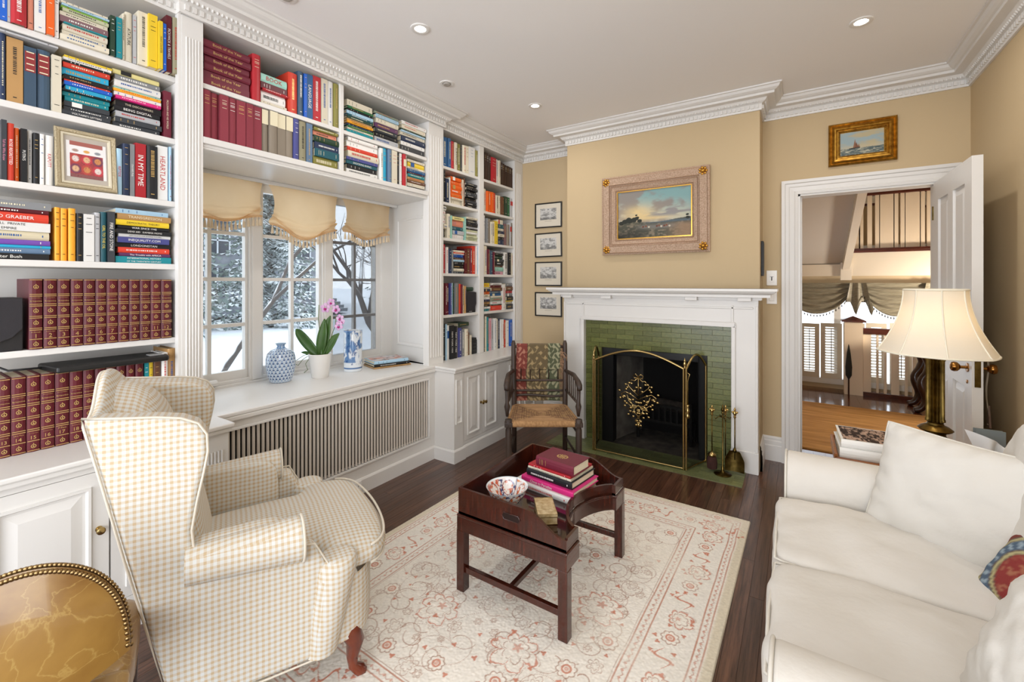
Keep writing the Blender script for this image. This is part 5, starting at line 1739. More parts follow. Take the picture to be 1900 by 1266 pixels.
y0, y1 = yx(101, xf_), yx(216, xf_)
zt = atX(103, 234, xf_).z; zb_ = 1.7525
sw_, sh_ = y1 - y0, zt - zb_ + .004
sf.location = (xf_ - .006, (y0 + y1) / 2, zb_ + sh_ / 2); sf.rotation_euler = (rad(-6), 0, PI / 2)
SFM = mat('silver_gilt_frame', 'b7a888', .4, metal=.4, bump=(220, .5))
frame_rails(sf, sw_, sh_, [(0, 0), (0, .010), (.004, .016), (.014, .014), (.017, .010), (.024, .008)], SFM)
frame_rails(sf, sw_ - .034, sh_ - .034, [(0, .008), (.002, .013), (.008, .012), (.011, .005)], mat('pale_inner_frame', 'd9cfb6', .4, metal=.2), 'inner_rail')
MB().box(-sw_ / 2 + .02, sw_ / 2 - .02, -.0055, .0, -sh_ / 2 + .02, sh_ / 2 - .02).build('mount', mat('stone_mount', 'b6ac9f', .8), sf)
def ornaments(u, v):
    c = np.broadcast_to(L3('e9e6e4'), u.shape + (3,)).copy()
    inn = (u > .08) & (u < .92)
    c = np.where((inn & (v > .88))[..., None], L3('a5655c'), c)
    c = np.where((inn & (v < .66))[..., None], L3('a34a4c'), c)
    c = np.where((inn & (v < .10))[..., None], L3('8a5a58'), c)
    for i in range(3):
        for j in range(2):
            cx, cy = .22 + i * .28, .24 + j * .28
            q = ((u - cx) / .10) ** 2 + ((v - cy) / .10) ** 2
            c = lerp(c, L3(['7b4a5c', 'b8524a', 'c24a52'][(i + j) % 3]), sstep(2.2, 1.6, q)); c = lerp(c, L3(['d9b08a', 'c98a5a', 'e0d0c8'][(i + 2 * j) % 3]), sstep(1.0, .4, q))
        cx = .22 + i * .28
        q = ((u - cx) / .10) ** 2 + ((v - .75) / .05) ** 2
        c = lerp(c, L3(['a98f84', 'd9a45a', '8d8f95'][i]), sstep(1, .3, q))
    return lerp(c, L3('6a4040'), sstep(.62, .75, fbm(u * 40, v * 44, 77)) * (inn & (v < .66)) * .6)
pic_plane('print', sf, .122, .150, -.0065, ornaments, 90, 100, PRINT)
for o in bpy.data.objects:
    pass

# ================================================================== outside: snowy garden
def snow_mat(name, col, thr=.35, snow='eef2f6', var=None):
    m, nt, b = nt_new(name)
    g = N(nt, 'ShaderNodeNewGeometry'); sx = N(nt, 'ShaderNodeSeparateXYZ')
    nt.links.new(g.outputs['Normal'], sx.inputs[0])
    no = N(nt, 'ShaderNodeTexNoise'); no.inputs['Scale'].default_value = 3.0
    nt.links.new(coords(nt), no.inputs['Vector'])
    z = mathn(nt, 'ADD', sx.outputs['Z'], mathn(nt, 'MULTIPLY', mathn(nt, 'SUBTRACT', no.outputs[0], .5), 1.1))
    f = mathn(nt, 'MULTIPLY', mathn(nt, 'SUBTRACT', z, thr), 5.0, True)
    nt.links.new(mixc(nt, f, C(col), C(snow)), b.inputs['Base Color'])
    b.inputs['Roughness'].default_value = .9
    return m
def ground(u, v):
    x = -3.3 - 60 * v; y = -30 + 90 * u
    return (x, y, -.55 + .5 * (noise.noise((x * .15, y * .15, 0)) ) * min(1, v * 8) + .9 * v)
gd = MB().grid(ground, 60, 44).build('snowy_ground', mat('fresh_snow', 'eef2f7', .9, var=('dfe6ee', 1.5)), None, smooth=True)
tag(gd, 'snow covered garden ground outside the window', 'snow', None, 'stuff')
BARK = snow_mat('snowy_bark', '57524f', .40); NEEDLE = snow_mat('frosted_needles', '6f7d7a', .50, 'e6edf0')
def bare_tree(x, y, h, seed, label, r0=.09, lean=(0, 0)):
    rg = random.Random(seed); t = thing('bare_tree', label, 'tree', (x, y, -.45 + .0), 0, 'bare trees in the snowy garden')
    tr = MB(); br = MB()
    def grow(p, d, ln, r, lev):
        pts = [p]; dd = d.copy()
        for i in range(5):
            dd = (dd + Vector((rg.uniform(-.22, .22), rg.uniform(-.22, .22), rg.uniform(-.12, .16)))).normalized()
            pts.append(pts[-1] + dd * ln / 5)
        (tr if lev == 0 else br).tube(pts, [r * (1 - .14 * i) for i in range(6)], 7 if lev < 2 else 4, cap=False)
        if lev < 4:
            for k in range(4 if lev < 3 else 3):
                i = rg.randint(2, 5)
                nd = (dd + Vector((rg.uniform(-1, 1), rg.uniform(-1, 1), rg.uniform(-.35, .55)))).normalized()
                grow(pts[i], nd, ln * rg.uniform(.5, .75), r * .52, lev + 1)
    grow(Vector((0, 0, 0)), Vector((lean[0], lean[1], 1)).normalized(), h * .42, r0, 0)
    tr.build('trunk', BARK, t, smooth=True, recalc=False); br.build('branches', BARK, t, smooth=True, recalc=False)
def conifer(x, y, h, rad_, seed, label):
    rg = random.Random(seed); t = thing('conifer', label, 'tree', (x, y, -.4), 0, 'frosted conifers along the garden edge')
    MB().tube([(0, 0, 0), (0, 0, h)], [.14, .02], 8).build('trunk', BARK, t, smooth=True)
    f = MB()
    n = int(h * 80)
    for i in range(n):
        q = (i / n) ** .9; z = .25 + q * (h - .3); L = rad_ * (1 - q) * rg.uniform(.6, 1.08) + .12
        a = rg.uniform(0, 2 * PI); dx, dy = math.cos(a), math.sin(a)
        for s in range(10):
            t0 = s / 10 * L; w_ = .17 * (1 - s / 11) * (L / rad_ + .35)
            z0 = z - .30 * t0 + .06 * t0 * t0 + rg.uniform(-.04, .04)
            for sd in (-1, 1):
                p0 = Vector((dx * t0, dy * t0, z0)); p1 = p0 + Vector((dx * .13 - dy * sd * w_, dy * .13 + dx * sd * w_, -.10 + rg.uniform(-.06, .04)))
                p2 = p0 + Vector((dx * .2, dy * .2, -.04))
                f.add([p0, p1, p2], [(0, 1, 2)])
    f.build('foliage', NEEDLE, t, recalc=False)
conifer(-17, 5.5, 8, 2.6, 1, 'tall frosted conifer seen through the left casement')
conifer(-17, 9.0, 9, 2.6, 2, 'broad frosted conifer behind the left casement, further back')
conifer(-15, 2.8, 7, 2.3, 3, 'frosted conifer at the left edge of the window view')
conifer(-17, 18.5, 9, 2.8, 4, 'frosted conifer seen through the right casement')
conifer(-14, 15.5, 8, 2.4, 5, 'frosted conifer just right of the snowy house')
conifer(-29, 13, 11, 3.0, 6, 'frosted conifer standing behind the snowy house')
conifer(-30, 7.5, 12, 3.4, 7, 'distant frosted conifer behind the garden')
conifer(-23, 22, 11, 3.4, 8, 'distant frosted conifer on the right of the garden')
bare_tree(-7.5, 6.6, 7, 4, 'snow lined bare tree in front of the middle casement', .09, (.2, -.3))
bare_tree(-6.6, 7.0, 6, 12, 'leaning bare trunk with snow outside the right casement', .10, (.1, .35))
bare_tree(-6.6, 2.3, 8, 21, 'snow lined bare tree leaning across the left and middle casements', .06, (.1, 1.0))
bare_tree(-12, 11.5, 8, 33, 'bare tree with snowy twigs near the house', .08)
bare_tree(-9.5, 8.8, 6, 41, 'thin bare tree with snowy twigs in the middle of the garden', .06, (-.2, .1))
hz = thing('neighbour_house', 'grey stone house with snowy gable roof across the garden', 'house', (-21, 10.6, -.1))
STONE = mat('grey_stone', '8b9098', .9, var=('6f757e', 3))
MB().box(-3, 0, -3.2, 3.6, 0, 4.2).build('wall', STONE, hz)
MB().prism([(-3.6, 4.1), (4.0, 4.1), (.2, 7.2)], -3.3, .25, 'x').build('roof', snow_mat('snowy_roof', '70757c', .3), hz)
MB().box(-2, -1.2, 1.6, 2.4, 5, 8).build('chimney', STONE, hz)
for yy in (-2.2, -.4, 1.6):
    for z in (.9, 2.7):
        o = MB().box(0, .05, yy, yy + .9, z, z + 1.2).build('window', mat('house_glass', '3a4450', .2), hz)
        MB().box(.05, .08, yy + .42, yy + .48, z, z + 1.2).box(.05, .08, yy, yy + .9, z + .57, z + .63).box(.05, .08, yy - .06, yy, z, z + 1.2).box(.05, .08, yy + .9, yy + .96, z, z + 1.2).build('window_bars', mat('house_trim', 'cdd2d8', .7), o)
for i in range(4):
    MB().box(.0, .6 + .3 * (3 - i), 2.7, 3.7, .0 + i * .16, .16 + i * .16).build('step', snow_mat('snowy_step', '80858c', .3), hz)
# ================================================================== rug
def draw_rug():
    x0, x1, y0, y1 = -1.868, -.245, .76, 2.842
    st = .0030
    nu, nv = int((x1 - x0) / st), int((y1 - y0) / st)
    gx, gy = np.meshgrid(np.linspace(0, x1 - x0, nu), np.linspace(0, y1 - y0, nv))
    W, H = x1 - x0, y1 - y0
    wob = .004
    X = gx + wob * (vn(gx * 9, gy * 9, 3) - .5); Y = gy + wob * (vn(gx * 9 + 5, gy * 9, 8) - .5)
    e = np.minimum(np.minimum(X, W - X), np.minimum(Y, H - Y))
    c = np.broadcast_to(L3('ebe4d8'), gx.shape + (3,)).copy()
    c = lerp(c, L3('dacfb8'), sstep(.045, .03, e))
    c = lerp(c, L3('e9e3d8'), sstep(.045, .05, e) * sstep(.30, .29, e))
    TC, BRN, GR = L3('c87a5e'), L3('a67c66'), L3('c3bcae')
    red = L3('c08a74')
    layers = np.zeros(gx.shape); 
    def line(d, w, col, k=1.0):
        nonlocal c
        c = lerp(c, col, sstep(w, w * .4, np.abs(d)) * k)
    line(e - .045, .004, red, .8); line(e - .078, .004, red, .9); line(e - .245, .004, red, .9); line(e - .285, .004, red, .9); line(e - .295, .002, BRN, .6)
    # running coordinate along the border
    side = (np.minimum(X, W - X) < np.minimum(Y, H - Y))
    s = np.where(side, Y, X)
    for ec, amp in ((.062, .010), (.265, .012)):
        z = np.abs(((s / .034) % 1.0) - .5) * 2
        line((e - ec) - (z - .5) * 2 * amp * .6, .0028, red, .75)
        bl = ((s / .034 + .5) % 1.0 - .5) * .034
        c = lerp(c, TC, sstep(.0055, .003, np.hypot(bl, e - ec)) * .7)
    rg = random.Random(17)
    def win(cx, cy, R):
        i0, i1 = max(0, int((cx - R) / st)), min(nu, int((cx + R) / st) + 1); j0, j1 = max(0, int((cy - R) / st)), min(nv, int((cy + R) / st) + 1)
        return slice(j0, j1), slice(i0, i1)
    def motif(cx, cy, R, kind, an, strong=1.0):
        jj, ii = win(cx, cy, R * 1.6)
        dx, dy = X[jj, ii] - cx, Y[jj, ii] - cy
        if dx.size == 0: return
        r = np.hypot(dx, dy); th = np.arctan2(dy, dx) - an
        sub = c[jj, ii]
        if kind == 'rosette':
            n = 8
            f = R * (.78 + .22 * np.abs(np.cos(th * n / 2)))
            sub = lerp(sub, L3('efe8dc'), sstep(f, f * .9, r) * .8)
            sub = lerp(sub, BRN, sstep(.0035, .0015, np.abs(r - f)) * .75 * strong)
            sub = lerp(sub, TC, sstep(.005, .0025, np.abs(r - R * .42)) * .85 * strong)
            sub = lerp(sub, TC, sstep(.005, .003, np.abs(r - R * .12)) * .6)
        elif kind == 'palmette':
            n = 5
            a = np.abs(th); f = R * (.55 + .45 * np.abs(np.cos(th * 3.5)) ** .5) * (1 - .3 * np.cos(th)) * (1 + .25 * (vn(dx * 60 + cx * 9, dy * 60, 5) - .5))
            sub = lerp(sub, L3('efe7da'), sstep(f, f * .92, r) * .7)
            sub = lerp(sub, TC, sstep(.0048, .0022, np.abs(r - f)) * .8 * strong)
            sub = lerp(sub, BRN, sstep(.002, .001, np.abs(r - f * 1.12)) * .5)
            f2 = f * .62
            sub = lerp(sub, BRN, sstep(.003, .0012, np.abs(r - f2)) * .7)
            f3 = R * .22 * (1 + .4 * np.cos(th * 5))
            sub = lerp(sub, TC, sstep(f3, f3 * .7, r) * .6 * strong)
        elif kind == 'bud':
            f = R * (.5 + .5 * np.abs(np.cos(th * 1.5)) ** 2)
            sub = lerp(sub, TC, sstep(f, f * .75, r) * .85 * strong)
        elif kind == 'outline':
            f = R * (.6 + .4 * np.abs(np.cos(th * 3)))
            sub = lerp(sub, BRN, sstep(.003, .0012, np.abs(r - f)) * .6); sub = lerp(sub, BRN, sstep(.003, .0012, np.abs(r - f * .55)) * .5)
        elif kind == 'scroll':
            t = np.cos(an) * dx + np.sin(an) * dy; q = -np.sin(an) * dx + np.cos(an) * dy
            d = q - R * .45 * np.sin(t / R * 4.4)
            wdt = .010 * np.clip(1 - np.abs(t) / R, 0, 1) + .001
            sub = lerp(sub, TC, sstep(wdt, wdt * .5, np.abs(d)) * sstep(R, R * .8, np.abs(t)) * .9 * strong)
            for q0 in (-.5, .5):
                rr = np.hypot(t - q0 * R, q - R * .35 * np.sin(q0 * 3.2) * 1.6)
                sub = lerp(sub, TC, sstep(R * .13, R * .07, rr) * .85 * strong)
        c[jj, ii] = sub
    # thin curling vines in the field
    def vine(cx, cy, R, a0, turns, col):
        n = int(60 * turns) + 20
        for i in range(n):
            t = i / n
            a = a0 + turns * 2 * PI * t; r = R * (1 - .75 * t)
            px, py = cx + r * math.cos(a), cy + r * math.sin(a)
            jj, ii = win(px, py, .006)
            d = np.hypot(X[jj, ii] - px, Y[jj, ii] - py)
            if d.size: c[jj, ii] = lerp(c[jj, ii], col, sstep(.0030, .0014, d) * .6)
    fx0, fx1, fy0, fy1 = .33, W - .33, .33, H - .33
    for i in range(120):
        vine(rg.uniform(fx0, fx1), rg.uniform(fy0, fy1), rg.uniform(.05, .13), rg.uniform(0, 6), rg.choice([.6, .8, 1.1]) * rg.choice([1]), BRN)
    pts = []
    def place(n, dmin, kind, r0, r1, strong=1.0):
        k = 0
        for _ in range(n * 30):
            if k >= n: break
            p = (rg.uniform(fx0, fx1), rg.uniform(fy0, fy1))
            if all((p[0] - q[0]) ** 2 + (p[1] - q[1]) ** 2 > dmin * dmin for q in pts):
                pts.append(p); k += 1
                motif(p[0], p[1], rg.uniform(r0, r1), kind, rg.uniform(0, 6.28), strong)
    for p, q in (((.62, .62), .085), ((1.0, .62), .085), ((.62, H - .62), .085), ((1.0, H - .62), .085), ((W / 2, H / 2), .11), ((.45, 1.0), .09), ((W - .45, 1.0), .09)):
        pts.append(p); motif(p[0], p[1], q, 'palmette', PI / 2 if p[1] < H / 2 else -PI / 2)
    place(16, .13, 'rosette', .030, .042); place(44, .090, 'outline', .026, .042); place(110, .052, 'bud', .009, .015); place(60, .050, 'outline', .013, .022)
    # border flowers and scrolls
    n = 0
    for L, fn in ((H, lambda t: (.165, t, PI / 2)), (H, lambda t: (W - .165, t, PI / 2)), (W, lambda t: (t, .165, 0)), (W, lambda t: (t, H - .165, 0))):
        k = int(L / .115)
        for i in range(k):
            t = (i + .5) * L / k
            px, py, an = fn(t)
            if i % 3 == 0: motif(px, py, .05, 'palmette', an + PI / 2)
            elif i % 3 == 1: motif(px, py + rg.uniform(-.01, .01), .052, 'scroll', an + .5)
            else: motif(px, py, .034, 'rosette', 0)
            for q in range(3):
                a = rg.uniform(0, 6.28); motif(px + .055 * math.cos(a), py + .055 * math.sin(a), .012, 'bud', a)
    # worn patches and pile mottling
    wear = fbm(X * 3.5, Y * 3.5, 51)
    c = lerp(c, L3('e6decf'), sstep(.5, .75, wear) * .45)
    pile = .93 + .14 * vn(gx * 170, gy * 170, 61)
    c = np.clip(c * pile[..., None], 0, 1)
    P = np.stack([gx + x0, gy + y0, .0095 + .0015 * vn(gx * 160, gy * 160, 71)], -1)
    P[:, 0, 2] = P[:, -1, 2] = 0.001; P[0, :, 2] = P[-1, :, 2] = 0.001
    cx_, cy_ = (x0 + x1) / 2, (y0 + y1) / 2
    t = thing('area_rug', 'ivory Persian style rug with terracotta flowers under the coffee table', 'rug', (cx_, cy_, 0), 0)
    t.rotation_euler = (0, 0, rad(-.9))
    link('pile', grid_mesh('pile', P, c, mat_attr('wool_pile', .95, .05), smooth=True, off=(cx_, cy_, 0)), t)
    fr = MB()
    for yy, sg in ((y0, -1), (y1, 1)):
        n = 260
        for i in range(n):
            x = x0 + (i + .5) * (x1 - x0) / n; a = rg.uniform(-.006, .006); ln = rg.uniform(.03, .045) if sg < 0 else .008
            fr.tube([(x - cx_, yy - cy_, .004), (x + a - cx_, yy + sg * ln * .5 - cy_, .005), (x + a * 2 - cx_, yy + sg * ln - cy_, .0025)], .0016, 4, cap=False)
    f = fr.build('fringe', mat('fringe_cotton', 'd8ccb6', .95), t, recalc=False); f['kind'] = 'stuff'
draw_rug()

# ================================================================== cushion helpers
def rbox(sx, sy, sz, n=10, p=5.0, puff=0.0, wr=0.0, seed=0):
    """soft box: superellipsoid-like rounded block, centred; puff crowns top and bottom"""
    mb = MB(); vs = {}
    verts = []; faces = []
    def key(i, j, k):
        q = (i, j, k)
        if q not in vs:
            x, y, z = 2 * i / n - 1, 2 * j / n - 1, 2 * k / n - 1
            l = (abs(x) ** p + abs(y) ** p + abs(z) ** p) ** (1 / p)
            m_ = max(abs(x), abs(y), abs(z))
            f = m_ / l if l else 1
            X, Y, Z = x * f, y * f, z * f
            Z += puff / (sz / 2) * (1 - X * X) * (1 - Y * Y) * (1 if Z > 0 else -.3) * abs(Z)
            v = Vector((X * sx / 2, Y * sy / 2, Z * sz / 2))
            if wr:
                nn = noise.noise(v * 7 + Vector((seed, 0, 0))) + .5 * noise.noise(v * 17 + Vector((0, seed, 0)))
                v += Vector((X, Y, Z)) * wr * nn
            vs[q] = len(verts); verts.append(v)
        return vs[q]
    for a in range(n):
        for b in range(n):
            for k in (0, n):
                faces.append((key(a, b, k), key(a + 1, b, k), key(a + 1, b + 1, k), key(a, b + 1, k)))
                faces.append((key(a, k, b), key(a + 1, k, b), key(a + 1, k, b + 1), key(a, k, b + 1)))
                faces.append((key(k, a, b), key(k, a + 1, b), key(k, a + 1, b + 1), key(k, a, b + 1)))
    mb.add(verts, faces)
    return mb
def place(mb, loc, rot=(0, 0, 0)):
    M = Matrix.Translation(loc) @ Matrix.Rotation(rot[2], 4, 'Z') @ Matrix.Rotation(rot[1], 4, 'Y') @ Matrix.Rotation(rot[0], 4, 'X')
    return mb.xf(M)
def pillow_pts(w, h, t, n=36, wr=.006, seed=0, pinch=.06):
    u, v = np.meshgrid(np.linspace(-1, 1, n), np.linspace(-1, 1, n))
    th = t / 2 * ((1 - np.abs(u) ** 2.6) * (1 - np.abs(v) ** 2.6)) ** .55
    px = u * w / 2 * (1 - pinch * (1 - v * v) ** 2 * np.abs(u) ** 3 * .6)
    py = v * h / 2 * (1 - pinch * (1 - u * u) ** 2 * np.abs(v) ** 3 * .6)
    rad_w = (fbm(u * 3 + seed, v * 3, seed) - .5)
    rim = np.maximum(np.abs(u), np.abs(v))
    cr = np.sin(np.where(np.abs(u) > np.abs(v), v, u) * 19 + seed + 3 * rad_w) * sstep(.55, .95, rim) * sstep(1.0, .97, rim)
    th2 = th + wr * (rad_w * 2 * (1 - rim ** 4) + .35 * cr)
    return px, py, th, th2
def pillow(name, label, w, h, t, M, m, seed=0, paint=None, piping=None, group=None, cat='pillow', wr=.008):
    px, py, th, th2 = pillow_pts(w, h, t, 44, wr, seed)
    n = px.shape[0]
    o = thing(name, label, cat, M.translation, 0, group)
    o.matrix_world = M
    F_ = np.stack([px, py, th2], -1); B_ = np.stack([px, py, -th], -1)
    P = np.concatenate([F_, B_[:, ::-1]], 1)
    if paint is None:
        me = grid_mesh('cover', P, None, m)
    else:
        u = px / w + .5; v = py / h + .5
        cc = paint(u, v); me = grid_mesh('cover', P, np.concatenate([cc, cc[:, ::-1]], 1), m)
    link('cover', me, o)
    if piping:
        ring = [(px[0, i], py[0, i], 0) for i in range(n)] + [(px[j, -1], py[j, -1], 0) for j in range(1, n)] + [(px[-1, i], py[-1, i], 0) for i in range(n - 2, -1, -1)] + [(px[j, 0], py[j, 0], 0) for j in range(n - 2, 0, -1)]
        MB().tube(ring, .0035, 6, closed=True).build('piping', piping, o, smooth=True, recalc=False)
    return o
def frameM(o, ex, ey):
    ex = Vector(ex).normalized(); ey = Vector(ey); ey = (ey - ex * ey.dot(ex)).normalized(); ez = ex.cross(ey)
    M = Matrix(((ex.x, ey.x, ez.x, o[0]), (ex.y, ey.y, ez.y, o[1]), (ex.z, ey.z, ez.z, o[2]), (0, 0, 0, 1)))
    return M

# ================================================================== gingham wing chair
def gingham():
    m, nt, b = nt_new('tan_gingham_weave')
    uv = N(nt, 'ShaderNodeUVMap'); sx = N(nt, 'ShaderNodeSeparateXYZ')
    no = N(nt, 'ShaderNodeTexNoise'); no.inputs['Scale'].default_value = 9.0
    nt.links.new(uv.outputs[0], no.inputs['Vector'])
    vm = N(nt, 'ShaderNodeVectorMath', operation='MULTIPLY_ADD'); nt.links.new(no.outputs['Color'], vm.inputs[0]); vm.inputs[1].default_value = (.006, .006, .006); nt.links.new(uv.outputs[0], vm.inputs[2])
    nt.links.new(vm.outputs[0], sx.inputs[0])
    P = .0160
    def stripe(s):
        q = mathn(nt, 'PINGPONG', mathn(nt, 'MULTIPLY', s, 1 / P), .5)
        return mathn(nt, 'MULTIPLY', mathn(nt, 'SUBTRACT', q, .235), 14.0, True)
    v = mathn(nt, 'MULTIPLY', mathn(nt, 'ADD', stripe(sx.outputs['X']), stripe(sx.outputs['Y'])), .5)
    rp = N(nt, 'ShaderNodeValToRGB'); nt.links.new(v, rp.inputs[0])
    e = rp.color_ramp.elements
    e[0].position = 0; e[0].color = C('d5d6d2'); e[1].position = 1; e[1].color = C('c6b08f')
    q = e.new(.5); q.color = C('d1c7b6')
    nt.links.new(rp.outputs[0], b.inputs['Base Color'])
    b.inputs['Roughness'].default_value = .9; b.inputs['Specular IOR Level'].default_value = .15
    wv = N(nt, 'ShaderNodeTexNoise'); wv.inputs['Scale'].default_value = 900; nt.links.new(uv.outputs[0], wv.inputs['Vector'])
    bp = N(nt, 'ShaderNodeBump'); bp.inputs['Strength'].default_value = .15; bp.inputs['Distance'].default_value = .004
    nt.links.new(wv.outputs[0], bp.inputs['Height']); nt.links.new(bp.outputs[0], b.inputs['Normal'])
    return m
GING = gingham()
CHERRY = mat('cherry_leg', '7a3418', .25, var=('572010', 14), coat=.3)
WELT = mat('gingham_welt', 'd9d0bf', .9)
wc = thing('wing_armchair', 'cream and tan gingham wing armchair with cherry cabriole legs', 'armchair', (-1.692, .807, 0), rad(66.1 - 90))
def xo(y): return .335 + .10 * y
SIDE = [(-.185, .150), (.05, .155), (.215, .165), (.235, .30), (.225, .45), (.18, .535), (.02, .545), (-.10, .555), (-.135, .60), (-.140, .66), (-.128, .74), (-.112, .82), (-.102, .88), (-.104, .93), (-.125, .965), (-.165, .985), (-.22, .995), (-.30, 1.003), (-.375, 1.012), (-.372, .99), (-.34, .85), (-.29, .62), (-.24, .40)]
for sgn in (1, -1):
    m = MB(); n = len(SIDE); th = .062
    vs = [(sgn * xo(y), y, z) for y, z in SIDE] + [(sgn * (xo(y) - th - .03 * (z > .6)), y * .985 - .002, z * .995) for y, z in SIDE]
    f = [tuple(range(n)), tuple(range(n, 2 * n))[::-1]] + [(i, (i + 1) % n, (i + 1) % n + n, i + n) for i in range(n)]
    m.add(vs, f)
    m.build('wing_side', GING, wc, smooth=35, uv=True, bev=(.016, 4))
    MB().tube([(sgn * (xo(y) + .001), y, z) for y, z in SIDE], .0034, 6, closed=True).build('side_welt', WELT, wc, smooth=True)
# back: raked slab with serpentine top
def ytr(z): return -.185 - (z - .15) * .222
def ztop(x): return 1.000 + .085 * (math.cos(min(1, abs(x) / .27) * PI) * .5 + .5)
def back_fn(front):
    def fn(u, v):
        x = (u - .5) * 2 * .275
        z = .15 + v * (ztop(x) - .15)
        e = max(0, 1 - abs(2 * u - 1) ** 6) * max(0, 1 - max(0, (v - .86) / .14) ** 3)
        if front: return (x * .97, ytr(z) + .045 + .115 * e * (.55 + .45 * math.sin(min(1, v) * PI)), z - .03 * (1 - e) * (v > .9))
        return (x, ytr(z) + .004, z)
    return fn
MB().grid(back_fn(True), 22, 30).build('inside_back', GING, wc, smooth=True, uv=True, recalc=False)
m = MB().grid(back_fn(False), 22, 30); m.build('outside_back', GING, wc, smooth=True, uv=True, recalc=False)
def topfn(u, v):
    x = (u - .5) * 2 * .278
    a = back_fn(False)(u, 1.0); b_ = back_fn(True)(u, 1.0); q = Vector(a).lerp(Vector(b_), v)
    return (q.x, q.y, q.z + .022 * math.sin(PI * v))
MB().grid(topfn, 22, 9).build('top_boxing', GING, wc, smooth=True, uv=True, recalc=False)
MB().tube([back_fn(False)(i / 24, 1.0) for i in range(25)], .0048, 6).build('back_welt', WELT, wc, smooth=True)
# rolled arms
for sgn in (1, -1):
    def arm(u, v):
        y = -.155 + v * .300
        r = .052 + .016 * v
        a = 2 * PI * u
        cx, cz = sgn * (.318 + .018 * v), .560 - .004 * v
        fade = 1.0
        return (cx + r * 1.02 * math.cos(a), y + .012 * math.sin(PI * v) * 0, cz + r * math.sin(a))
    m = MB().grid(arm, 26, 14, cu=True)
    k = 26
    m.f.append(tuple(13 * 26 + j for j in range(26))); m.m.append(0)
    m.build('arm', GING, wc, smooth=50, uv=True, bev=(.010, 3))
    MB().tube([arm(j / 26, 1.0) for j in range(26)], .0045, 6, closed=True).build('arm_welt', WELT, wc, smooth=True)
    # inner arm panel and scrolling front stump
    place(rbox(.075, .32, .40, 12, 5), (sgn * .278, -.03, .415)).build('inner_arm', GING, wc, smooth=True, uv=True)
    def stump(u, v):
        a = 2 * PI * u; z = .165 + v * .300
        w_ = .052 + .012 * math.sin(PI * v) + .012 * v; d = .052 + .018 * v
        return (sgn * (.318 + .006 * v) + w_ * math.cos(a) * (1 if v < .97 else .8), .205 + .050 * v + d * math.sin(a) * (1 if v < .97 else .8), z)
    m = MB().grid(stump, 20, 12, cu=True); m.f.append(tuple(11 * 20 + j for j in range(20))); m.m.append(0)
    m.build('arm_front', GING, wc, smooth=60, uv=True, bev=(.012, 3))
# T seat cushion with a bowed front
def cush(u, v, top):
    # u across, v depth
    y = -.20 + v * .625
    hw = .235 + .095 * float(sstep(.62, .74, np.array(v)))
    bow = .045 * (1 - (2 * u - 1) ** 2) * v ** 3
    x = (2 * u - 1) * hw
    ed = (1 - abs(2 * u - 1) ** 5) * (1 - abs(2 * v - 1) ** 7)
    corner = .05 * (abs(2 * u - 1) ** 8) * (v ** 14)
    z = .415 + (1 if top else -1) * (.052 * max(ed, 0) ** .45 + (.028 * math.sin(PI * u) * math.sin(PI * v) if top else 0))
    return (x * (1 - corner), y + bow - corner, z)
m = MB().grid(lambda u, v: cush(u, v, True), 34, 30); m.grid(lambda u, v: cush(u, v, False), 34, 30)
m.build('seat_cushion', GING, wc, smooth=True, uv=True)
rim = [cush(i / 33, 1.0, True) for i in range(34)]
for dz in (.032, -.030):
    MB().tube([(p[0] * .985, p[1] - .006, p[2] + dz) for p in rim], .0045, 6).build('cushion_welt', WELT, wc, smooth=True)
def rail(u, v):
    a = PI * u; k = 1 + .015 * math.sin(PI * v)
    x = -.335 * k * (1 if math.cos(a) > 0 else -1) * abs(math.cos(a)) ** .55
    y = .215 + .185 * k * math.sin(a) ** .6
    return (x, y, .165 + v * .210)
MB().grid(rail, 44, 8).build('front_rail', GING, wc, smooth=True, uv=True, recalc=False)
MB().box(-.29, .29, -.17, .30, .17, .37).build('seat_base', GING, wc, uv=True)
for sgn in (1, -1):
    MB().tube([(sgn * .285, .268, .205), (sgn * .298, .300, .175), (sgn * .302, .318, .13), (sgn * .294, .310, .075), (sgn * .292, .312, .038), (sgn * .300, .335, .018), (sgn * .306, .352, .010)],
              [.034, .036, .030, .021, .016, .021, .011], 12).build('front_leg', CHERRY, wc, smooth=True)
    MB().tube([(sgn * .25, -.15, .16), (sgn * .255, -.17, .08), (sgn * .26, -.20, .0)], [.024, .020, .017], 8).build('back_leg', CHERRY, wc, smooth=True)

# ================================================================== butler's tray coffee table
TX0, TX1, TY0, TY1 = -1.268, -.727, 1.490, 2.142
tb = thing('coffee_table', 'dark mahogany coffee table stand with straight legs and H stretcher', 'table', ((TX0 + TX1) / 2, (TY0 + TY1) / 2, 0), 0, None, True)
def conc(inset, n=16, cut=0.0):
    """right-hand edge, front to back, with the hollow cut-out"""
    x = TX1 - inset; pts = [(x, TY0 + inset + cut), (x, TY0 + .115)]
    y0_, y1_ = TY0 + .115, TY1 - .115
    for i in range(n + 1):
        t = i / n; pts.append((x - .018 - .098 * math.sin(PI * t) ** .75 if 0 < t < 1 else x - .018, y0_ + (y1_ - y0_) * t))
    pts += [(x, TY1 - .115), (x, TY1 - inset - cut)]
    return pts
OUT = [(TX0, TY0)] + conc(0) + [(TX0, TY1)]
ZS = .347
lw = .040
ZB = .010
for x, y in ((TX0, TY0), (TX1 - lw, TY0), (TX1 - lw, TY1 - lw), (TX0, TY1 - lw)):
    MB().box(x, x + lw, y, y + lw, ZB, ZS - .070).build('leg', DARKWOOD, tb, bev=(.002, 2))
m = MB(); m.prism(OUT, ZS - .012, ZS, 'z')
m.build('stand_top', DARKWOOD, tb, bev=(.004, 2))
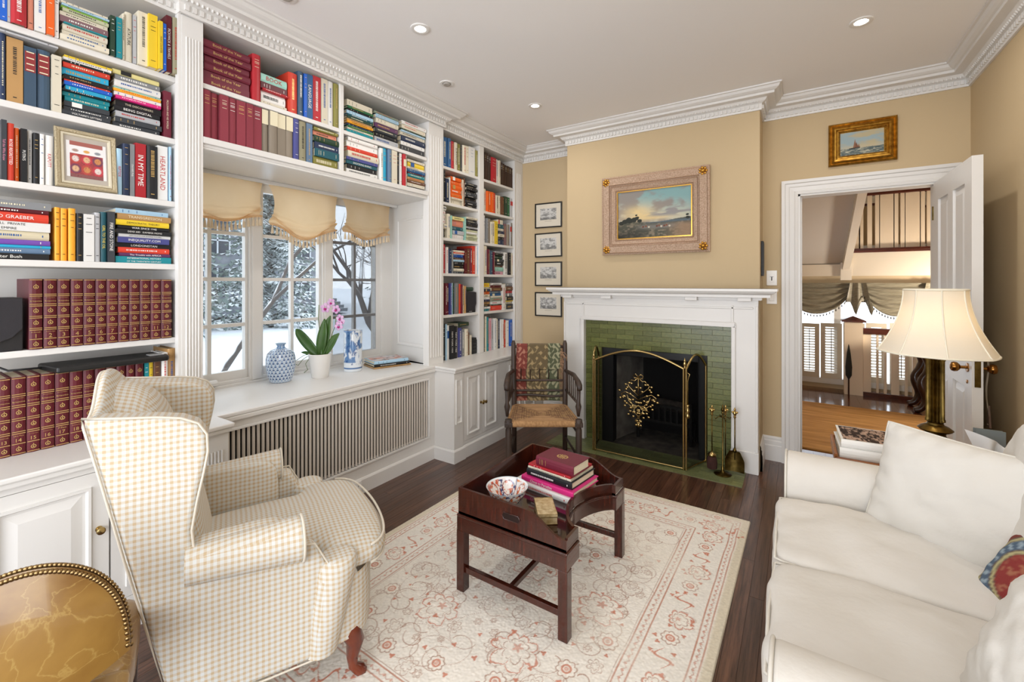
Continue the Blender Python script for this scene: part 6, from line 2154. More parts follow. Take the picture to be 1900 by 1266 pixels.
def wall_strip(mb, pts, th, z0, z1, zf=None):
    """thin upright board along pts (thickness inward), zf(i) gives its top"""
    n = len(pts); L = []
    for i in range(n):
        a = Vector(pts[max(0, i - 1)]); b_ = Vector(pts[min(n - 1, i + 1)]); d = (b_ - a)
        d = d.normalized() if d.length > 1e-9 else Vector((0, 1)); L.append(Vector((-d.y, d.x)))
    vs = []
    for i in range(n):
        p = Vector(pts[i]); q = p + L[i] * th; zt_ = zf(i) if zf else z1
        vs += [(p.x, p.y, z0), (q.x, q.y, z0), (q.x, q.y, zt_), (p.x, p.y, zt_)]
    fs = [(0, 3, 2, 1), (4 * n - 4, 4 * n - 3, 4 * n - 2, 4 * n - 1)]
    for i in range(n - 1):
        for j in range(4): fs.append((i * 4 + j, i * 4 + (j + 1) % 4, i * 4 + 4 + (j + 1) % 4, i * 4 + 4 + j))
    mb.add(vs, fs)
    return mb
m = MB(); wall_strip(m, [(TX0 + .002, TY0 + .001), (TX1 - .002, TY0 + .001)], .022, ZS - .070, ZS - .012); m.build('front_apron', DARKWOOD, tb)
m = MB(); wall_strip(m, [(TX1 - .002, TY1 - .001), (TX0 + .002, TY1 - .001)], .022, ZS - .070, ZS - .012); m.build('back_apron', DARKWOOD, tb)
m = MB(); wall_strip(m, [(TX0 + .001, TY1 - .023), (TX0 + .001, TY0 + .023)], .022, ZS - .070, ZS - .012); m.build('side_apron', DARKWOOD, tb)
m = MB(); wall_strip(m, conc(.0025, 16, .0215), .022, ZS - .070, ZS - .012); m.build('hollow_apron', DARKWOOD, tb, smooth=30)
for y in (TY0 + .010, TY1 - .030):
    MB().box(TX0 + lw, TX1 - lw, y, y + .020, .092, .118).build('stretcher', DARKWOOD, tb, bev=(.002, 2))
xm = (TX0 + TX1) / 2
MB().box(xm - .010, xm + .010, TY0 + .030, TY1 - .030, .094, .116).build('cross_stretcher', DARKWOOD, tb, bev=(.002, 2))
tr = thing('serving_tray', 'dark mahogany butler tray with raised sides resting on its stand', 'tray', ((TX0 + TX1) / 2, (TY0 + TY1) / 2, ZS), 0, None, True)
ZT = ZS + .011
m = MB(); m.prism([(TX0 + .006, TY0 + .006)] + conc(.006) + [(TX0 + .006, TY1 - .006)], ZS + .001, ZT, 'z'); m.build('tray_floor', mat('polished_mahogany', '35150c', .10, var=('220c06', 7, (10, 1, 1)), coat=.6), tr)
n = 28
FR = [(TX0 + .006 + (TX1 - TX0 - .012) * i / n, TY0 + .006) for i in range(n + 1)]
def ogee(i):
    t = i / n; return ZS + .115 - .070 * float(sstep(.66, .97, np.array(t)))
m = MB(); wall_strip(m, FR, .012, ZS + .001, 0, ogee); m.build('front_wall', DARKWOOD, tr, smooth=40)
BKW = [(TX1 - .006 - (TX1 - TX0 - .012) * i / n, TY1 - .006) for i in range(n + 1)]
m = MB(); wall_strip(m, BKW, .012, ZS + .001, 0, lambda i: ogee(n - i)); m.build('back_wall', DARKWOOD, tr, smooth=40)
m = MB(); wall_strip(m, [(TX0 + .006, TY1 - .018), (TX0 + .006, TY0 + .018)], .012, ZS + .001, ZS + .115); m.build('side_wall', DARKWOOD, tr)
m = MB(); wall_strip(m, conc(.0065, 24, .0122), .012, ZS + .001, ZS + .050); m.build('hollow_wall', DARKWOOD, tr, smooth=30)
# hand hole in the front wall: a dark plate painted as its inner shade
hx = TX0 + .285
m = MB(); m.prism([(hx - .035, ZS + .048), (hx + .035, ZS + .048), (hx + .045, ZS + .062), (hx + .035, ZS + .076), (hx - .035, ZS + .076), (hx - .045, ZS + .062)], TY0 + .0045, TY0 + .008, 'y'); m.build('hand_hole_shade', mat('hand_hole_shadow', '1a0806', .35), tr)
MB().tube([(hx - .035, TY0 + .005, ZS + .048), (hx + .035, TY0 + .005, ZS + .048), (hx + .045, TY0 + .005, ZS + .062), (hx + .035, TY0 + .005, ZS + .076), (hx - .035, TY0 + .005, ZS + .076), (hx - .045, TY0 + .005, ZS + .062)], .0022, 6, closed=True).build('hand_hole_rim', DARKWOOD, tr, smooth=True)

# ---- things on the tray
c0 = atZ(941, 938, ZT)
bw = thing('imari_bowl', 'orange blue and white patterned porcelain bowl on the tray', 'bowl', (c0.x, c0.y, ZT))
def imari(u, v):
    c = np.broadcast_to(L3('e9e7e4'), u.shape + (3,)).copy()
    k = 6; a = (u * k) % 1.0
    n = fbm(u * 40, v * 9, 5)
    seg = np.floor(u * k) % 3
    c = np.where(((seg == 0) & (v > .15) & (v < .92))[..., None], lerp(c, L3('c5542e'), sstep(.42, .5, n)), c)
    c = np.where(((seg == 1) & (v > .15) & (v < .92))[..., None], lerp(c, L3('d98a58'), sstep(.5, .56, n)), c)
    c = np.where(((seg == 2) & (v > .2) & (v < .9))[..., None], lerp(c, L3('2f3a6a'), sstep(.52, .58, n)), c)
    q = ((a - .5) / .32) ** 2 + ((v - .62) / .24) ** 2
    c = np.where((q < 1)[..., None], lerp(np.broadcast_to(L3('f0eee8'), u.shape + (3,)), L3('cf6a36'), sstep(.5, .6, fbm(u * 60, v * 14, 8))), c)
    c = np.where(((q > .9) & (q < 1.15))[..., None], L3('8a2f24'), c)
    c = np.where((np.abs(a - .0) < .02)[..., None], L3('33427a'), c)
    return np.where((v > .96)[..., None], L3('d8e2e6'), c)
def lathe_paint(name, par, prof, fn, m, nu=120, nv=60):
    pr = np.array(prof); s = np.concatenate([[0], np.cumsum(np.hypot(*np.diff(pr, axis=0).T))]); s /= s[-1]
    v = np.linspace(0, 1, nv); r = np.interp(v, s, pr[:, 0]); h = np.interp(v, s, pr[:, 1])
    u = np.arange(nu) / nu
    U, V = np.meshgrid(u, v)
    P = np.stack([np.cos(U * 2 * PI) * r[:, None], np.sin(U * 2 * PI) * r[:, None], np.repeat(h[:, None], nu, 1)], -1)
    return link(name, grid_mesh(name, P, fn(U, V), m, closed_u=True), par)
PORC = mat_attr('glazed_porcelain', .12, .5, coat=.6)
lathe_paint('outside', bw, [(.036, .010), (.052, .018), (.070, .034), (.084, .060), (.092, .084), (.095, .090)], imari, PORC, 160, 50)
lathe_paint('inside', bw, [(.001, .018), (.045, .020), (.066, .036), (.080, .062), (.089, .086), (.095, .090)], lambda u, v: imari(u + .08, v), PORC, 160, 50)
MB().lathe([(.034, 0), (.037, .002), (.036, .012), (.033, .012)], 32).build('foot_ring', mat('pale_celadon', 'cfdde0', .15), bw, smooth=40)
# shell box with brass edges
bxM = frameM((0, 0, 0), (.80, .60, 0), (-.68, .735, 0))
cbx = Vector((-.918, 1.668, ZT))
jb = thing('shell_box', 'cream marbled shell box with brass edges on the tray', 'box', cbx); jb.rotation_euler = (0, 0, math.atan2(.60, .80))
SHELL = mat('marbled_shell', 'd9c49a', .15, var=('a98e5c', 45), coat=.5)
MB().box(-.040, .040, -.070, .070, .002, .030).build('case', SHELL, jb); MB().box(-.042, .042, -.072, .072, .032, .044).build('lid', SHELL, jb, bev=(.002, 2))
m = MB()
for z in (.002, .0305, .0445):
    m.tube([(-.0415, -.0715, z), (.0415, -.0715, z), (.0415, .0715, z), (-.0415, .0715, z)], .0012, 5, closed=True)
m.build('brass_edge', BRASS, jb, smooth=True)
# book stack on the tray (spines face the armchair)
bs = random.Random(2)
def stack(base, rz, items, group):
    z = base[2]
    for (k, th, ln, dp, dx, dy, lab, txt, ink) in items:
        # spine towards -y of the stack frame: book local +x -> -y
        a = rz - PI / 2
        off = Matrix.Rotation(rz, 2) @ Vector((dx + ln, dy))
        book((base[0] + off.x, base[1] + off.y, z), th - .0006, ln, dp, k, lab, group, lie=True, rz=a, txt=txt, ink=ink, soft=False, tfrac=.5, tpos=.40, style='plain' if ink is None and not txt else None)
        z += th
p0 = atZ(962, 893, ZT + .012)
stack((-1.190, 1.842, ZT + .0006), rad(-7), [
    ('wh', .030, .325, .25, 0, 0, 'large white book at the bottom of the tray stack', None, 'r'),
    ('pk', .026, .300, .235, .035, .012, 'bright pink book second from bottom of the tray stack', 'Close to Paradise', 'w'),
    ('bk', .034, .262, .215, .055, .028, 'thick black book in the middle of the tray stack', None, 'w'),
    ('ce', .010, .250, .205, .058, .036, 'thin cream book fourth from bottom of the tray stack', None, 'k'),
    ('rd', .011, .245, .20, .058, .040, 'thin red book under the burgundy volume on the tray', None, 'w')], 'books stacked on the tray')
bb_ = Matrix.Rotation(rad(-7), 2) @ Vector((.100 + .215, .045))
o = book((-1.190 + bb_.x, 1.842 + bb_.y, ZT + .0006 + .111), .046, .215, .150, 'bu', 'thick burgundy volume with a gold crest on top of the tray stack', 'books stacked on the tray', lie=True, rz=rad(-7) - PI / 2, soft=False, style='set', ink='g')
m = MB()
for k in range(14):
    a = 2 * PI * k / 14; m.ball((-.075 + .020 * math.cos(a), .0462, .107 + .026 * math.sin(a)), .0042, 6, sc=(1, .15, 1.2))
for q in (-.010, 0, .010): m.box(-.075 - .012, -.075 + .012, .0458, .0466, .107 + q - .003, .107 + q + .003)
m.build('gold_crest', GOLD, o, recalc=False)

# ================================================================== rush seat armchair with throw
ch = thing('rush_armchair', 'old turned wood armchair with woven rush seat beside the fireplace', 'chair', (-1.633, 2.905, 0), YAW)
OLDW = mat('worn_dark_wood', '4b3a30', .5, var=('2b211c', 12, (1, 1, .3)))
TURN = lambda r: [r * .7, r, r, r * .75, r, r * 1.05, r * .8, r]
fw, rw_, fy, ry = .248, .205, -.235, .215
def turned(mb, a, b, r, k=9):
    a = Vector(a); b = Vector(b)
    mb.tube([a.lerp(b, i / (k - 1)) for i in range(k)], [r * (1 if i % 4 else .78) for i in range(k)], 10)
for s in (-1, 1):
    m = MB(); m.tube([(s * fw, fy, .0), (s * fw, fy, .02), (s * fw, fy, .20), (s * fw, fy, .33), (s * fw, fy, .345), (s * fw, fy, .36), (s * fw, fy, .405)], [.014, .020, .022, .022, .017, .026, .024], 12); m.build('front_leg', OLDW, ch, smooth=True)
    m = MB(); m.tube([(s * rw_, ry, 0), (s * rw_, ry, .38), (s * (rw_ + .004), ry + .02, .60), (s * (rw_ + .006), ry + .055, .87), (s * (rw_ + .006), ry + .058, .895)], [.019, .021, .020, .018, .010], 12); m.build('back_post', OLDW, ch, smooth=True)
    m = MB(); m.tube([(s * (rw_ + .004), ry + .03, .655), (s * (fw + .004), 0.05, .660), (s * (fw + .012), -.12, .645), (s * (fw + .014), -.165, .625), (s * (fw + .014), -.185, .60)], [.014, .017, .020, .022, .018], 10); m.build('arm', OLDW, ch, smooth=True)
    m = MB(); m.tube([(s * (fw + .010), -.150, .40), (s * (fw + .010), -.150, .44), (s * (fw + .010), -.150, .47), (s * (fw + .010), -.150, .50), (s * (fw + .012), -.150, .62)], [.010, .016, .022, .014, .015], 10); m.build('arm_post', OLDW, ch, smooth=True)
    MB().tube([(s * (rw_ + .004), ry + .01, .505), (s * (fw + .010), -.15, .49)], .009, 8).build('arm_rail', OLDW, ch, smooth=True)
    for q in range(5):
        t = .2 + q * .15; x = s * (rw_ + (fw - rw_) * t + .006); y = ry + (-.15 - ry) * t
        MB().tube([(x, y, .50), (x, y, .655)], .0045, 6).build('arm_spindle', OLDW, ch, smooth=True)
    MB().tube([(s * fw, fy, .30), (s * rw_, ry, .30)], .009, 8).build('side_stretcher', OLDW, ch, smooth=True)
    MB().tube([(s * fw, fy, .13), (s * rw_, ry, .13)], .009, 8).build('side_stretcher', OLDW, ch, smooth=True)
    MB().box(s * fw - .028, s * fw + .028, fy - .024, fy + .03, .352, .385).build('corner_block', OLDW, ch, bev=(.005, 2))
MB().tube([(-fw, fy, .13), (-.06, fy, .13), (-.03, fy, .13), (0, fy, .13), (.03, fy, .13), (.06, fy, .13), (fw, fy, .13)], [.008, .011, .016, .010, .016, .011, .008], 10).build('front_stretcher', OLDW, ch, smooth=True)
MB().tube([(-rw_, ry, .28), (rw_, ry, .28)], .008, 8).build('back_stretcher', OLDW, ch, smooth=True)
def back_rail(z, dy, r=.009, wav=0):
    MB().tube([(-rw_ + .41 * i / 10, ry + dy, z + wav * math.sin(i / 10 * 2 * PI)) for i in range(11)], r, 8).build('back_rail', OLDW, ch, smooth=True)
back_rail(.845, .050, .011); back_rail(.575, .025); back_rail(.495, .014); back_rail(.455, .010, .010, .006)
for q in range(5):
    x = -.15 + q * .075; MB().tube([(x, ry + .025, .575), (x, ry + .048, .845)], .004, 6).build('back_spindle', OLDW, ch, smooth=True)
# woven rush seat: four triangles meeting in the middle, rolled edges
def rush(u, v):
    return None
nR = 90
u, v = np.meshgrid(np.linspace(0, 1, nR), np.linspace(0, 1, nR))
hw = rw_ + (fw - rw_) * (1 - v)
px = (2 * u - 1) * (hw + .010); py = fy - .018 + v * (ry - fy + .03)
ax, ay = np.abs(2 * u - 1), np.abs(2 * v - 1)
strand = np.where(ax > ay, ax, ay)
ph = np.sin(strand * 100)
zz = .392 - .016 * (1 - np.maximum(ax, ay)) + .0022 * ph - .022 * sstep(.93, 1.0, np.maximum(ax, ay))
n1 = vn(u * 30, v * 30, 4)
cc = lerp(np.broadcast_to(L3('ad8a62'), u.shape + (3,)), L3('876650'), sstep(.35, .65, n1) * .8)
cc = lerp(cc, L3('c29a70'), sstep(.0, .25, ay - ax) * .8); cc = lerp(cc, L3('5a3a24'), sstep(.4, .95, -ph) * .55)
link('rush_seat', grid_mesh('rush_seat', np.stack([px, py, zz], -1), cc, mat_attr('woven_rush', .8, .2)), ch)
def edge(ax0, ay0, ax1, ay1, r=.030):
    L_ = math.hypot(ax1 - ax0, ay1 - ay0); nn = int(L_ / .0045); a_ = np.linspace(0, 2 * PI, 14); t_ = np.linspace(0, 1, nn)
    A, T = np.meshgrid(a_, t_); d = np.array([(ax1 - ax0) / L_, (ay1 - ay0) / L_]); nrm = np.array([-d[1], d[0]])
    rr = r * (1 + .06 * np.sin(T * nn * PI * .9))
    P = np.stack([ax0 + (ax1 - ax0) * T + nrm[0] * np.cos(A) * rr * .75, ay0 + (ay1 - ay0) * T + nrm[1] * np.cos(A) * rr * .75, .372 + np.sin(A) * rr * .72], -1)
    col = lerp(np.broadcast_to(L3('c0976a'), A.shape + (3,)), L3('96714c'), vn(T * 60, A * 2, 9))
    link('rush_edge', grid_mesh('rush_edge', P, col, mat_attr('woven_rush', .8, .2)), ch)
edge(-fw + .03, fy, fw - .03, fy); edge(-rw_ + .02, ry, rw_ - .02, ry, .024)
edge(-fw, fy + .03, -rw_, ry - .03, .024); edge(fw, fy + .03, rw_, ry - .03, .024)

# throw draped over the chair back
th_ = thing('throw_blanket', 'red tan and green damask throw with fringe draped over the rush chair back', 'blanket', (-1.633, 2.905, 0), YAW)
nu, nv = 130, 150
u, v = np.meshgrid(np.linspace(0, 1, nu), np.linspace(0, 1, nv))
xa, xb = -.190, .165
s = v * .68                      # length along the cloth: front flap, over the rail, back flap
fl, ov = .195, .035
zz = np.where(s < fl, .665 + s, np.where(s < fl + ov, .860 + .012 * np.sin((s - fl) / ov * PI), .860 - (s - fl - ov)))
yy = np.where(s < fl, ry + .030 + (s / fl) * .006, np.where(s < fl + ov, ry + .036 + (s - fl) / ov * .034, ry + .070 - (s - fl - ov) * .10))
yy = yy + .004 * np.sin(u * 14 + 2 * np.sin(v * 5)) - .004
px = xa + (xb - xa) * u + .006 * np.sin(v * 7)
g = fbm(u * 7, s * 20, 14); sw1 = np.sin((u * 31 + np.sin(s * 70) * 1.5)) * np.cos(s * 72 + np.sin(u * 34) * 1.4)
pat = sstep(.0, .25, sw1 + (g - .5) * .8)
band = np.where(u < .25, 0, np.where(u < .72, 1, 2))
base = np.where((band == 0)[..., None], L3('7d4038'), np.where((band == 1)[..., None], L3('6a5c44'), L3('565a44')))
fig = np.where((band == 0)[..., None], L3('b07a66'), np.where((band == 1)[..., None], L3('a48f68'), L3('9d9a7c')))
cc = lerp(base, fig, pat); cc = lerp(cc, L3('4a4536'), sstep(.02, .0, np.abs(u - .25)) * .7)
link('cloth', grid_mesh('cloth', np.stack([px, yy, zz], -1), cc, mat_attr('damask_weave', .95, .1, bump=(500, .2), sheen=.2)), th_)
fr = MB(); rg = random.Random(8)
for i in range(64):
    t = rg.uniform(0, .62); s_ = t
    z = .665 + s_ if s_ < fl else (.862 if s_ < fl + ov else .860 - (s_ - fl - ov)); y = ry + .028 if s_ < fl else ry + .06
    dx = rg.uniform(.02, .06); l_ = rg.uniform(.05, .10)
    fr.tube([(xb + .002, y, z), (xb + dx * .6, y - .006, z - .004), (xb + dx, y - .004, z - l_ * .5), (xb + dx * rg.uniform(.8, 1.1), y, z - l_)], .0022, 4, cap=False)
f = fr.build('fringe', mat('throw_fringe', 'a58264', .95), th_, smooth=True, recalc=False); f['kind'] = 'stuff'
# ================================================================== white sofa
LINEN = mat('white_linen_slipcover', 'dedad3', .9, spec=.12, bump=(45, .12), var=('d7d2c9', 5))
LINENW = mat('linen_welt', 'd9d4c9', .9)
sf_ = thing('sofa', 'white slipcovered two-seat sofa against the right wall', 'sofa', (.42, 1.67, 0), 0, None, True)
SX0, SXB = -.045, .905
def panel_box(mb, x0, x1, y0, y1, z0, z1): return mb.box(x0, x1, y0, y1, z0, z1)
m = MB()
def skirt(u, v):
    # front and side skirts, softly rippled
    L1, L2 = .90, 1.44
    s = u * (2 * L1 + L2)
    rip = .006 * math.sin(s * 23) * (1 - v)
    if s < L1: return (SXB - s, .945 - rip, .02 + v * .33)
    if s < L1 + L2: return (SX0 + .005 - rip, .945 + (s - L1), .02 + v * .33)
    return (SX0 + .005 + (s - L1 - L2), .945 + L2 + rip, .02 + v * .33)
MB().grid(skirt, 140, 4).build('skirt', LINEN, sf_, smooth=40, recalc=False)
MB().box(SX0 + .02, SXB, .96, 2.37, .10, .335).build('base', LINEN, sf_, bev=(.02, 3))
def sofa_arm(y0, y1):
    prof = []
    yc, w_ = (y0 + y1) / 2, (y1 - y0) / 2
    for i in range(21):
        a = PI * i / 20
        prof.append((yc - w_ * math.cos(a) * (1 + .0), .52 + .105 * math.sin(a)))
    pts = [(y0 + .012, .30)] + prof + [(y1 - .012, .30)]
    o = MB().prism(pts, SX0, SXB - .10, 'x').build('arm', LINEN, sf_, smooth=40, bev=(.012, 3))
    MB().tube([(SX0 - .001, y, z) for y, z in pts], .0045, 6).build('arm_welt', LINENW, o, smooth=True)
sofa_arm(2.165, 2.405); sofa_arm(.915, 1.150)
def soft(mb, name, par, uvm=None, **k): return mb.build(name, LINEN, par, smooth=True, **k)
# seat cushions
for (ya, yb, sd) in ((1.657, 2.163, 3), (1.152, 1.655, 9)):
    c = rbox(.735, yb - ya, .165, 22, 9, .030, .010, sd)
    place(c, (SX0 - .030 + .3675, (ya + yb) / 2, .405))
    o = c.build('seat_cushion', LINEN, sf_, smooth=True)
    x0_, x1_ = SX0 - .026, SX0 - .030 + .72
    for z in (.468, .345):
        MB().tube([(x1_, ya + .010, z), (x0_ + .03, ya + .006, z), (x0_ + .006, ya + .014, z), (x0_ + .002, (ya + yb) / 2, z + .004), (x0_ + .006, yb - .014, z), (x0_ + .03, yb - .006, z), (x1_, yb - .010, z)], .0042, 6).build('cushion_welt', LINENW, o, smooth=True)
# back: sloping frame and loose back cushions
def sback(u, v):
    y = .93 + u * 1.46
    return (.905 - .02 * v, y, .30 + .56 * v)
place(rbox(.22, 1.44, .60, 14, 7), (.795, 1.662, .565)).build('back_frame', LINEN, sf_, smooth=True)
for (yc, sd) in ((1.925, 5), (1.40, 8)):
    c = rbox(.20, .50, .46, 18, 4.2, 0, .016, sd); place(c, (.640, yc, .69), (0, rad(12), 0))
    c.build('back_cushion', LINEN, sf_, smooth=True)

PILM = mat('white_linen_pillow', 'dcd8d0', .9, spec=.1, bump=(50, .12))
BL = Vector((.185, 2.165, .492)); e1 = Vector((.768, -.64, 0)); e2 = Vector((.447, .04, .88)).normalized()
M = frameM(BL + e1 * .235 + e2 * .175, e1, e2)
pillow('linen_pillow', 'large white linen pillow leaning in the far corner of the sofa', .50, .385, .16, M, PILM, 4, None, LINENW, 'white linen pillows on the sofa', wr=.012)
M = frameM((.385, 1.150, .650), (.15, -.99, 0), (.37, -.13, .92))
pillow('linen_pillow', 'white linen pillow in the near corner of the sofa, cut by the frame', .36, .36, .15, M, PILM, 9, None, LINENW, 'white linen pillows on the sofa', wr=.012)
def kilim(u, v):
    n = fbm(u * 9, v * 9, 6)
    c = np.broadcast_to(L3('6a5850'), u.shape + (3,)).copy()
    q = np.hypot((u - .45), (v - .35)) + .02 * (n - .5)
    ring = lambda a, b, col, f=1.0: lerp(c, L3(col), sstep(a, a + .012, q) * sstep(b, b - .012, q) * f)
    c = ring(-1, .26, '8f3f3c'); c = lerp(c, L3('b58062'), sstep(.5, .6, fbm(u * 26, v * 26, 3)) * sstep(.26, .2, q) * .7)
    c = ring(.26, .30, 'b9b184'); c = ring(.30, .41, '56677a')
    c = lerp(c, L3('a9bac4'), sstep(.1, .6, np.sin(np.arctan2(v - .35, u - .45) * 26)) * sstep(.31, .33, q) * sstep(.41, .38, q) * .8)
    c = ring(.41, .45, 'b9b184'); c = ring(.45, .60, '7a4038'); c = ring(.62, .68, '55688a')
    return c
M = frameM((.575, 1.730, .575), (.45, -.89, 0), (.55, .20, .80))
pillow('tapestry_pillow', 'red blue and brown tapestry pillow between the white sofa pillows', .32, .30, .12, M, mat_attr('tapestry_weave', .9, .1, bump=(400, .3)), 2, kilim, mat('brown_cord', '6b5238', .9), None, wr=.004)

# ================================================================== end table, lamp and its neighbours
ET = .585
et = thing('end_table', 'small wooden end table behind the far sofa arm', 'table', (.42, 2.78, 0), 0, None, True)
OAKM = mat('honey_wood', 'a5642c', .3, var=('7d4519', 8, (1, 9, 1)), coat=.3)
MB().box(.135, .735, 2.445, 2.745, ET - .03, ET).build('table_top', OAKM, et, bev=(.005, 2))
MB().box(.135, .147, 2.445, 2.745, ET, ET + .018).box(.147, .735, 2.733, 2.745, ET, ET + .018).build('gallery', OAKM, et, bev=(.003, 2))
MB().box(.16, .71, 2.465, 2.725, ET - .12, ET - .03).build('apron', OAKM, et)
for x in (.16, .67):
    for y in (2.465, 2.685): MB().box(x, x + .04, y, y + .04, 0, ET - .12).build('leg', OAKM, et, bev=(.003, 2))
LX, LY = .505, 2.640
lm = thing('table_lamp', 'fluted brass column table lamp with a cream bell shade', 'lamp', (LX, LY, ET))
MB().lathe([(.001, 0), (.078, 0), (.080, .012), (.074, .020), (.060, .026), (.050, .040), (.036, .050), (.030, .062), (.034, .074), (.048, .086), (.052, .094), (.040, .104), (.034, .116), (.036, .126), (.052, .132), (.060, .140), (.046, .152), (.030, .160), (.026, .168), (.030, .174)], 40).build('base', OLDBRASS, lm, smooth=30)
MB().lathe([(.034, .174), (.034, .182), (.0315, .186), (.0315, .44), (.034, .444), (.034, .452)], 96, lobes=(16, .26, .031)).build('column', OLDBRASS, lm, smooth=40)
MB().lathe([(.022, .452), (.026, .46), (.012, .47), (.010, .60), (.005, .61), (.005, .735)], 20).build('stem', OLDBRASS, lm, smooth=40)
BUR = lambda t: .256 + (.142 - .256) * (t ** .62) if True else 0
def shade_mat():
    m = bpy.data.materials.new('cream_silk_shade'); m.use_nodes = True
    nt = m.node_tree; nt.nodes.clear()
    o = N(nt, 'ShaderNodeOutputMaterial'); d = N(nt, 'ShaderNodeBsdfDiffuse'); t = N(nt, 'ShaderNodeBsdfTranslucent'); mx = N(nt, 'ShaderNodeMixShader')
    d.inputs[0].default_value = C('f1ebdc'); t.inputs[0].default_value = C('f3e6cc'); mx.inputs[0].default_value = .28
    nt.links.new(d.outputs[0], mx.inputs[1]); nt.links.new(t.outputs[0], mx.inputs[2]); nt.links.new(mx.outputs[0], o.inputs[0])
    return m
SHD = shade_mat()
Zs0, Zs1 = 1.060 - ET, 1.338 - ET
def bell(t): # t 0 bottom..1 top
    return .106 + .092 * (1 - t) ** 1.9 + .0
def shade_fn(u, v):
    a = 2 * PI * u; k = 8
    ph_ = (u * k) % 1.0
    flat = 1 - .035 * (math.sin(PI * ph_))          # panels belly in between the ribs
    r = bell(v) * flat
    return (r * math.cos(a), r * math.sin(a), Zs0 + (Zs1 - Zs0) * v)
shd = MB().grid(shade_fn, 96, 24, cu=True).build('shade', SHD, lm, smooth=True, recalc=False)
for k in range(8):
    MB().tube([(bell(t) * 1.003 * math.cos(2 * PI * k / 8), bell(t) * 1.003 * math.sin(2 * PI * k / 8), Zs0 + (Zs1 - Zs0) * t) for t in [i / 12 for i in range(13)]], .0032, 6).build('rib', mat('shade_trim', 'efe7d2', .8), shd, smooth=True)
for v_, r_ in ((0.0, .0045), (1.0, .0045)):
    MB().tube([shade_fn(i / 96, v_) for i in range(96)], r_, 6, closed=True).build('rim', mat('shade_trim', 'efe7d2', .8), shd, smooth=True)
m = MB()
for k in range(3): m.tube([(0, 0, Zs1 - .02), (.102 * math.cos(k * 2.094), .102 * math.sin(k * 2.094), Zs1 - .004)], .002, 5)
m.build('spider', BRASS, lm)
MB().ball((0, 0, .64), .032, 14, sc=(1, 1, 1.3)).build('bulb', mat('lit_bulb', 'fff2dc', .4, emit=('ffdca8', 2)), lm, smooth=True)
_l = bpy.data.lights.new('table_lamp_bulb', 'POINT'); _l.energy = 1.0; _l.color = (1, .74, .46); _l.shadow_soft_size = .04
_o = bpy.data.objects.new('table_lamp_bulb', _l); COLL.objects.link(_o); _o.location = (LX, LY, ET + .59)
# books on the end table
stack_m = [('wh', .045, .265, .25, 0, 0, 'lower of two large white books on the end table', None, None), ('wh', .036, .255, .235, .006, .006, 'upper white book with a brown cover photograph on the end table', None, None)]
stack((.155, 2.452, ET), rad(2), stack_m, 'books on the end table')
def woods(u, v):
    n = fbm(u * 30, v * 7, 15); c = lerp(np.broadcast_to(L3('3c2f2a'), u.shape + (3,)), L3('b59a88'), sstep(.4, .62, n))
    return lerp(c, L3('1f1a18'), sstep(.55, .7, fbm(u * 8, v * 30, 18)))
up = [o for o in bpy.data.objects if o.get('label', '').startswith('upper white book')][0]
u, v = uvgrid(90, 70)
P = np.stack([-.014 - v * .214, np.full_like(u, .0356), .010 + u * .236], -1)
link('cover_photograph', grid_mesh('cover_photograph', P, woods(u, v), PRINT, smooth=False), up)
tsx = atZ(1812, 826, ET + .06)
ts = thing('tissue_box', 'mosaic tissue box with a white tissue behind the sofa pillow', 'tissue box', (.662, 2.515, ET))
MB().box(-.075, .06, -.06, .06, 0, .082).build('case', mat('silver_mosaic', '8d857a', .3, metal=.5, var=('4e463e', 60), bump=(120, .8)), ts, bev=(.004, 2))
def tissue(u, v):
    w_ = .045 + .05 * v
    return ((u - .5) * w_ * 2 * .8 + .02 * v * math.sin(u * 5) - .015, .02 * math.cos(u * PI * 3) * (1 - .4 * v), .082 + .10 * v - .06 * v * u * v)
MB().grid(tissue, 16, 12).build('tissue', mat('tissue_paper', 'f1f3f5', .9), ts, smooth=True, recalc=False)
gb = thing('greeting_card', 'grey folded card standing behind the tissue box', 'card', (.69, 2.70, ET))
MB().box(-.045, .045, -.004, 0, 0, .15).box(-.045, .045, .03, .034, 0, .145).build('leaf', mat('blue_grey_card', '8b979b', .7), gb)
hg = thing('door_hanger', 'cream fabric hanger looped over the back door knob', 'hanger', (dr_x1 + .030, dy0 + .065, .985))
def strap(u, v):
    w_ = .030
    return (.004 * math.sin(v * 9), (u - .5) * w_ * (1 - .3 * v), .012 - v * .36)
MB().grid(strap, 4, 16).build('strap', mat('cream_fabric', 'e3d6c0', .9), hg, smooth=True, recalc=False)
MB().prism([(-.022, -.36), (.022, -.36), (.0, -.25)], .002, .010, 'x').build('tag', mat('brown_tag', '6a5346', .8), hg)

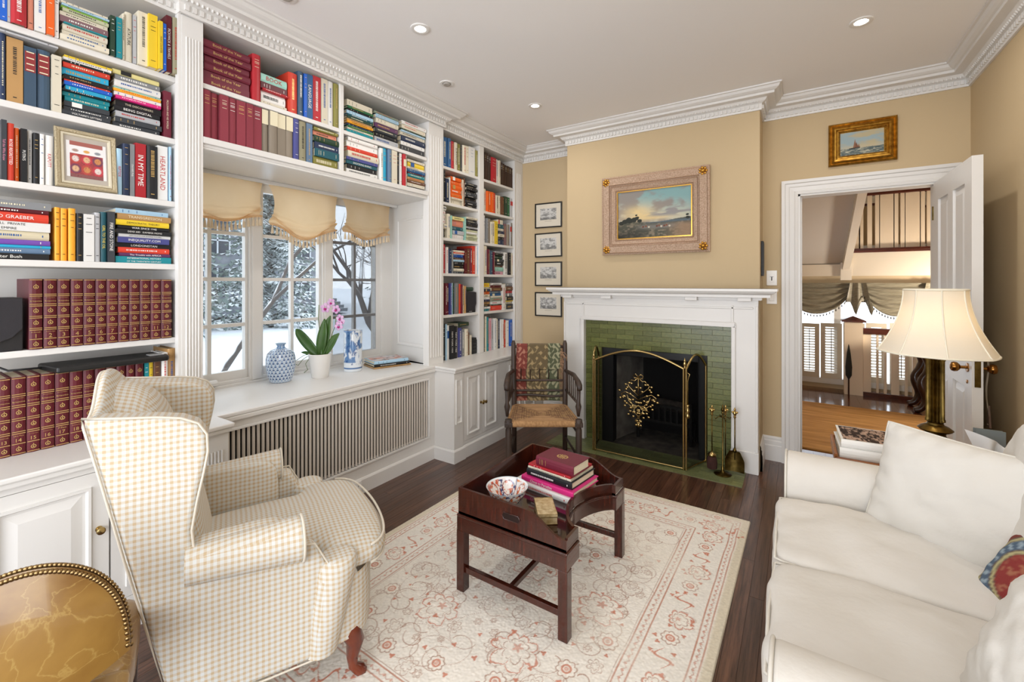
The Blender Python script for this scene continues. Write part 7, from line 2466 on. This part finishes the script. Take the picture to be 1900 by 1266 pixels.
# ================================================================== leather chair, bottom left
def leather():
    m, nt, b = nt_new('marbled_tan_leather')
    co = coords(nt)
    n1 = N(nt, 'ShaderNodeTexNoise'); n1.inputs['Scale'].default_value = 6; n1.inputs['Detail'].default_value = 6; n1.inputs['Distortion'].default_value = .6
    nt.links.new(co, n1.inputs['Vector'])
    rp = N(nt, 'ShaderNodeValToRGB'); nt.links.new(n1.outputs[0], rp.inputs[0])
    e = rp.color_ramp.elements; e[0].position = .30; e[0].color = C('76501f'); e[1].position = .72; e[1].color = C('a17c3c')
    vo = N(nt, 'ShaderNodeTexVoronoi', feature='DISTANCE_TO_EDGE'); vo.inputs['Scale'].default_value = 9
    wv = N(nt, 'ShaderNodeVectorMath', operation='MULTIPLY_ADD'); nt.links.new(n1.outputs['Color'], wv.inputs[0]); wv.inputs[1].default_value = (.25, .25, .25); nt.links.new(co, wv.inputs[2])
    nt.links.new(wv.outputs[0], vo.inputs['Vector'])
    f = mathn(nt, 'SUBTRACT', 1.0, mathn(nt, 'MULTIPLY', vo.outputs['Distance'], 34.0, True), True)
    f2 = mathn(nt, 'MULTIPLY', mathn(nt, 'MULTIPLY', f, f), .32)
    nt.links.new(mixc(nt, f2, rp.outputs[0], C('c9ad66')), b.inputs['Base Color'])
    b.inputs['Roughness'].default_value = .28; b.inputs['Coat Weight'].default_value = .35
    return m
LEA = leather()
lcx = Vector((0, 0, EYE)) + ray(42, 1058) * .90
lch = thing('leather_chair', 'tan marbled leather chair back with brass nailheads in the near corner', 'chair', (lcx.x, lcx.y, 0), rad(70))
# local: x across the back, -y faces the room camera side
TOPZ = lcx.z
def arch(t):   # outline angle 0..1 from right bottom over top to left bottom
    a = PI * t
    x = .168 * math.cos(a); z = TOPZ - .24 + .24 * math.sin(a) ** .80
    return x, z
def lback(sd):
    def fn(u, v):
        x, z = arch(u); cx_, cz_ = 0, TOPZ - .30
        X = cx_ + (x - cx_) * v; Z = cz_ + (z - cz_) * v
        return (X, sd * (.010 + .030 * (1 - v ** 3)), Z)
    return fn
m = MB().grid(lback(-1), 40, 14); m.build('back_pad', LEA, lch, smooth=True, recalc=False)
m = MB().grid(lback(1), 40, 14); m.build('rear_pad', LEA, lch, smooth=True, recalc=False)
m = MB(); m.add([(arch(i / 40)[0] * 1.0, s * .010, arch(i / 40)[1]) for i in range(41) for s in (-1, 1)], [(2 * i, 2 * i + 1, 2 * i + 3, 2 * i + 2) for i in range(40)]); m.build('edge_band', mat('dark_edge_leather', '4a3418', .5), lch, smooth=40, recalc=False)
place(rbox(.33, .07, TOPZ - .30 - .42, 8, 8), (0, 0, (TOPZ - .30 + .42) / 2)).build('lower_back', LEA, lch, smooth=True)
nail = MB().ball((0, 0, 0), .0052, 8, sc=(1, .6, 1)).mesh('nailhead', mat('antique_nail', '8f7650', .3, metal=1.0), True)
for row in (0, 1):
    nn = 74
    for i in range(nn):
        x, z = arch((i + .5 * row + .25) / nn)
        k = 1.006 if row == 0 else .978
        link('nailhead', nail, lch, (x * k, -.004 - .010 * row, (TOPZ - .30) + (z - TOPZ + .30) * k))
place(rbox(.34, .34, .10, 8, 6), (0, .18, .43)).build('seat', LEA, lch, smooth=True)
for x in (-.14, .14):
    for y in (.32, .03): MB().tube([(x, y, 0), (x, y, .39)], [.016, .022], 10).build('leg', DARKWOOD, lch, smooth=True)

# ================================================================== on the window seat
def lattice(u, v):
    c = np.broadcast_to(L3('cfdbe8'), u.shape + (3,)).copy()
    ru, rv = 22, 15
    row = np.floor(v * rv); a = (u * ru + .5 * (row % 2)) % 1.0; b = (v * rv) % 1.0
    tri = (b > .25) & (b < .72) & (np.abs(a - .5) < .30 * (b - .2) / .5)
    c = np.where((tri & (v > .06) & (v < .80))[..., None], L3('1c3f7c'), c)
    ln = (np.abs(np.abs(a - .5) - (.5 - .5 * b)) < .07)
    c = np.where((ln & ~tri & (v < .82))[..., None], L3('6f97c6'), c)
    c = np.where(((v > .80) & (v < .90))[..., None], lerp(np.broadcast_to(L3('5d8cc0'), u.shape + (3,)), L3('b9cfe4'), sstep(.45, .6, fbm(u * 30, v * 30, 2))), c)
    return np.where((v > .90)[..., None], L3('9fb9d2'), c)
pv = atZ(521, 708, ZCT)
vz = thing('lattice_vase', 'rounded blue and white lattice porcelain vase on the window seat', 'vase', (pv.x, pv.y, ZCT))
lathe_paint('body', vz, [(.058, .0), (.064, .004), (.080, .05), (.088, .10), (.088, .15), (.080, .185), (.060, .205), (.038, .214), (.026, .222), (.022, .232), (.027, .242), (.034, .250), (.030, .250), (.020, .235)], lattice, PORC, 264, 150)
def chinois(u, v):
    n = fbm(u * 10, v * 9, 11); n2 = fbm(u * 26, v * 22, 13)
    c = np.broadcast_to(L3('dfe5ea'), u.shape + (3,)).copy()
    c = lerp(c, L3('3f74ac'), sstep(.52, .60, n) * .9 * ((v > .12) & (v < .86)))
    c = lerp(c, L3('24508c'), sstep(.60, .68, n2) * .8 * ((v > .1) & (v < .86)))
    c = np.where(((v > .86) & (v < .96) & (((u * 36) % 1) > .45))[..., None], L3('6d98c4'), c)
    return np.where(((np.abs(v - .86) < .008) | (np.abs(v - .965) < .008) | (np.abs(v - .05) < .008))[..., None], L3('3c6aa2'), c)
pc = atZ(655, 688, ZCT)
cv = thing('cylinder_vase', 'tall blue and white cylindrical porcelain vase beside the orchid', 'vase', (pc.x, pc.y, ZCT))
lathe_paint('body', cv, [(.060, .0), (.064, .004), (.064, .285), (.066, .296), (.062, .300), (.057, .298), (.057, .05)], chinois, PORC, 150, 110)
pp_ = atZ(594, 700, ZCT)
po = thing('plant_pot', 'plain white tapered flower pot holding the orchid', 'pot', (pp_.x, pp_.y, ZCT))
MB().lathe([(.001, .0), (.052, .0), (.055, .003), (.075, .155), (.077, .160), (.074, .163), (.070, .158), (.068, .14)], 40).build('body', mat('white_ceramic', 'efece7', .2, coat=.3), po, smooth=40)
MB().lathe([(.001, .142), (.068, .140)], 30).build('soil', mat('bark_chips', '5a4332', .95, bump=(80, 1)), po)
oc = thing('orchid', 'pink orchid with broad green leaves in the white pot', 'plant', (pp_.x, pp_.y, ZCT + .14))
LEAF = mat('orchid_leaf', '476b2c', .35, var=('33521f', 9)); STEMM = mat('orchid_stem', '6a7a4a', .5)
RX = Vector((_ct, _st, 0)); FX = Vector((_st, -_ct, 0))   # picture-right and towards the viewer, as directions in the room
def leaf_blade(pts, w_):
    pts = [RX * a + FX * b + Vector((0, 0, z)) for a, b, z in pts]
    m = MB(); n = 14; k = len(pts)
    def at_(t):
        s_ = t * (k - 1); i = min(int(s_), k - 2); return Vector(pts[i]).lerp(Vector(pts[i + 1]), s_ - i)
    rows = []
    for i in range(n + 1):
        t = i / n; p = at_(t); d = (at_(min(1, t + .05)) - at_(max(0, t - .05))).normalized()
        side = d.cross(FX).normalized()
        hw = w_ * (math.sin(PI * min(1, t * .88 + .10)) ** .8)
        rows.append([p + side * hw * s - FX * (-.25 * hw * abs(s)) for s in (-1, -.5, 0, .5, 1)])
    m.add([q for r in rows for q in r], [(i * 5 + j, i * 5 + j + 1, i * 5 + 6 + j, i * 5 + 5 + j) for i in range(n) for j in range(4)])
    o = m.build('leaf', LEAF, oc, smooth=True, recalc=False)
    sd = o.modifiers.new('thickness', 'SOLIDIFY'); sd.thickness = .003
leaf_blade([(0, 0, 0), (-.05, .0, .05), (-.10, 0, .11), (-.145, 0, .165), (-.165, 0, .19)], .036)
leaf_blade([(0, 0, 0), (.012, .01, .08), (.025, .01, .17), (.035, .01, .26)], .034)
leaf_blade([(.01, .01, 0), (.03, 0, .07), (.045, 0, .16), (.055, 0, .24), (.07, 0, .28)], .026)
leaf_blade([(.02, 0, 0), (.06, 0, .06), (.10, 0, .13), (.13, 0, .16)], .024)
leaf_blade([(-.02, 0, 0), (-.06, .0, .018), (-.10, .0, .028), (-.13, 0, .03)], .012)
def stem(pts, r=.0025):
    MB().tube([RX * a + FX * b + Vector((0, 0, z)) for a, b, z in pts], r, 6).build('stem', STEMM, oc, smooth=True)
stem([(0, 0, 0), (.0, 0, .15), (-.012, .0, .26), (-.008, 0, .355)]); stem([(.02, 0, 0), (.07, 0, .12), (.105, 0, .22), (.11, 0, .30), (.09, 0, .35)]); stem([(.11, 0, .30), (.118, 0, .36), (.108, 0, .372)])
for pts in ([(-.06, 0, .02), (-.12, 0, -.02), (-.15, 0, -.06), (-.17, 0, -.05)], [(-.06, 0, .01), (-.10, .0, -.05), (-.085, 0, -.09), (-.11, 0, -.11)], [(-.05, 0, .02), (-.11, 0, .01), (-.17, 0, -.03)]):
    stem(pts, .0022)
PET = mat('orchid_petal', 'd7a3d2', .5, var=('e6c6e2', 30)); LIP = mat('orchid_lip', 'b51f7d', .5)
def flower(a, b, z, s=.028, yaw=0.0):
    c = RX * a + FX * b + Vector((0, 0, z)); m = MB()
    for k in range(5):
        an = PI / 2 + k * 2 * PI / 5 + yaw; d = RX * math.cos(an) + Vector((0, 0, math.sin(an)))
        m.ball(c + d * s * .62, s * .48, 8, sc=(.9, .9, .9))
    m.v = [tuple(Vector(p) - FX * (Vector(p) - c).dot(FX) * .82) for p in m.v]
    o = m.build('flower', PET, oc, smooth=True, recalc=False)
    MB().ball(c + FX * .006 - Vector((0, 0, s * .25)), s * .30, 8).build('flower_lip', LIP, o, smooth=True)
flower(.040, .01, .335, .034); flower(.075, .0, .372, .028, .4); flower(.112, .01, .325, .030, .8); flower(.135, .0, .262, .028, .2); flower(.132, .012, .212, .030, .5); flower(.150, .0, .240, .020)
# three books
p1, p2 = atZ(694, 686, ZCT), atZ(763, 677, ZCT)
rz_ = math.atan2(p2.y - p1.y, p2.x - p1.x)
stack((p1.x, p1.y, ZCT + .0004), rz_, [('tn', .012, .300, .215, 0, 0, 'thin tan book at the bottom of the window seat stack', None, 'k'), ('bk', .020, .285, .205, .006, .006, 'black book in the middle of the window seat stack', None, 'w'), ('lb', .024, .275, .20, .008, .010, 'pale blue picture book on top of the window seat stack', None, 'k')], 'books stacked on the window seat')
tpb = [o for o in bpy.data.objects if o.get('label', '').startswith('pale blue picture book on top')][0]
u, v = uvgrid(60, 40)
def sunset(u, v):
    n = fbm(u * 5, v * 5, 44); return lerp(lerp(np.broadcast_to(L3('c9c6c6'), u.shape + (3,)), L3('d59a86'), sstep(.35, .7, n)), L3('5d6a6c'), sstep(.58, .75, fbm(u * 9, v * 9, 3)))
link('cover_photograph', grid_mesh('cover_photograph', np.stack([-.006 - v * .19, np.full_like(u, .0237), .006 + u * .262], -1), sunset(u, v), PRINT, smooth=False), tpb)

# ================================================================== balloon shades
SHADEC = mat('peach_linen_shade', 'f0d9b6', .85, spec=.1, var=('e8cca0', 7), bump=(60, .1))
_nt = SHADEC.node_tree; _b = _nt.nodes['Principled BSDF']
_tr = N(_nt, 'ShaderNodeBsdfTranslucent'); _tr.inputs[0].default_value = C('fbdcb0'); _mx = N(_nt, 'ShaderNodeMixShader'); _mx.inputs[0].default_value = .50
_nt.links.new(_b.outputs[0], _mx.inputs[1]); _nt.links.new(_tr.outputs[0], _mx.inputs[2]); _nt.links.new(_mx.outputs[0], _nt.nodes['Material Output'].inputs[0])
TASS = mat('tassel_cream', 'e3cfb0', .9)
tas_me = MB().lathe([(.001, 0), (.0035, -.002), (.0040, -.007), (.0028, -.010), (.0066, -.024), (.0092, -.054), (.0084, -.058), (.001, -.058)], 8).mesh('tassel', TASS, True)
XBL = -2.915
def blind(pa, pb, zl, zm, zr, label, ntas, off=0.0):
    ya, yb = yx(pa, XBL), yx(pb, XBL)
    t = thing('balloon_shade', label, 'blind', (XBL, (ya + yb) / 2, 2.02), 0, 'balloon shades in the window')
    H_ = [2.016 - zl, 2.016 - zm, 2.016 - zr]
    def drop(u):
        base = H_[0] * (1 - u) + H_[2] * u
        return base + (H_[1] - (H_[0] + H_[2]) / 2) * (math.sin(PI * min(1, max(0, u))) ** 1.4)
    w_ = yb - ya
    def fn(u, v):
        d = drop(u); sag = math.sin(PI * u)
        g = float(sstep(.62, 1.0, np.array(v)))
        pinch = (1 - .10 * math.sin(PI * v) * (abs(2 * u - 1) ** 3)) * (1 - .05 * v)
        y = (u - .5) * w_ * pinch
        x = .012 + .030 * math.sin(PI * min(1, v * 1.05)) * (.6 + .4 * sag) + g * .020 * math.sin(v * 44 + 5 * sag) + .004 * math.sin(u * 17 + v * 3)
        z = -d * (v - .055 * g * math.sin(v * 23 - 3 * sag))
        return (x, y, z)
    MB().grid(fn, 40, 60).build('cloth', SHADEC, t, smooth=True, recalc=False)
    MB().tube([fn(i / 30, 1.0) for i in range(31)], .0065, 6).build('hem_cord', SHADEC, t, smooth=True)
    for i in range(ntas):
        p = fn((i + .5) / ntas, 1.0); link('tassel', tas_me, t, (p[0], p[1], p[2] - .004))
z_ = lambda px, py: atX(px, py, XBL + .03).z
blind(352, 486, z_(374, 402), z_(428, 414), z_(486, 399), 'left peach balloon shade with tassels, cut by the pilaster', 17)
blind(495, 625, z_(498, 412), z_(566, 449), z_(622, 425), 'middle peach balloon shade with tassel fringe above the vases', 19)
blind(632, 722, z_(634, 426), z_(680, 448), z_(722, 434), 'right peach balloon shade with tassel fringe by the jamb', 17)
MB().box(XBL - .01, XBL + .02, .97, 2.60, 2.016, 2.030).build('shade_headrail', WHITE, None)
tag(bpy.data.objects['shade_headrail'], 'white headrail carrying the three balloon shades', 'headrail')

# ================================================================== the smallest books become one joined part of the shelves
books = [o for o in bpy.data.objects if o.get('category') == 'book' and o.parent is None]
bpy.context.view_layer.update()
def shown(o):
    d = o.location - Vector((0, 0, EYE)); vs_ = o.data.vertices
    h = max(v.co.z for v in vs_); w_ = max(v.co.y for v in vs_)
    return h * w_ * (.62 if o.location.y > 2.5 else 1) / d.length_squared
books.sort(key=shown, reverse=True)
rest = books[298:]
if rest:
    V = []; Fc = []; Mi = []; mats = {}; dead = []
    for o in rest:
        for q in [o] + list(o.children):
            me = q.data; base = len(V)
            V += [tuple(q.matrix_world @ v.co) for v in me.vertices]
            mm = me.materials[0]
            k = mats.setdefault(mm.name, len(mats))
            for p in me.polygons:
                Fc.append(tuple(i + base for i in p.vertices)); Mi.append(k)
            dead.append(q)
    for q in dead: bpy.data.objects.remove(q)
    me = bpy.data.meshes.new('small_books'); me.from_pydata(V, [], Fc)
    for nme in mats: me.materials.append(bpy.data.materials[nme])
    me.polygons.foreach_set('material_index', Mi); me.update()
    o = link('small_books', me)
    tag(o, 'remaining thin and distant books packed on the crowded shelves', 'books', None, 'stuff')
